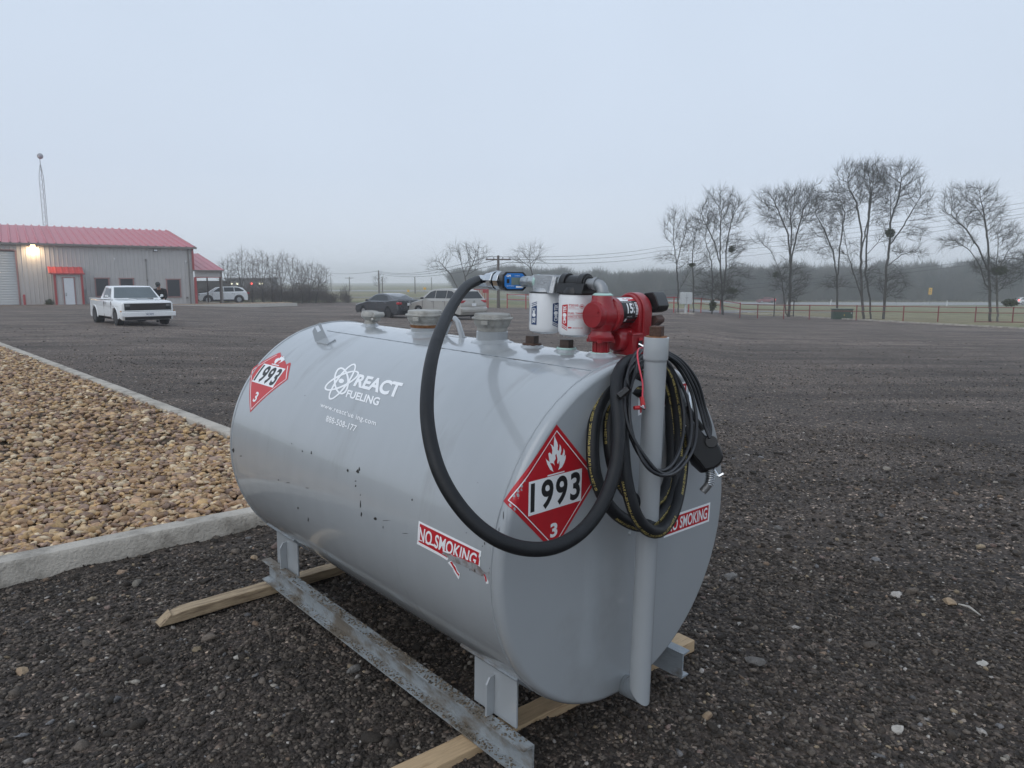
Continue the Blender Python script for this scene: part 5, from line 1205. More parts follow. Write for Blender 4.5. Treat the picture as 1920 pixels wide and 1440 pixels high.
dx0, dx1 = wt(120.5, 540, PD)[0], wt(139, 540, PD)[0]; dz = wt(130, 521.5, PD)[1]
mb = MB(); mb.box(((dx0 + dx1) / 2, PD - .03, dz / 2), (dx1 - dx0, .06, dz)); dr = bp_('door', mb, M['door_white'], bevel=.01)
mb = MB(); mb.box((dx0 + .09, PD - .09, .98), (.07, .06, .07)); mb.box((dx0 + .09, PD - .08, 1.12), (.05, .04, .05)); bp_('door_handle', mb, M['black'], dr)
mb = MB(); mb.box((dx0 - .05, PD - .03, dz / 2), (.07, .09, dz)); mb.box((dx1 + .05, PD - .03, dz / 2), (.07, .09, dz)); mb.box(((dx0 + dx1) / 2, PD - .03, dz + .05), (dx1 - dx0 + .25, .09, .08)); bp_('door_frame', mb, M['trim_brown'], dr)
# windows
for (pa, pb, pt_, pb_) in ((180.5, 203.5, 521.5, 556), (226.5, 249.5, 522, 556), (314, 337, 523.5, 557)):
    ax, az_ = wt(pa, pb_); bx, bz = wt(pb, pt_); w_ = .09
    mb = MB(); mb.box(((ax + bx) / 2, -.02, (az_ + bz) / 2), (bx - ax - .1, .04, bz - az_ - .1)); wn = bp_('window', mb, M['screen'])
    mb = MB()
    for c_, d_ in ((((ax + bx) / 2, -.05, az_), (bx - ax + .08, .08, w_)), (((ax + bx) / 2, -.05, bz), (bx - ax + .18, .08, w_)), ((ax, -.05, (az_ + bz) / 2), (w_, .08, bz - az_ - w_)), ((bx, -.05, (az_ + bz) / 2), (w_, .08, bz - az_ - w_))): mb.box(c_, d_)
    bp_('window_frame', mb, M['trim_brown'], wn)
# lamps, cameras, conduit
lx, lz = wt(61, 461)
mb = MB(); mb.box((lx, -.16, lz), (.34, .22, .18)); lamp = bp_('flood_lamp', mb, M['steel'], bevel=.02); lamp['label'] = 'lit flood lamp under the eave'
mb = MB(); mb.box((lx, -.285, lz - .02), (.30, .03, .15)); bp_('lamp_lens', mb, M['lit_lamp'], lamp)
ld = bpy.data.objects.new('flood_light', bpy.data.lights.new('flood_light', 'AREA')); C.objects.link(ld); ld.parent = lamp; ld.data.energy = 50; ld.data.size = .3; ld.data.color = (1, .72, .42)
ld.location = (lx, -.42, lz - .12); ld.rotation_euler = (R(22), 0, 0)
ax, az_ = wt(291, 469.5); mb = MB(); mb.box((ax, -.15, az_), (.36, .22, .20)); lamp2 = bp_('flood_lamp', mb, M['plug'], bevel=.02); mb = MB(); mb.box((ax, -.27, az_), (.26, .02, .12)); bp_('lamp_lens', mb, M['door_white'], lamp2)
for px, py in ((214, 485), (347.5, 490)):
    ax, az_ = wt(px, py); mb = MB(); mb.box((ax, -.12, az_), (.10, .22, .10)); mb.box((ax, -.05, az_ - .1), (.05, .05, .12)); bp_('security_camera', mb, M['white'], bevel=.02)
ax, az_ = wt(277, 545); bx, bz = wt(277, 488); mb = MB(); mb.box((ax, -.05, (az_ + bz) / 2), (.05, .05, bz - az_)); mb.box((ax, -.06, bz), (.14, .10, .22)); mb.box((ax + .02, -.06, (az_ + bz) / 2 - .4), (.12, .08, .10)); bp_('conduit', mb, M['gutter'])
ax, az_ = wt(159, 548); mb = MB(); mb.box((ax, -.12, az_ + .1), (.22, .18, .3)); mb.box((ax + .03, -.10, az_ / 2), (.06, .06, az_)); bp_('meter_box', mb, M['steel'], bevel=.01)
ax, az_ = wt(351, 558); mb = MB(); mb.box((ax, -.05, az_), (.16, .08, .16)); bp_('wall_vent', mb, M['gutter'])
# open lean-to on the right
LX = wt(413, 540)[0]; hz_, he = wt(390, 520)[1], wt(415, 507)[1]
sl = RISE / (DEP / 2)
mb = ribroof(.06, LX + .35, -.25, he, 10.5, he + sl * 10.75 * 1.0, .61, .05); bp_('lean_to_roof', mb, M['roof_red'], smooth=0, recalc=False)
mb = MB(); mb.box((LX / 2 + .12, -.30, he - .04), (LX + .45, .10, .12)); bp_('gutter', mb, M['gutter'])
mb = ribbed(.1, LX + .1, hz_, he - .05, -.02, .3, .02); mb.add([(LX + .1, -.02, hz_), (LX + .1, 10.4, hz_), (LX + .1, 10.4, he + sl * 10.4), (LX + .1, -.02, he)], [(0, 1, 2, 3)]); bp_('header_panel', mb, M['wall'], smooth=0, recalc=False)
mb = MB(); mb.box((.13, -.03, hz_ / 2), (.20, .14, hz_)); mb.box((LX / 2 + .12, -.03, hz_), (LX, .14, .06)); bp_('porch_trim', mb, M['trim_red'])
mb = MB(); mb.box((LX, -.03, hz_ / 2), (.12, .14, hz_)); bp_('porch_post', mb, M['plug']); mb = MB(); mb.box((LX + .14, -.03, he / 2), (.12, .12, he - .1)); bp_('downspout', mb, M['gutter'])
for yy_ in (5.2, 10.3): mb = MB(); mb.box((LX, yy_, hz_ / 2), (.12, .12, hz_)); bp_('porch_post', mb, M['plug'])
mb = MB(); mb.box((LX / 2 + .2, 4.5, .03), (LX + .6, 9.6, .10)); bp_('porch_slab', mb, mat('tan_slab', (.42, .34, .25), rough=.9))
# planting strip of rock in front of it with its kerb
mb = MB(); cl = [(x, -1.1 if x > gx + 2 else -1.1) for x in (gx + 1.0, -8, -4, 0, LX + 1.0)]
def bw(x, y, z): return bld.matrix_world @ Vector((x, y, z))
mb = MB(); L_ = [(gx + .4, -1.9), (gx + 2.0, -2.9), (x0 - 1, -3.1), (-3, -3.2), (LX + 2.5, -3.3), (LX + 6.2, -2.6)]
pv = None; vs = []
for x, y in L_: p = bw(x, y, 0); vs += [(p.x, p.y, p.z - .2), (p.x, p.y, p.z + .10)]; p = bw(x, y + .22, 0); vs += [(p.x, p.y, p.z + .10), (p.x, p.y, p.z - .2)]
mb.add(vs, [(4 * i + k, 4 * i + 4 + k, 4 * i + 5 + k, 4 * i + 1 + k) for i in range(len(L_) - 1) for k in range(3)]); tag(obj('bed_kerb', mb, mat('pale_kerb', (.50, .48, .44), rough=.9), smooth=0), kind='structure')
N = 5200; u1 = r1_.uniform(gx + .4, LX + 6, N); lo = np.interp(u1, [p[0] for p in L_], [p[1] + .2 for p in L_]); v1 = lo + r1_.rand(N) * (np.where(u1 > LX + 1.2, 1.4, -.1) - lo)
k = ~((u1 > x0 - .1) & (u1 < x1 + .1) & (v1 > PD - .1)); u1, v1 = u1[k], v1[k]; N = len(u1)
PX = g0.x + WU.x * u1 + WN.x * v1; PY = g0.y + WU.y * u1 + WN.y * v1
scatter('planting_bed_rocks', PX, PY, np.full(N, g0.z + .06), r1_.uniform(.05, .11, N), np.full(N, .6), np.array([(.34, .25, .18)]) * r1_.uniform(.5, 1.4, (N, 1)), 1, M['rock'], .15, seed=31)
# red bollard by the roll-up door
p = bw(gx + .35, -.55, 0); mb = MB(); mb.lathe([(.09, -.05), (.09, .95), (.075, 1.02), (.03, 1.05), (0, 1.05)], n=16); tag(obj('bollard', mb, M['trim_red'], loc=p), 'short red pipe bollard beside the roll-up door', 'bollard')
# small shrub at the porch foot
def leafclump(name, c, rx, rz, n, m, seed, label=None, cat=None, lw=.06):
    q = np.random.RandomState(seed); d = q.randn(n, 3); d /= np.linalg.norm(d, axis=1)[:, None]; P = d * (q.rand(n, 1) ** .4) * [rx, rx, rz] + [0, 0, rz]
    a = q.randn(n, 3) * lw; b = q.randn(n, 3) * lw; V = np.stack([P, P + a, P + a * .5 + b], 1).reshape(-1, 3); F = np.arange(n * 3).reshape(-1, 3)
    o = fastmesh(name, V, F, m); o.location = c
    if label: tag(o, label, cat)
    return o
leafclump('shrub', bw(x0 - .45, -.9, 0), .3, .33, 700, M['mistle'], 4, 'small green shrub at the foot of the red porch', 'shrub')

# lattice mast with a round dish on top
mp_ = at(98, 560, 74); mp_.z = zg(mp_.x, mp_.y)
topz = at(79, 292, 74).z - mp_.z
mast = empty('lattice_mast', mp_, .4, label='tall thin lattice radio mast with a round white dish behind the building', cat='mast')
mb = MB(); w = .23; H = topz - .9
corners = [(w * math.cos(t), w * math.sin(t)) for t in (R(90), R(210), R(330))]
def leg_at(i, z): s_ = 1 if z < H - 1.2 else 1 - .75 * (z - (H - 1.2)) / 1.2; return Vector((corners[i][0] * s_, corners[i][1] * s_, z))
for i in range(3): mb.tube([leg_at(i, 0), leg_at(i, H - 1.2), leg_at(i, H)], .022, 5)
z = 0; kk = 0
while z < H - .5:
    for i in range(3): j = (i + 1) % 3; a, b = (i, j) if kk % 2 else (j, i); mb.tube([leg_at(a, z), leg_at(b, z + .45)], .013, 4, False)
    z += .45; kk += 1
obj('mast_frame', mb, M['steel'], mast, smooth=0); mb = MB(); mb.tube([(0, 0, H - .3), (0, 0, H + .9)], .03, 8); obj('mast_pole', mb, M['steel'], mast)
mb = MB(); mb.lathe([(0, -.29), (.14, -.25), (.24, -.15), (.28, 0), (.24, .15), (.14, .25), (0, .29)], c=(.05, -.05, H + .86), n=24); obj('dish', mb, mat('grey_dish', (.36, .37, .39), rough=.9), mast)

# ================================================================= VEHICLES
def wheel(par, x, y, r_, w_, rimm, side, spokes=5):
    mb = MB(); mb.lathe([(r_ * .62, -w_ / 2), (r_ * .93, -w_ / 2), (r_, -w_ / 2 + .03), (r_, w_ / 2 - .03), (r_ * .93, w_ / 2), (r_ * .62, w_ / 2)], c=(x, y, r_), axis='Y', n=32)
    wl = obj('wheel', mb, M['tyre'], par, smooth=40)
    s_ = w_ / 2 * side; mb = MB(); mb.lathe([(r_ * .64, s_ * 1.02), (r_ * .60, s_ * .80), (r_ * .56, s_ * .45), (0, s_ * .45)], c=(x, y, r_), axis='Y', n=28)
    for k in range(spokes):
        t = 2 * math.pi * k / spokes; mb.box((x + r_ * .32 * math.cos(t), y + s_ * .80, r_ + r_ * .32 * math.sin(t)), (r_ * .56, .03, r_ * .17), Matrix.Rotation(-t, 3, 'Y'))
    mb.lathe([(r_ * .16, s_ * 1.0), (0, s_ * 1.0)], c=(x, y, r_), axis='Y', n=12)
    if spokes: obj('rim', mb, rimm, wl, smooth=30)
    return wl
def carbody(par, outline, W, m, arches, tuck=.05, name='body', inset=.03, top_in=.0, bev=.012):
    """outline: upper profile front->rear [(x,z)]; arches: (x, r) ; returns loft across the width"""
    x_f, x_r = outline[0][0], outline[-1][0]; low = []
    zb = outline[0][1]
    pts = list(outline)
    arcs = []
    for ax, ar in sorted(arches):                # rear to front along the sill
        arcs += [(ax + ar * math.cos(t), .0 + ar * math.sin(t)) for t in [math.pi - math.pi * i / 10 for i in range(11)]]
    low = []
    for ax, ar in sorted(arches):
        wz = ar * .0
        for i in range(11):
            t = math.pi - math.pi * i / 10; x = ax + ar * math.cos(t); z = AR_Z + ar * math.sin(t)
            if z >= SILL: low.append((x, z))
    P = pts + low; n = len(P); mb = MB(); vs = []
    zmin, zmax = min(p[1] for p in P), max(p[1] for p in P); xm = (x_f + x_r) / 2
    ys = [-W / 2, -W / 2 + .035, -W / 2 + .16, 0, W / 2 - .16, W / 2 - .035, W / 2]
    for j, y in enumerate(ys):
        e = {0: 1, 1: .35, 2: 0, 3: 0, 4: 0, 5: .35, 6: 1}[j]; crown = {3: 1, 2: .6, 4: .6}.get(j, 0)
        for x, z in P:
            f = (z - SILL) / (zmax - SILL)
            zz = z - e * inset * (1.6 if f > .6 else 0) + crown * .015 * (f > .75); xx = xm + (x - xm) * (1 - e * .016) ; 
            bulge = 1 - e * 0
            yy = y * (1 - .035 * max(0, f - .55) / .45 - .02 * max(0, .3 - f) / .3)
            vs.append((xx, yy, zz))
    m_ = len(ys)
    mb.add(vs, [(j * n + k, j * n + (k + 1) % n, (j + 1) * n + (k + 1) % n, (j + 1) * n + k) for j in range(m_ - 1) for k in range(n)] + [tuple(range(n))[::-1], tuple((m_ - 1) * n + k for k in range(n))])
    o = obj(name, mb, m, par, smooth=38, bevel=bev)
    return o
def cabin(par, prof, W, Wt, m, name='roof'):
    """greenhouse: prof [(x,z)] from windscreen base over the roof to the rear base; tumblehome to Wt"""
    zb, zt = prof[0][1], max(p[1] for p in prof); n = len(prof); mb = MB(); vs = []
    wy = lambda z: (W + (Wt - W) * (z - zb) / (zt - zb)) / 2
    for sy in (-1, -.97, -.6, 0, .6, .97, 1):
        for x, z in prof:
            dz = {1: -.02, .97: -.006, .6: .0, 0: .012}[abs(sy)] * (1 if z > (zb + zt) / 2 else 0); vs.append((x, sy * wy(z), z + dz))
    mb.add(vs, [(j * n + k, j * n + k + 1, (j + 1) * n + k + 1, (j + 1) * n + k) for j in range(6) for k in range(n - 1)] + [tuple(range(n))[::-1], tuple(6 * n + k for k in range(n))])
    obj(name, mb, m, par, smooth=40, bevel=.01); return wy, zb, zt
def sideglass(par, P, wy, m, name='side_window', off=.006):
    for s_ in (-1, 1):
        mb = MB(); n = len(P); mb.add([(x, s_ * (wy(z) + off), z) for x, z in P], [tuple(range(n))]); obj(name, mb, m, par, smooth=0, recalc=False)
def crossglass(par, a, b, wy, m, name, f=.90, off=.012, dirx=1, mid=False):
    nrm = Vector((b[1] - a[1], 0, -(b[0] - a[0]))).normalized() * dirx * off; mb = MB(); vs = []
    for (x, z) in (a, b):
        for s_ in (-1, -.5, 0, .5, 1): vs.append(Vector((x - .02 * s_ * s_ * dirx * 0, s_ * wy(z) * f, z)) + nrm)
    mb.add(vs, [(k, k + 1, 6 + k, 5 + k) for k in range(4)]); return obj(name, mb, m, par, smooth=60, recalc=False)
def lampbox(par, c, d, m, name, rot=0): mb = MB(); mb.box(c, d, Matrix.Rotation(rot, 3, 'Z')); return obj(name, mb, m, par, bevel=min(d) * .25)

# --- white pickup
tg = gp(262, 609); TH = R(-47)
truck = empty('pickup_truck', (tg.x, tg.y, tg.z), 0, label='white square-nosed lowered pickup truck facing us in front of the metal building', cat='pickup truck')
fc = gp(266, 611)
AR_Z, SILL = .33, .24
Lt = 4.85; fx = 2.40
carbody(truck, [(fx - .04, .24), (fx, .50), (fx, .93), (fx - .06, .985), (fx - 1.25, 1.05), (fx - 1.45, 1.06), (-.55, 1.05), (-.62, 1.03), (-2.38, 1.03), (-2.42, .95), (-2.42, .34), (-2.3, .24)], 1.96, M['car_white'], [(fx - .88, .40), (-1.55, .42)], bev=.035, inset=.045)
mb = MB(); mb.box((-1.52, 0, 1.028), (1.62, 1.60, .04)); obj('cargo_bed', mb, M['tyre'], truck)
for s_ in (-1, 1): mb = MB(); mb.box((-1.5, s_ * .93, 1.045), (1.78, .07, .05)); obj('bed_rail', mb, M['car_white'], truck, bevel=.012)
wy, _, _ = cabin(truck, [(fx - 1.36, 1.04), (fx - 1.92, 1.535), (fx - 2.05, 1.58), (-.52, 1.585), (-.60, 1.56), (-.66, 1.04)], 1.88, 1.46, M['car_white'], 'cab')
crossglass(truck, (fx - 1.42, 1.09), (fx - 1.90, 1.52), wy, M['glass_light'], 'windscreen', .91, .012, 1)
crossglass(truck, (-.66, 1.10), (-.61, 1.50), wy, M['glass'], 'rear_window', .8, .012, -1)
sideglass(truck, [(fx - 1.62, 1.10), (fx - 1.96, 1.48), (-.30, 1.49), (-.30, 1.10)], wy, M['glass'])
mb = MB(); mb.box((fx - .75, 0, 1.045), (1.15, .66, .035), Matrix.Rotation(R(3), 3, 'Y')); obj('hood_scoop', mb, M['car_white'], truck, bevel=.015)
mb = MB(); mb.box((fx + .012, 0, .765), (.05, 1.72, .27)); gr = obj('grille', mb, M['black'], truck, bevel=.008)
mb = MB(); mb.box((fx + .03, 0, .915), (.05, 1.80, .03)); mb.box((fx + .03, 0, .615), (.05, 1.80, .03))
for s_ in (-1, 1): mb.box((fx + .03, s_ * .885, .765), (.05, .035, .30))
obj('grille_surround', mb, M['car_white'], truck, bevel=.01)
mb = MB()
for zz in (.68, .72, .765, .81, .85): mb.box((fx + .042, 0, zz), (.012, 1.28, .008))
obj('grille_bars', mb, M['plug'], gr)
for s_ in (-1, 1): mb = MB(); mb.box((fx - .75, s_ * .70, 1.03), (1.25, .012, .012)); obj('bonnet_seam', mb, M['steel'], truck)
for s_ in (-1, 1):
    for ax, ar in ((fx - .88, .40), (-1.55, .42)): mb = MB(); mb.tube([(ax + (ar + .02) * math.cos(t), s_ * .972, .33 + (ar + .02) * math.sin(t)) for t in [R(-5) + R(190) * i / 16 for i in range(17)]], .028, 6); obj('wheel_arch', mb, M['car_white'], truck)
for s_ in (-1, 1):
    for zz in (.825, .715): lampbox(truck, (fx + .036, s_ * .745, zz), (.03, .155, .082), M['lamp_clear'] if zz > .8 else M['glass'], 'headlight')
    lampbox(truck, (fx - .05, s_ * .985, .60), (.16, .02, .05), M['amber'], 'marker_lamp')
    lampbox(truck, (fx + .10, s_ * .72, .465), (.03, .16, .04), M['amber'], 'marker_lamp')
    mb = MB(); mb.box((fx - 1.62, s_ * 1.05, 1.17), (.06, .11, .10)); mb.box((fx - 1.58, s_ * .97, 1.12), (.03, .10, .03)); obj('wing_mirror', mb, M['car_white'], truck, bevel=.02)
    for sx2 in (-.05, fx - 1.42): mb = MB(); mb.box((sx2, s_ * .974, .62), (.012, .02, .68)); obj('door_seam', mb, M['plug'], truck, smooth=0)
    mb = MB(); mb.box((.10, s_ * .985, .92), (.15, .03, .035)); obj('door_handle', mb, M['chrome'], truck, bevel=.005)
    mb = MB(); mb.box((0, s_ * .976, .80), (4.1, .012, .018)); obj('body_crease', mb, M['car_white'], truck, bevel=.004)
mb = MB(); mb.box((fx + .07, 0, .475), (.12, 2.02, .19)); bm_ = obj('front_bumper', mb, M['car_white'], truck, bevel=.025, segs=3)
mb = MB(); mb.box((fx + .138, .02, .48), (.012, .31, .155)); pl_ = obj('licence_plate', mb, M['white'], bm_)
V, F = text2d('NLC 8574', .02); V = norm2d(V); mb = MB(); mb.add([(fx + .146, .02 + (.5 - v.x) * -.26, .445 + v.y * .07) for v in V], F); obj('plate_text', mb, M['navy'], bm_, smooth=0, recalc=False)
mb = MB(); mb.box((fx - 1.34, .25, 1.075), (.02, .75, .025)); obj('wiper', mb, M['black'], truck)
for s_ in (-1, 1): wheel(truck, fx - .88, s_ * .86, .335, .24, M['rim_dark'], s_); wheel(truck, -1.55, s_ * .84, .345, .32, M['rim_dark'], s_)
mb = MB(); mb.box((0, 0, .30), (4.2, 1.5, .16)); mb.box((fx - .02, 0, .33), (.06, 1.7, .14)); obj('chassis', mb, M['tyre'], truck)
# put the front wheels where they stand in the photo
tdir = Vector((math.cos(TH), math.sin(TH), 0)); fcen = gp(267, 609.5); truck.location = Vector((fcen.x, fcen.y, zg(fcen.x, fcen.y))) - tdir * (fx - .88); truck.rotation_euler = (0, 0, TH)

# --- man bending over behind the truck
def skinbody(name, chains, m, parent, sub=2):
    me = bpy.data.meshes.new(name); V, E, RR, key = [], [], [], {}
    for ch in chains:
        pr = None
        for x, y, z, r_ in ch:
            k = (round(x, 3), round(y, 3), round(z, 3))
            if k not in key: key[k] = len(V); V.append((x, y, z)); RR.append(r_)
            if pr is not None and pr != key[k]: E.append((pr, key[k]))
            pr = key[k]
    me.from_pydata(V, E, []); o = bpy.data.objects.new(name, me); C.objects.link(o); o.parent = parent
    md = o.modifiers.new('skin', 'SKIN'); md.use_smooth_shade = True
    for i, sv in enumerate(me.skin_vertices[0].data):
        rr = RR[i]; sv.radius = rr if isinstance(rr, tuple) else (rr, rr)
    me.skin_vertices[0].data[0].use_root = True
    s_ = o.modifiers.new('sub', 'SUBSURF'); s_.levels = sub; s_.render_levels = sub; me.materials.append(m); return o
hp = at(301, 560, tg.y + 3.2); man = empty('person', (hp.x, hp.y, zg(hp.x, hp.y)), R(-75), label='person in dark jacket and cap bending over behind the white pickup', cat='person')
PV = (0, 0, .92, (.10, .08))
body_ch = [[PV, (.03, 0, 1.10, (.10, .08)), (.10, 0, 1.27, (.11, .08)), (.17, 0, 1.36, (.08, .06)), (.23, 0, 1.43, .05), (.27, 0, 1.48, .055)],
           [(.10, 0, 1.27, (.11, .08)), (.13, .20, 1.30, .065), (.22, .26, 1.05, .048), (.42, .20, .92, .036), (.50, .17, .90, .03)],
           [(.10, 0, 1.27, (.11, .08)), (.13, -.20, 1.30, .065), (.20, -.27, 1.05, .048), (.38, -.20, .90, .036), (.46, -.17, .87, .03)],
           [PV, (0, .10, .86, .10), (.02, .12, .48, .062), (-.02, .13, .08, .045), (.12, .14, .03, .035)],
           [PV, (0, -.10, .86, .10), (.03, -.12, .48, .062), (0, -.13, .08, .045), (.14, -.14, .03, .035)]]
skinbody('body', body_ch, M['skin'], man)
jk = [[(0, 0, .84, (.18, .14)), (.03, 0, 1.10, (.18, .14)), (.09, 0, 1.26, (.20, .15)), (.15, 0, 1.35, (.15, .12)), (.19, 0, 1.39, .07)],
      [(.09, 0, 1.26, (.20, .15)), (.13, .22, 1.30, .085), (.22, .27, 1.05, .066), (.40, .205, .925, .05)], [(.09, 0, 1.26, (.20, .15)), (.13, -.22, 1.30, .085), (.20, -.28, 1.05, .066), (.36, -.205, .905, .05)]]
skinbody('jacket', jk, M['cloth_dark'], man)
tr_ = [[(0, 0, .90, (.17, .13)), (0, .10, .84, .12), (.02, .12, .48, .082), (-.02, .13, .10, .065)], [(0, 0, .90, (.17, .13)), (0, -.10, .84, .12), (.03, -.12, .48, .082), (0, -.13, .10, .065)]]
skinbody('trousers', tr_, M['cloth_blue'], man)
mb = MB(); mb.lathe([(0, -.12), (.05, -.115), (.072, -.08), (.082, -.02), (.085, .04), (.075, .09), (.045, .115), (0, .12)], n=20); man.scale = (1.08,) * 3; hd = obj('head', mb, M['skin'], man); hd.location = (.33, 0, 1.53); hd.rotation_euler = (0, R(40), 0)
mb = MB(); mb.box((.088, 0, -.02), (.03, .022, .035)); mb.box((.074, .03, .01), (.02, .018, .010)); mb.box((.074, -.03, .01), (.02, .018, .010)); mb.box((.0, .086, -.01), (.03, .016, .05)); mb.box((.0, -.086, -.01), (.03, .016, .05)); mb.box((.074, 0, -.065), (.012, .045, .008)); obj('face', mb, M['skin'], hd, bevel=.005)
mb = MB(); mb.lathe([(.092, .02), (.093, .05), (.085, .10), (.05, .13), (0, .138)], n=20); mb.box((.12, 0, .03), (.09, .13, .012)); obj('cap', mb, M['cap'], hd, bevel=.004)
for s_ in (-1, 1):
    mb = MB(); hx, hy, hz2 = (.50, .17, .90) if s_ > 0 else (.46, -.17, .87)
    for k in range(4): mb.tube([(hx, hy + (k - 1.5) * .018, hz2), (hx + .07, hy + (k - 1.5) * .019, hz2 - .012), (hx + .10 + .008 * (k % 3), hy + (k - 1.5) * .018, hz2 - .045)], [.011, .0095, .007], 6)
    mb.tube([(hx - .01, hy - s_ * .03, hz2), (hx + .04, hy - s_ * .06, hz2 - .01)], [.012, .009], 6); mb.box((hx, hy, hz2), (.07, .075, .026)); obj('hand', mb, M['skin'], man, bevel=.006)
    mb = MB(); mb.box((.06, s_ * .135, .045), (.29, .10, .09)); obj('shoe', mb, M['black'], man, bevel=.03)

def generic_car(name, loc, ang, label, cat, spec, group=None):
    global AR_Z, SILL
    AR_Z, SILL = spec['r'], .20
    c = empty(name, loc, ang, label=label, cat=cat, group=group); m = M[spec['paint']]; W = spec['W']
    carbody(c, spec['body'], W, m, spec['arch'])
    wy, zb, zt = cabin(c, spec['cab'], W - .10, spec['Wt'], m)
    f0, f1 = spec['screen']; crossglass(c, f0, f1, wy, M[spec.get('scr', 'glass_light')], 'windscreen', .92, .012, 1)
    r0, r1 = spec['back']; crossglass(c, r0, r1, wy, M['glass'], 'rear_window', .86, .012, -1)
    for P in spec['side']: sideglass(c, P, wy, M['glass'])
    for s_ in (-1, 1):
        for x, z, d in spec['head']: lampbox(c, (x, s_ * (W / 2 - d[1] / 2 - .03), z), d, M['lamp_clear'], 'headlight', s_ * -.35)
        for x, z, d in spec['tail']: lampbox(c, (x, s_ * (W / 2 - d[1] / 2 - .01), z), d, M[spec.get('tailm', 'lamp_red')], 'tail_lamp', s_ * .25)
        mx_, mz = spec['mirror']; mb = MB(); mb.box((mx_, s_ * (W / 2 + .06), mz), (.12, .18, .12)); obj('wing_mirror', mb, M[spec.get('mirm', spec['paint'])], c, bevel=.03)
        for x, z in spec['handles']: mb = MB(); mb.box((x, s_ * (W / 2 - .012), z), (.16, .03, .03)); obj('door_handle', mb, M['chrome'], c, bevel=.006)
        for x in spec['seams']: mb = MB(); mb.box((x, s_ * (W / 2 - .004), (SILL + zb) / 2 + .08), (.012, .012, zb - SILL - .2)); obj('door_seam', mb, M['plug'], c, smooth=0)
        for i, (ax, ar) in enumerate(spec['arch']): wheel(c, ax, s_ * (W / 2 - .12), spec['r'], .21, M[spec['rims'][i]], s_, 5)
        if 'clad' in spec:
            mb = MB(); mb.box(((spec['arch'][0][0] + spec['arch'][1][0]) / 2, s_ * (W / 2 - .0), .30), (abs(spec['arch'][0][0] - spec['arch'][1][0]) - .75, .03, .14)); obj('sill_cladding', mb, M['black'], c, bevel=.01)
            for ax, ar in spec['arch']:
                mb = MB(); mb.tube([(ax + (ar + .03) * math.cos(t), s_ * (W / 2 - .01), AR_Z + (ar + .03) * math.sin(t)) for t in [R(-8) + R(196) * i / 16 for i in range(17)]], .045, 6); obj('wheel_arch', mb, M['black'], c)
    x, z = spec['plate']; mb = MB(); mb.box((x, 0, z), (.02, .32, .16)); obj('licence_plate', mb, M['white'], c, bevel=.004)
    if 'grille' in spec: x, z, d = spec['grille']; lampbox(c, (x, 0, z), d, M['black'], 'grille')
    if 'rbump' in spec: x, z, d, mm = spec['rbump']; lampbox(c, (x, 0, z), d, M[mm], 'rear_bumper')
    if 'badge' in spec: x, z = spec['badge']; mb = MB(); v, f = ring2d((0, 0), .07, .045, 0, .02, 24); mb.add([(x, p.x, z + p.y) for p in v], f); mb.box((x, 0, z), (.012, .03, .05)); obj('badge', mb, M['chrome'], c, smooth=0)
    mb = MB(); mb.box((0, 0, .26), (abs(spec['body'][0][0]) * 1.7, W - .35, .16)); obj('underbody', mb, M['tyre'], c)
    return c
SEDAN = dict(paint='car_dark', W=1.77, Wt=1.18, r=.32, rims=('rim', 'rim_dark'), arch=[(1.36, .36), (-1.34, .36)],
    body=[(2.20, .22), (2.30, .45), (2.26, .68), (2.12, .78), (1.15, .96), (.95, .99), (-1.25, 1.02), (-1.75, 1.08), (-2.22, 1.10), (-2.32, 1.02), (-2.30, .62), (-2.33, .50), (-2.28, .24)],
    cab=[(1.20, .94), (.42, 1.36), (.05, 1.45), (-.55, 1.455), (-1.05, 1.38), (-1.88, 1.06)], screen=((1.10, .99), (.44, 1.34)), back=((-1.80, 1.10), (-1.08, 1.35)),
    side=[[(.78, 1.03), (.36, 1.30), (.02, 1.37), (-.10, 1.375), (-.16, 1.04)], [(-.22, 1.04), (-.18, 1.375), (-.55, 1.37), (-.95, 1.30), (-1.22, 1.08)]],
    head=[(2.14, .70, (.34, .30, .10))], tail=[(-2.24, .88, (.20, .42, .15))], mirror=(.82, 1.03), handles=[(-.02, .87), (-1.02, .89)], seams=[.88, -.14, -1.15], plate=(-2.315, .82), mirm='car_dark', badge=(-2.318, .98), scr='glass')
g = gp(727, 594); generic_car('parked_car', (g.x, g.y, zg(g.x, g.y)), R(134), 'dark charcoal sedan with red tail lamps parked left of the silver SUV', 'car', SEDAN, None)
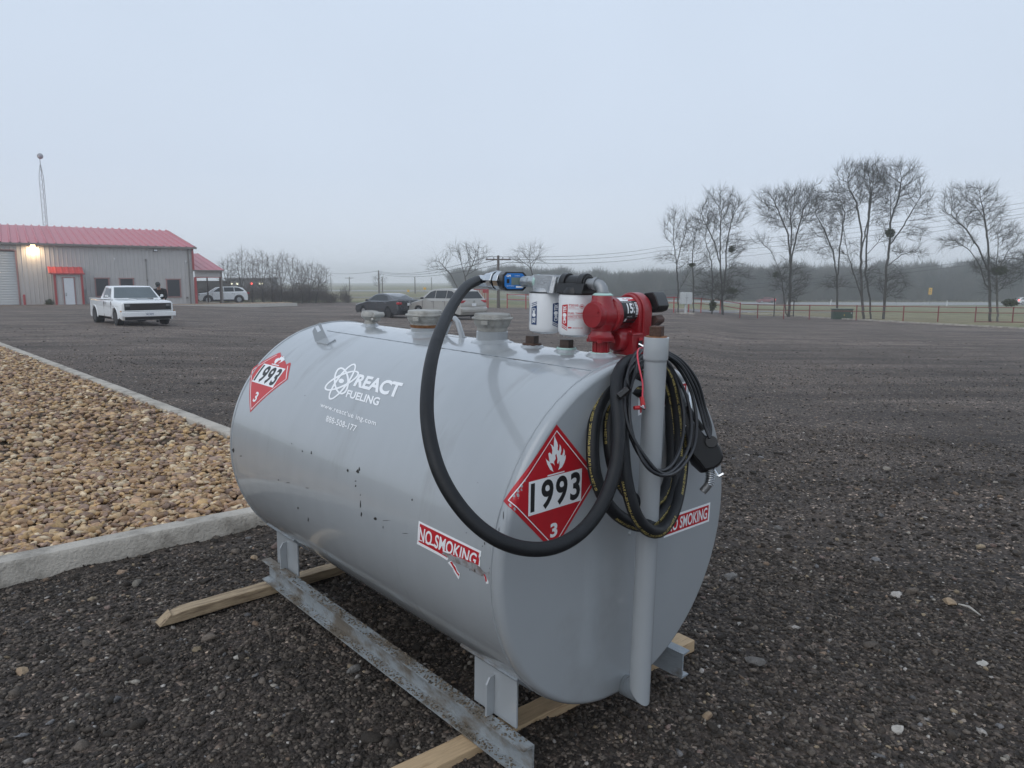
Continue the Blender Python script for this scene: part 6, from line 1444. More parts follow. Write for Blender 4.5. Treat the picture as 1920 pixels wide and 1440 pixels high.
SUVS = dict(paint='car_silver', W=1.90, Wt=1.36, r=.37, rims=('rim', 'rim'), arch=[(1.50, .42), (-1.45, .42)],
    body=[(2.36, .26), (2.48, .50), (2.44, .78), (2.25, .90), (1.30, 1.08), (1.15, 1.10), (-1.9, 1.12), (-2.36, 1.12), (-2.44, .98), (-2.42, .72), (-2.52, .64), (-2.50, .40), (-2.42, .28)],
    cab=[(1.42, 1.05), (.62, 1.60), (.20, 1.70), (-1.30, 1.715), (-1.95, 1.62), (-2.40, 1.10)], screen=((1.32, 1.12), (.64, 1.58)), back=((-2.33, 1.18), (-2.02, 1.56)),
    side=[[(1.00, 1.16), (.52, 1.52), (.16, 1.60), (.05, 1.605), (.0, 1.17)], [(-.06, 1.17), (-.02, 1.605), (-.98, 1.61), (-1.0, 1.18)], [(-1.06, 1.18), (-1.04, 1.61), (-1.45, 1.58), (-1.95, 1.30), (-1.9, 1.20)]],
    head=[(2.30, .80, (.36, .26, .14))], tail=[(-2.34, 1.02, (.22, .40, .15))], mirror=(1.02, 1.17), handles=[(.16, .98), (-.85, 1.0)], seams=[1.08, .03, -1.02], plate=(-2.45, .84), mirm='car_dark', scr='glass_light', rbump=(-2.46, .52, (.16, 1.78, .20), 'car_silver'), badge=(-2.46, 1.02))
g = gp(838, 597); generic_car('parked_suv', (g.x, g.y, zg(g.x, g.y)), R(133), 'champagne silver SUV parked behind the looping hose beside the dark sedan', 'suv', SUVS)
CRV = dict(SUVS); CRV.update(paint='car_white', W=1.86, Wt=1.34, r=.36, rims=('rim', 'rim'), clad=1, scr='glass', rbump=(-2.46, .40, (.14, 1.70, .16), 'black'), grille=(2.45, .70, (.06, 1.0, .30)), body=[(2.28, .26), (2.42, .42), (2.44, .80), (2.30, .95), (1.35, 1.08), (1.15, 1.10), (-1.8, 1.14), (-2.20, 1.14), (-2.30, .98), (-2.34, .62), (-2.30, .28)],
    cab=[(1.40, 1.05), (.60, 1.56), (.15, 1.66), (-1.35, 1.67), (-1.85, 1.56), (-2.25, 1.10)], back=((-2.20, 1.18), (-1.90, 1.52)), plate=(2.46, .50), head=[(2.36, .86, (.30, .34, .10))], mirm='car_white')
g = gp(419, 568); generic_car('parked_suv', (g.x, g.y, zg(g.x, g.y)), R(207), 'white crossover SUV seen side on behind the red porch posts', 'suv', CRV)
MAR = dict(SEDAN); MAR.update(paint='car_maroon', tailm='lamp_red_lit', mirm='car_maroon')
hz = lambda px, yy: at(px, 560, yy)
p = hz(1436, 186); mc_ = generic_car('passing_car', (p.x, p.y, zg(p.x, p.y) + .06), R(183), 'maroon car with lit tail lamp passing on the far highway', 'car', MAR)
WS = dict(SUVS); WS.update(paint='car_white', tailm='lamp_red_lit', mirm='car_white')
p = hz(1926, 172); generic_car('passing_suv', (p.x, p.y, zg(p.x, p.y) + .06), R(-3), 'white SUV with lit tail lamps on the highway at the right edge', 'suv', WS)

# ================================================================= FENCE, POLES, BOXES, SIGNS
def fence(name, posts, h_, m, label, rails=(.97, .62), drop=0, low=None, pr=.045):
    P = [gp(*p) for p in posts]; o = empty(name, P[0], 0, label=label, cat='fence')
    for p in P: mb = MB(); q_ = p - P[0]; mb.tube([q_ + Vector((0, 0, -.2)), q_ + Vector((0, 0, h_))], pr, 8); mb.lathe([(pr * 1.1, h_), (pr * .7, h_ + .03), (0, h_ + .04)], c=q_, n=8); obj('post', mb, m, o)
    for f in rails:
        mb = MB(); mb.tube([p - P[0] + Vector((0, 0, h_ * f)) for p in P], .032, 6); obj('rail', mb, m, o)
    if low:
        mb = MB(); mb.tube([p - P[0] + Vector((0, 0, .05)) for p in P[low:]], .03, 6); obj('rail', mb, m, o)
    return o
fence('pipe_fence', [(1387, 596.5), (1420, 597), (1469, 598.5), (1517, 599.5), (1605, 601), (1693, 602.5), (1758, 603.5), (1828, 604.5), (1898, 605), (1985, 607), (2080, 612), (2190, 620)], 1.2, M['fence_red'], 'dark red pipe fence running along the grass on the right', low=7)
fence('pipe_fence', [(951, 578), (986, 579.5), (1030, 580), (1076, 580), (1112, 579.5), (1176, 580), (1235, 585.5), (1263, 586), (1291, 586.5), (1314, 586.5), (1350, 587.5), (1387, 596.5)], 1.25, M['fence_bright'], 'bright red pipe fence with two rails behind the filters and pump')
ga, gb = gp(890, 575.5), gp(915, 577.5)
gt = empty('bar_gate', ga, 0, label='bright red gate of upright bars beside the silver SUV', cat='gate'); hh = 1.65
for i in range(9): mb = MB(); q_ = (gb - ga) * (i / 8); r_ = .06 if i in (0, 8) else .03; mb.tube([q_ + Vector((0, 0, 0)), q_ + Vector((0, 0, hh if i in (0, 8) else hh - .05))], r_, 8); obj('gate_post' if i in (0, 8) else 'bar', mb, M['fence_bright'], gt)
for z in (hh - .04, .12): mb = MB(); mb.tube([Vector((0, 0, z)), gb - ga + Vector((0, 0, z))], .035, 8); obj('rail', mb, M['fence_bright'], gt)
mb = MB(); mb.box((gb - ga) * .84 + Vector((0, -.06, hh - .16)), (.55, .03, .34)); obj('gate_sign', mb, M['fence_bright'], gt)

def upole(px, pyb, pyt, depth, label, arm=True, rr=.13, cat='utility pole', lean=0):
    p = at(px, pyb, depth); p.z = zg(p.x, p.y); top = at(px, pyt, depth).z - p.z
    o = empty('utility_pole', p, 0, label=label, cat=cat, group='poles along the highway'); mb = MB(); mb.tube([(0, 0, -.2), (lean, 0, top)], [rr, rr * .7], 8); obj('shaft', mb, M['pole'], o)
    if arm:
        mb = MB(); mb.box((lean, 0, top - .35), (2.2, .10, .12)); obj('crossarm', mb, M['pole'], o)
        for x in (-1, -.4, .4, 1): mb = MB(); mb.lathe([(.04, 0), (.05, .08), (.03, .18), (0, .2)], c=(lean + x, 0, top - .29), n=8); obj('insulator', mb, M['steel'], o)
    return o, Vector((p.x + lean, p.y, p.z + top - .1))
P1 = upole(934.5, 580, 479, 64, 'wooden utility pole with a crossarm standing behind the blue meter', True, .15)[1]
P2 = upole(711, 560, 507, 135, 'hazy utility pole above the roof of the dark sedan', False, .16)[1]
P3 = upole(717.5, 555, 519, 150, 'thin hazy pole right of the one above the dark sedan', False, .12)[1]
P4 = upole(778.5, 556, 519, 150, 'hazy pole above the bonnet of the silver SUV', False, .13)[1]
P5 = upole(656, 556, 519, 190, 'faint pole with a crossarm between the thicket and the dark sedan', True, .14)[1]
P6 = upole(621.5, 560, 519, 200, 'faint pole just right of the brush thicket', False, .12)[1]
P7 = upole(809.5, 556, 520, 210, 'faint far pole left of the leaning bare tree', False, .12)[1]
def wire(name, a, b, sag, label, r_=.02):
    pts = []
    for i in range(25):
        t = i / 24; p = a.lerp(b, t); p.z -= sag * 4 * t * (1 - t); pts.append(p)
    mb = MB(); mb.tube(pts, r_, 4); tag(obj(name, mb, M['wire'], smooth=60), label, 'wire', 'overhead power lines')
for k, (dy, lab) in enumerate(((0, 'upper'), (7, 'middle'), (16, 'lower'))):
    wire('overhead_wire', P2 + Vector((0, 0, -dy * .03)), P1 + Vector((-.9 + .9 * k, 0, -dy * .03)), .9, f'{lab} wire from the hazy pole to the crossarm pole behind the meter', .022)
    wire('overhead_wire', P1 + Vector((-.9 + .9 * k, 0, -dy * .03)), at(1240 + 0, 463 + dy, 110), .5, f'{lab} wire from the crossarm pole toward the bare trees', .022)
for k, (ya, yb, lab) in enumerate(((463, 376, 'topmost'), (471, 386, 'second from top'), (479, 397, 'third from top'), (494, 402, 'fourth from top'), (540, 468, 'second lowest'), (545, 474, 'lowest'))):
    if k < 4: wire('overhead_wire', at(1240, ya, 118), at(1990, yb - 8, 100), .8, f'{lab} overhead wire crossing behind the bare trees on the right', .020)
    else: wire('overhead_wire', at(1235, 600 - (560 - ya) * 1.0 - 35 + (k - 4) * 3, 118), at(1990, yb, 100), .6, f'{lab} overhead wire crossing behind the bare trees on the right', .022)
wire('overhead_wire', at(600, 509, 200), P2, .6, 'faint wire left of the hazy pole over the fields', .03)

# white equipment cabinet on a post
g = gp(1285, 588.5); k = g.y / FPX * 1.0
cb = empty('equipment_cabinet', g, R(8), label='pale grey equipment cabinet on a post by the red fence', cat='cabinet')
s_ = g.y / FPX
mb = MB(); mb.box((0, 0, 29 * s_), (22 * s_, .35, 22 * s_)); o = obj('cabinet_box', mb, M['rollup'], cb, bevel=.03); mb = MB(); mb.box((.02, -.19, 30 * s_), (.25, .03, .03)); mb.box((0, -.18, 29 * s_), (.02, .02, 18 * s_)); obj('door_seam', mb, M['steel'], o)
mb = MB(); mb.box((0, 0, 9 * s_), (.13, .13, 18 * s_)); obj('post', mb, M['rollup'], cb); mb = MB(); mb.box((0, 0, .03), (28 * s_, .9, .12)); obj('concrete_pad', mb, M['concrete'], cb)
# dark green transformer
g = gp(1578, 598.5); s_ = g.y / FPX; tf = empty('transformer_box', g, R(-12), label='dark green transformer box at the foot of the bare trees', cat='transformer')
mb = MB(); mb.box((0, 0, 9 * s_), (34 * s_, .9, 19 * s_)); o = obj('housing', mb, M['green_box'], tf, bevel=.03); mb = MB(); mb.box((0, .02, 19 * s_), (36 * s_, 1.0, .06)); obj('lid', mb, M['green_box'], tf, bevel=.02)
mb = MB(); mb.box((2 * s_, -.46, 8 * s_), (.06, .02, .09)); obj('warning_sticker', mb, M['sign_yellow'], o); mb = MB(); mb.box((14 * s_, -.46, 12 * s_), (.07, .02, .07)); obj('lock', mb, M['white'], o)
# wire mesh sign panel on a dark post
g = gp(1451, 593.5); s_ = g.y / FPX; sg_ = empty('panel_sign', g, 0, label='grey flat sign panel hung between a black post and the bare tree', cat='sign')
mb = MB(); mb.tube([(0, 0, 0), (0, 0, 34 * s_)], .05, 8); obj('post', mb, M['black'], sg_); mb = MB(); mb.box((12 * s_, 0, 32 * s_), (20 * s_, .03, 24 * s_ * .8)); obj('panel', mb, mat('grey_panel', (.26, .26, .26), rough=.7), sg_)
mb = MB(); mb.tube([(37 * s_, .1, 0), (37 * s_, .1, 30 * s_)], .05, 8); obj('post', mb, M['black'], sg_)
def roadsign(px, py, w, h_, depth, m, label, txt=None):
    p = at(px, 570, depth); p.z = zg(p.x, p.y); c = at(px, py, depth).z - p.z; s_ = depth / FPX; o = empty('road_sign', p, 0, label=label, cat='road sign')
    mb = MB(); mb.tube([(0, .03, 0), (0, .03, c)], .03, 6); obj('post', mb, M['steel'], o); mb = MB(); mb.box((0, 0, c), (w * s_, .03, h_ * s_), Matrix.Rotation(R(3), 3, 'Y')); pn = obj('panel', mb, m, o)
    if txt:
        for i, d in enumerate((-.25, .0, .25)): mb = MB(); mb.box((0, -.02, c + d * h_ * s_), (w * s_ * .5, .01, h_ * s_ * .08)); obj('sign_mark', mb, M['black'], pn)
roadsign(1742.5, 546, 6.3, 12.5, 162, M['sign_yellow'], 'tall yellow road sign in front of the far woods', True)
roadsign(766, 545.5, 4, 4, 118, M['sign_yellow'], 'small pale yellow road sign in the hazy fields, left of two'); roadsign(797, 541, 5, 4, 112, M['sign_yellow'], 'small orange yellow road sign in the hazy fields above the silver SUV')
for px, lean, lab in ((1556.5, .12, 'leaning white road marker post left of the transformer box'), (1775.5, 0, 'upright white road marker post right of the yellow sign')):
    p = at(px, 571, 163); p.z = zg(p.x, p.y); mb = MB(); mb.tube([(0, 0, 0), (lean * 2, 0, 1.25)], .09, 6); tag(obj('marker_post', mb, M['white'], loc=p), lab, 'marker post')
# dark screened enclosure and lit premises behind the thicket
a = at(366, 560, 96); b = at(434, 560, 96); zz = zg(a.x, a.y); tz = at(400, 526.5, 96).z
mb = MB(); mb.box(((a + b) / 2).to_tuple()[:2] + ((zz + tz) / 2,), ((b - a).length, .12, tz - zz)); en = tag(obj('screen_fence', mb, M['dark_fabric'], smooth=0), 'dark brown screened fence behind the white SUV', 'fence')
sb = at(440, 560, 150); sb.z = zg(sb.x, sb.y); s_ = 150 / FPX; z_ = at(440, 531, 150).z - sb.z
hs = empty('roadside_shop', sb, R(4), label='distant low shop with lit windows and a red lamp glimpsed through the thicket', cat='shop')
mb = MB(); mb.box((28 * s_, 2, (z_ + .9) / 2), (85 * s_, 4, z_ + .9)); mb.box((28 * s_, 1.9, z_ + 1.0), (88 * s_, 5, .25)); obj('wall', mb, mat('shop_wall', (.20, .20, .20), rough=.9), hs)
for dx, w, m_ in ((-4, 5, 'lit_far'), (6, 4, 'lit_far'), (32, 2.2, 'lamp_red_lit'), (49, 7, 'lit_far')): mb = MB(); mb.box((dx * s_, -.06, z_ - .1), (w * s_, .06, .34)); obj('lit_window' if m_ != 'lamp_red_lit' else 'red_lamp', mb, M[m_], hs)

# ================================================================= TREES
def tubes_np(segs, k=3):
    """segs: array (n,8): p0, p1, r0, r1 -> V, F"""
    S = np.asarray(segs, dtype=float); n = len(S); p0, p1 = S[:, :3], S[:, 3:6]; d = p1 - p0; L = np.linalg.norm(d, axis=1, keepdims=True); d = d / np.maximum(L, 1e-9)
    ref = np.where(np.abs(d[:, 2:3]) < .9, [[0, 0, 1.]], [[1., 0, 0]]); u = np.cross(d, ref); u /= np.linalg.norm(u, axis=1, keepdims=True); v = np.cross(d, u)
    t = 2 * np.pi * np.arange(k) / k; c, s = np.cos(t), np.sin(t); R_ = u[:, None] * c[None, :, None] + v[:, None] * s[None, :, None]
    A = p0[:, None] + R_ * S[:, 6][:, None, None]; B = p1[:, None] + R_ * S[:, 7][:, None, None]; V = np.concatenate([A, B], 1).reshape(-1, 3)
    b = (np.arange(n) * 2 * k)[:, None]; i = np.arange(k)[None]; j = (i + 1) % k; F = np.stack([b + i, b + j, b + k + j, b + k + i], -1).reshape(-1, 4); return V, F
def grow(seed, base, stems, blobs, n_att=900, step=.22, kill=.30, infl=1.6, twig=.011, tropism=.22, tmin=.045, twlen=.8, ntw=4):
    """space colonisation inside the crown ellipsoids; blobs: (cx,cy,cz,rx,ry,rz); stems: polylines that start at the base"""
    q = np.random.RandomState(seed); W = np.array([b[3] * b[4] * b[5] for b in blobs]) ** .8; W = W / W.sum(); att = []
    for b, w in zip(blobs, W):
        k = max(12, int(n_att * w)); d = q.randn(k, 3); d /= np.linalg.norm(d, axis=1)[:, None]; rr = q.rand(k, 1) ** (1 / 2.2); att.append(np.array(b[:3]) + d * rr * np.array(b[3:]))
    att = np.concatenate(att); nodes, par = [], []
    for st in stems:
        prev = -1
        if nodes:
            dd = np.linalg.norm(np.array(nodes) - np.array(st[0]), axis=1); prev = int(dd.argmin())
        if prev == -1: nodes.append(np.array(st[0], float)); par.append(-1); prev = 0
        for a, b in zip(st[:-1], st[1:]):
            a, b = np.array(a, float), np.array(b, float); k = max(1, int(np.linalg.norm(b - a) / step))
            for i in range(1, k + 1): nodes.append(a + (b - a) * i / k + q.randn(3) * .02); par.append(prev); prev = len(nodes) - 1
    alive = np.ones(len(att), bool); N = np.array(nodes); tries = np.zeros(len(att))
    near = np.full(len(att), 1e9); ni = np.zeros(len(att), int)
    def upd(start):
        X = N[start:]; 
        if len(X) == 0: return
        D = np.linalg.norm(att[:, None] - X[None], axis=2); m_ = D.min(1); im = D.argmin(1) + start; c = m_ < near; near[c] = m_[c]; ni[c] = im[c]
    upd(0)
    for it in range(90):
        a_ = alive & (near < infl * (3 if it < 8 else 1)); 
        if not a_.any(): break
        new = []; npar = []
        for i in np.unique(ni[a_]):
            d = att[a_ & (ni == i)] - N[i]; d = (d / np.linalg.norm(d, axis=1)[:, None]).sum(0); d = d / (np.linalg.norm(d) + 1e-9); pd = N[i] - N[par[i]] if par[i] >= 0 else np.array([0, 0, 1.]); pd = pd / (np.linalg.norm(pd) + 1e-9)
            d = d + pd * .45 + np.array([0, 0, tropism]) + q.randn(3) * .06; d /= np.linalg.norm(d); new.append(N[i] + d * step); npar.append(i)
        s0 = len(N); N = np.concatenate([N, np.array(new)]); par += npar; upd(s0); tries += near < step * 2.5; alive &= (near > kill) & (tries < 7)
        if len(N) > 4200: break
    n = len(N); ch = [[] for _ in range(n)]
    for i, p in enumerate(par):
        if p >= 0: ch[p].append(i)
    r2 = np.zeros(n)
    for i in range(n - 1, -1, -1): r2[i] = max(twig ** 2.35, r2[i]); 
    acc = np.zeros(n)
    for i in range(n - 1, -1, -1):
        v = acc[i] if acc[i] > 0 else twig ** 2.35; acc[i] = v
        if par[i] >= 0: acc[par[i]] += v
    rad = acc ** (1 / 2.35)
    big, small = [], []
    for i in range(n):
        p = par[i]
        if p < 0: continue
        r0 = rad[i] if len(ch[p]) > 1 and rad[i] < rad[p] * .8 else rad[p]; s_ = [*N[p], *N[i], r0, rad[i]]; (big if rad[i] > tmin else small).append(s_)
    # fine twigs
    tips = [i for i in range(n) if rad[i] < twig * 2.2]
    for i in tips:
        p = par[i]; dr = N[i] - N[p] if p >= 0 else np.array([0, 0, 1.]); dr = dr / (np.linalg.norm(dr) + 1e-9)
        for _ in range(ntw):
            d = dr * 1.0 + q.randn(3) * .50 + np.array([0, 0, .40]); d /= np.linalg.norm(d); L = twlen * q.uniform(.35, 1.); m_ = N[i] + d * L * .5 + q.randn(3) * .02; e = m_ + (d + q.randn(3) * .25) * L * .5
            small.append([*N[i], *m_, twig * .55, twig * .42]); small.append([*m_, *e, twig * .42, twig * .22]); e2 = m_ + (d + q.randn(3) * .5) * L * .45; small.append([*m_, *e2, twig * .36, twig * .2])
    return np.array(big), np.array(small)
def bare_tree(label, pxb, pyb, blobs_px, stems_px, seed, n_att=900, group=None, bark='bark', twigm='twig', depth=None, twig=.0135, kill=.44, extra=None, dthick=.8, cat='tree', step=.34, ntw=6, twlen=1.05, tmin=.045, infl=2.4):
    g = gp(pxb, pyb) if depth is None else at(pxb, pyb, depth)
    if depth is not None: g.z = zg(g.x, g.y)
    D = g.y
    s_ = D / FPX
    def loc(px, py, dy=0): p = at(px, py, D + dy); return (p.x - g.x, p.y - g.y, p.z - g.z)
    q = random.Random(seed)
    blobs = [(*loc(cx, cy, dy), rx * s_, max(rx * s_ * dthick, .4), ry * s_) for cx, cy, rx, ry, dy in blobs_px]
    stems = []
    for st in stems_px: stems.append([loc(x, y, dd) if i or st is not stems_px[0] else (0, 0, -.1) for i, (x, y, dd) in enumerate(st)])
    big, small = grow(seed, (0, 0, 0), stems, blobs, n_att, twig=twig, kill=kill, step=step, ntw=ntw, twlen=twlen, tmin=tmin, infl=infl)
    t = empty('bare_tree', g, 0, label=label, cat=cat, group=group)
    V, F = tubes_np(big, 7); fastmesh('trunk', V, F, M[bark], t, smooth=True); V, F = tubes_np(small, 3); fastmesh('crown', V, F, M[twigm], t)
    for (cx, cy, rx, ry, dy, n) in (extra or []):
        o = leafclump('mistletoe', (0, 0, 0), rx * s_, ry * s_, n, M['mistle'], seed, lw=.08); o.parent = t; l = loc(cx, cy + ry, dy); o.location = l
    return t
GR = 'bare trees along the red fence'
bare_tree('slim leftmost bare tree behind the pale cabinet', 1272, 588, [(1262, 430, 20, 38, 0), (1280, 450, 22, 45, 0), (1252, 487, 16, 10, -.5), (1265, 410, 14, 20, 0)], [[(1272, 588, 0), (1271, 540, 0), (1268, 490, 0), (1262, 450, 0)], [(1268, 500, 0), (1278, 455, 0)], [(1272, 545, 0), (1290, 515, 0)]], 1, 620, GR)
bare_tree('second bare tree, thin stem just right of the cabinet', 1300, 588, [(1302, 455, 17, 40, 0), (1318, 505, 14, 22, 0), (1290, 500, 12, 14, 0)], [[(1300, 588, 0), (1300, 530, 0), (1298, 480, 0), (1303, 440, 0)]], 2, 380, GR, extra=[(1297, 497, 5, 3, 0, 260)])
bare_tree('low bushy bare tree with a dark clump on its thin stem', 1335, 589, [(1332, 480, 18, 30, 0), (1325, 430, 18, 24, 0), (1340, 540, 24, 28, 0), (1318, 545, 20, 16, 0)], [[(1335, 589, 0), (1336, 540, 0), (1334, 490, 0), (1322, 450, 0)]], 3, 560, GR, extra=[(1336, 573, 6, 9, 0, 500)])
bare_tree('tall round-headed bare tree fourth from the left', 1355, 590, [(1352, 400, 42, 42, 0), (1316, 415, 24, 24, 0), (1378, 400, 24, 30, 0), (1372, 465, 28, 20, 0), (1360, 545, 34, 26, 0), (1388, 520, 22, 8, -.5), (1375, 500, 16, 16, 0)],
          [[(1355, 590, 0), (1354, 550, 0), (1351, 510, 0), (1350, 450, 0), (1352, 400, 0)], [(1356, 555, 0), (1361, 500, 0), (1362, 460, 0), (1372, 410, 0)], [(1351, 500, 0), (1338, 450, 0), (1320, 415, 0)]], 4, 1900, GR, extra=[(1371, 468, 5, 6, 0, 300), (1372, 545, 10, 5, -.3, 350)])
bare_tree('broad fan-shaped bare tree with twin trunk behind the panel sign', 1479, 594, [(1480, 395, 58, 40, 0), (1445, 380, 30, 25, 0), (1515, 385, 30, 30, 0), (1490, 370, 40, 20, 0), (1425, 452, 20, 10, 0), (1495, 460, 26, 18, 0), (1478, 525, 36, 32, 0), (1490, 550, 22, 20, 0)],
          [[(1481, 594, 0), (1482, 540, 0), (1482, 495, 0), (1478, 440, 0), (1462, 400, 0)], [(1482, 500, 0), (1493, 440, 0), (1505, 400, 0)], [(1482, 490, 0), (1484, 440, 0), (1482, 400, 0)], [(1474, 594, .1), (1470, 560, 0), (1463, 510, 0), (1445, 470, 0), (1425, 452, 0)]], 5, 2000, GR, extra=[(1455, 515, 5, 5, 0, 200)])
bare_tree('bare tree leaning left between the fan tree and the tallest group', 1569, 592, [(1560, 400, 36, 40, 0), (1545, 430, 30, 28, 0), (1535, 375, 22, 26, 0), (1555, 470, 24, 18, 0), (1590, 400, 18, 30, 0), (1565, 535, 26, 12, 0)],
          [[(1569, 592, 0), (1570, 550, 0), (1569, 520, 0), (1562, 470, 0), (1545, 430, 0), (1528, 400, 0)], [(1571, 520, 0), (1575, 460, 0), (1584, 400, 0), (1570, 360, 0)]], 6, 1200, GR)
bare_tree('many-stemmed tall bare tree left of the transformer-side pair', 1620, 599, [(1600, 350, 40, 40, 0), (1585, 370, 28, 36, 0), (1625, 350, 30, 44, 0), (1606, 320, 36, 14, 0), (1640, 345, 22, 35, 0), (1620, 520, 22, 26, 0), (1595, 480, 16, 24, 0)],
          [[(1620, 599, 0), (1616, 555, 0), (1614, 500, 0), (1616, 440, 0), (1606, 380, 0), (1590, 350, 0)], [(1616, 560, 0), (1600, 510, 0), (1588, 470, 0), (1580, 420, 0)], [(1616, 470, 0), (1628, 410, 0), (1632, 350, 0)]], 7, 1700, GR)
bare_tree('curved grey trunk bare tree in the middle of the tallest group', 1633, 598.5, [(1640, 350, 26, 44, .5), (1655, 400, 20, 30, .3), (1630, 330, 20, 24, 0), (1655, 450, 18, 14, 0)], [[(1633, 598.5, 0), (1631, 560, 0), (1624, 520, 0), (1624, 460, 0), (1630, 400, 0), (1636, 350, 0)], [(1624, 480, 0), (1650, 450, 0)]], 8, 800, GR)
bare_tree('tall forked bare tree with a dark round nest in its fork', 1657, 598.5, [(1680, 360, 32, 52, 0), (1665, 340, 24, 32, 0), (1700, 350, 30, 34, 0), (1725, 380, 24, 26, 0), (1700, 475, 34, 9, 0), (1715, 440, 26, 10, 0), (1672, 535, 28, 30, 0), (1690, 320, 26, 14, 0), (1730, 410, 16, 10, 0)],
          [[(1657, 598.5, 0), (1659, 555, 0), (1662, 500, 0), (1668, 460, 0), (1669, 410, 0), (1670, 370, 0)], [(1669, 458, 0), (1690, 430, 0), (1708, 400, 0), (1722, 375, 0)], [(1663, 500, 0), (1690, 478, 0), (1715, 470, 0)], [(1669, 415, 0), (1685, 370, 0), (1690, 335, 0)]], 9, 2100, GR, extra=[(1668.5, 437, 7, 7, -.2, 1500)])
bare_tree('wide forked bare tree standing alone near the right edge', 1857, 603, [(1790, 385, 26, 34, 0), (1830, 380, 32, 32, 0), (1850, 400, 30, 34, 0), (1812, 410, 30, 24, 0), (1795, 455, 34, 14, 0), (1865, 430, 18, 26, 0), (1850, 362, 20, 14, 0), (1840, 500, 20, 20, 0)],
          [[(1857, 603, 0), (1856, 550, 0), (1854, 500, 0), (1852, 450, 0), (1846, 410, 0), (1828, 385, 0)], [(1853, 510, 0), (1835, 465, 0), (1812, 430, 0), (1785, 405, 0)], [(1850, 540, 0), (1838, 500, 0), (1820, 470, 0), (1792, 452, 0)], [(1847, 412, 0), (1840, 380, 0), (1836, 360, 0)]], 10, 1900, GR)
bare_tree('small twiggy bare tree with dark clumps at the right edge', 1871, 603, [(1890, 450, 26, 28, 0), (1880, 510, 36, 28, 0), (1905, 490, 20, 24, 0), (1868, 540, 20, 20, 0)], [[(1871, 603, 0), (1870, 550, 0), (1869, 490, 0), (1872, 440, 0)], [(1870, 510, 0), (1890, 470, 0)]], 11, 1150, GR, bark='bark_pale', extra=[(1872, 508, 14, 8, 0, 900), (1893, 568, 13, 6, -.5, 900)])
GC = 'bare trees beyond the parked cars'
bare_tree('pale bare tree leaning left above the silver SUV roof', 872, 577, [(822, 500, 22, 15, 0), (836, 485, 16, 12, 0), (815, 490, 12, 8, 0)], [[(872, 577, 0), (860, 545, 0), (845, 515, 0), (830, 497, 0)]], 12, 170, GC, bark='bark_pale', twigm='twig', twig=.016, kill=.5, step=.34, ntw=2)
bare_tree('spreading pale bare tree right above the top of the hose', 878, 577, [(880, 480, 30, 22, 0), (862, 475, 20, 16, 0), (900, 478, 18, 16, 0), (885, 500, 22, 14, 0)], [[(878, 577, 0), (874, 545, 0), (872, 520, 0), (866, 495, 0)], [(872, 522, 0), (884, 500, 0), (892, 480, 0)]], 13, 420, GC, bark='bark_pale', twigm='twig', twig=.014, kill=.44, step=.34, ntw=3)
bare_tree('round bare tree standing above the flow meter pipe', 1000, 578, [(990, 485, 28, 22, 0), (1004, 478, 18, 18, 0), (975, 488, 14, 12, 0)], [[(1000, 578, 0), (1000, 540, 0), (998, 515, 0), (994, 495, 0)]], 14, 380, GC, twig=.014, kill=.44, step=.34, ntw=3)
bare_tree('faint hazy lone tree behind the pole above the dark sedan', 712, 556, [(712, 524, 14, 12, 0), (709, 532, 11, 8, 0)], [[(712, 556, 0), (712, 545, 0), (711, 530, 0)]], 15, 420, None, depth=190, twig=.02, kill=.6, step=.5, dthick=1, twlen=.9, ntw=2)
GT = 'leafless trees of the roadside thicket'
for i, (px, top, w, lab) in enumerate(((427, 482, 16, 'leftmost thicket tree rising just right of the lean-to roof'), (453, 469, 17, 'tall thicket tree, the highest one above the white SUV'), (474, 480, 13, 'thicket tree above the rear of the white SUV'), (492, 474, 16, 'thicket tree with straight stem right of the white SUV'),
        (512, 482, 15, 'thicket tree in the middle left of the row'), (530, 478, 15, 'thicket tree with close upright branches, middle of the row'), (549, 482, 14, 'thicket tree just right of the middle of the row'), (566, 497, 14, 'dark stemmed lower thicket tree, third from the right end'),
        (585, 495, 18, 'rounded thicket tree, second from the right end'), (604, 500, 16, 'thicket tree leaning right at the end of the row'))):
    h = 566 - top; lean = 12 if i == 9 else (6 if i == 8 else rnd.uniform(-3, 3)); b = px - lean
    bare_tree(lab, b, 567.5, [(px, top + h * .26, w, h * .26, 0), (px + rnd.uniform(-5, 5), top + h * .52, w * 1.05, h * .26, 0), (px, top + h * .80, w * .9, h * .16, 0)], [[(b, 567.5, 0), (b + lean * .3, 567 - h * .35, 0), (b + lean * .8, 567 - h * .65, 0), (px, 567 - h * .96, 0)], [(b + lean * .2, 567 - h * .22, 0), (px - 6, 567 - h * .6, 0), (px - 9, 567 - h * .86, 0)], [(b + lean * .25, 567 - h * .3, 0), (px + 6, 567 - h * .62, 0), (px + 9, 567 - h * .84, 0)]],
              20 + i, 520, GT, depth=77 + rnd.uniform(-1, 3), twigm='twig_brown', twig=.014, kill=.36, step=.34, twlen=.8, tmin=.045, infl=2.2, ntw=4)
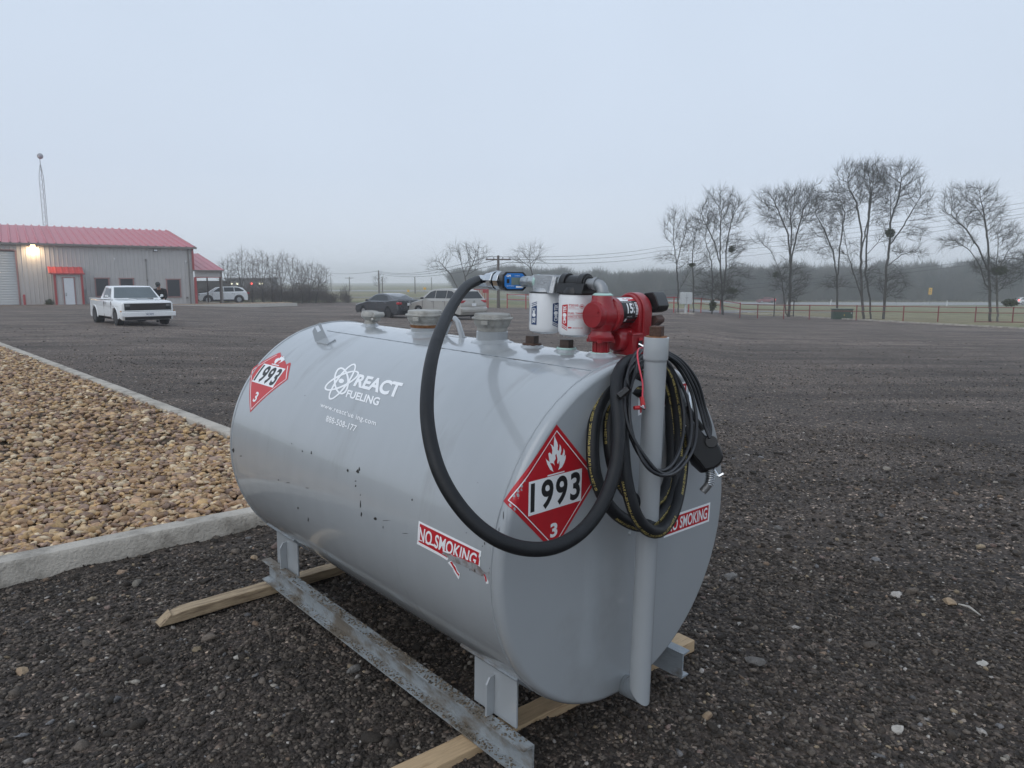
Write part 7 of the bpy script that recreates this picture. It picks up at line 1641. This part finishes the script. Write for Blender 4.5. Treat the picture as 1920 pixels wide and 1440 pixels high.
# undergrowth and the far wood: uncountable masses
def brush(name, pts, m, n_per, seed, hmin=.5, leaf=.16):
    q = np.random.RandomState(seed); segs = []
    for (x, y, z, rx, ry, rz, n) in pts:
        d = q.randn(n, 3); d /= np.linalg.norm(d, axis=1)[:, None]; P = d * q.rand(n, 1) ** .45 * [rx, ry, rz] + [x, y, z + rz * .8]; P[:, 2] = np.maximum(P[:, 2], z + .02)
        dr = q.randn(n, 3) * [.5, .5, .5] + [0, 0, .9]; dr /= np.linalg.norm(dr, axis=1)[:, None]; L = q.uniform(.4, 1.3, (n, 1)) * leaf * 5; segs.append(np.concatenate([P, P + dr * L, np.full((n, 1), leaf * .12), np.full((n, 1), leaf * .04)], 1))
    V, F = tubes_np(np.concatenate(segs), 3); return tag(fastmesh(name, V, F, m), kind='stuff')
B = []
q = random.Random(8)
for i in range(120):
    px = q.uniform(372, 618); p = at(px, 566, 80 + q.uniform(-2, 5)); z = zg(p.x, p.y); hgt = q.uniform(.35, 1.25) * (1 if px > 440 else .8); B.append((p.x, p.y, z, q.uniform(.5, 1.2), .8, hgt, 70))
for i in range(26):
    px = q.choice((q.uniform(612, 630), q.uniform(634, 655))); p = at(px, 566, 80 + q.uniform(-1, 2)); B.append((p.x, p.y, zg(p.x, p.y), .5, .5, q.uniform(.25, .8) * (1.3 if 640 < px < 650 else .7), 34))
brush('undergrowth', B, M['twig_brown'], 0, 3, leaf=.13)
M['wood'] = mat('woodland_twigs', (.105, .098, .078), rough=1, var=.6, scale=.22, col2=(.060, .066, .045), c2lo=.5, c2hi=.62, c2scale=.16)
B = []; q = random.Random(12)
def topy(px): return 3.2 * math.sin(px * .071) + 2.4 * math.sin(px * .153 + 1) + 1.8 * math.sin(px * .29) + np.interp(px, [880, 960, 1010, 1090, 1200, 1250, 1330, 1400, 1500, 1560, 1640, 1700, 1740, 1760, 1800, 1860, 1920, 2100], [512, 506, 508, 514, 516, 514, 512, 503, 500, 507, 498, 494, 501, 506, 495, 490, 494, 492])
for row, (dd, fr) in enumerate(((204, .93), (218, 1.0), (234, 1.02))):
    px = 860
    while px < 3300:
        D = dd * (1.15 if px < 1150 else 1) + q.uniform(-4, 4); s_ = D / FPX; p = at(px, 560, D); z = zg(p.x, p.y); ht = (at(px, topy(px), D).z - z) * q.uniform(.80, 1.10) * fr; w = q.uniform(2.0, 4.2)
        B.append((p.x, p.y, z, w * .8, 1.6, ht * .36, 260)); B.append((p.x + q.uniform(-1, 1), p.y, z + ht * .36, w, 2.2, ht * .34, 620)); px += q.uniform(1.6, 2.6) / s_
brush('far_woods', B, M['wood'], 0, 5, leaf=.46)
# upright backing sheet added in the wood so that light does not show through below
mb = MB(); px0 = 850; vs = []
for i in range(40):
    px = 850 + i * 62; D = (226 if px > 1150 else 250); p = at(px, 560, D); z = zg(p.x, p.y); h_ = (at(px, topy(px), D).z - z) * .62 * q.uniform(.9, 1.1); vs += [(p.x, p.y + q.uniform(-1, 1), z - .3), (p.x, p.y + 2, z + h_)]
mb.add(vs, [(2 * i, 2 * i + 2, 2 * i + 3, 2 * i + 1) for i in range(39)]); tag(obj('wood_backing_sheet', mb, M['wood'], smooth=0, recalc=False), kind='stuff')

# ================================================================= HAZE
def haze(dens):
    m = bpy.data.materials.new('haze_air'); m.use_nodes = True; n = m.node_tree; n.nodes.clear(); o = n.nodes.new('ShaderNodeOutputMaterial'); v = n.nodes.new('ShaderNodeVolumePrincipled')
    v.inputs['Color'].default_value = (.97, .985, 1, 1); v.inputs['Density'].default_value = dens; v.inputs['Anisotropy'].default_value = .75
    n.links.new(v.outputs[0], o.inputs['Volume'])
    mb = MB(); mb.box((0, 150, 4.25), (1300, 1300, 23.5)); h = obj('haze', mb, m, smooth=0); tag(h, kind='stuff')
HAZE = .0019
haze(HAZE)
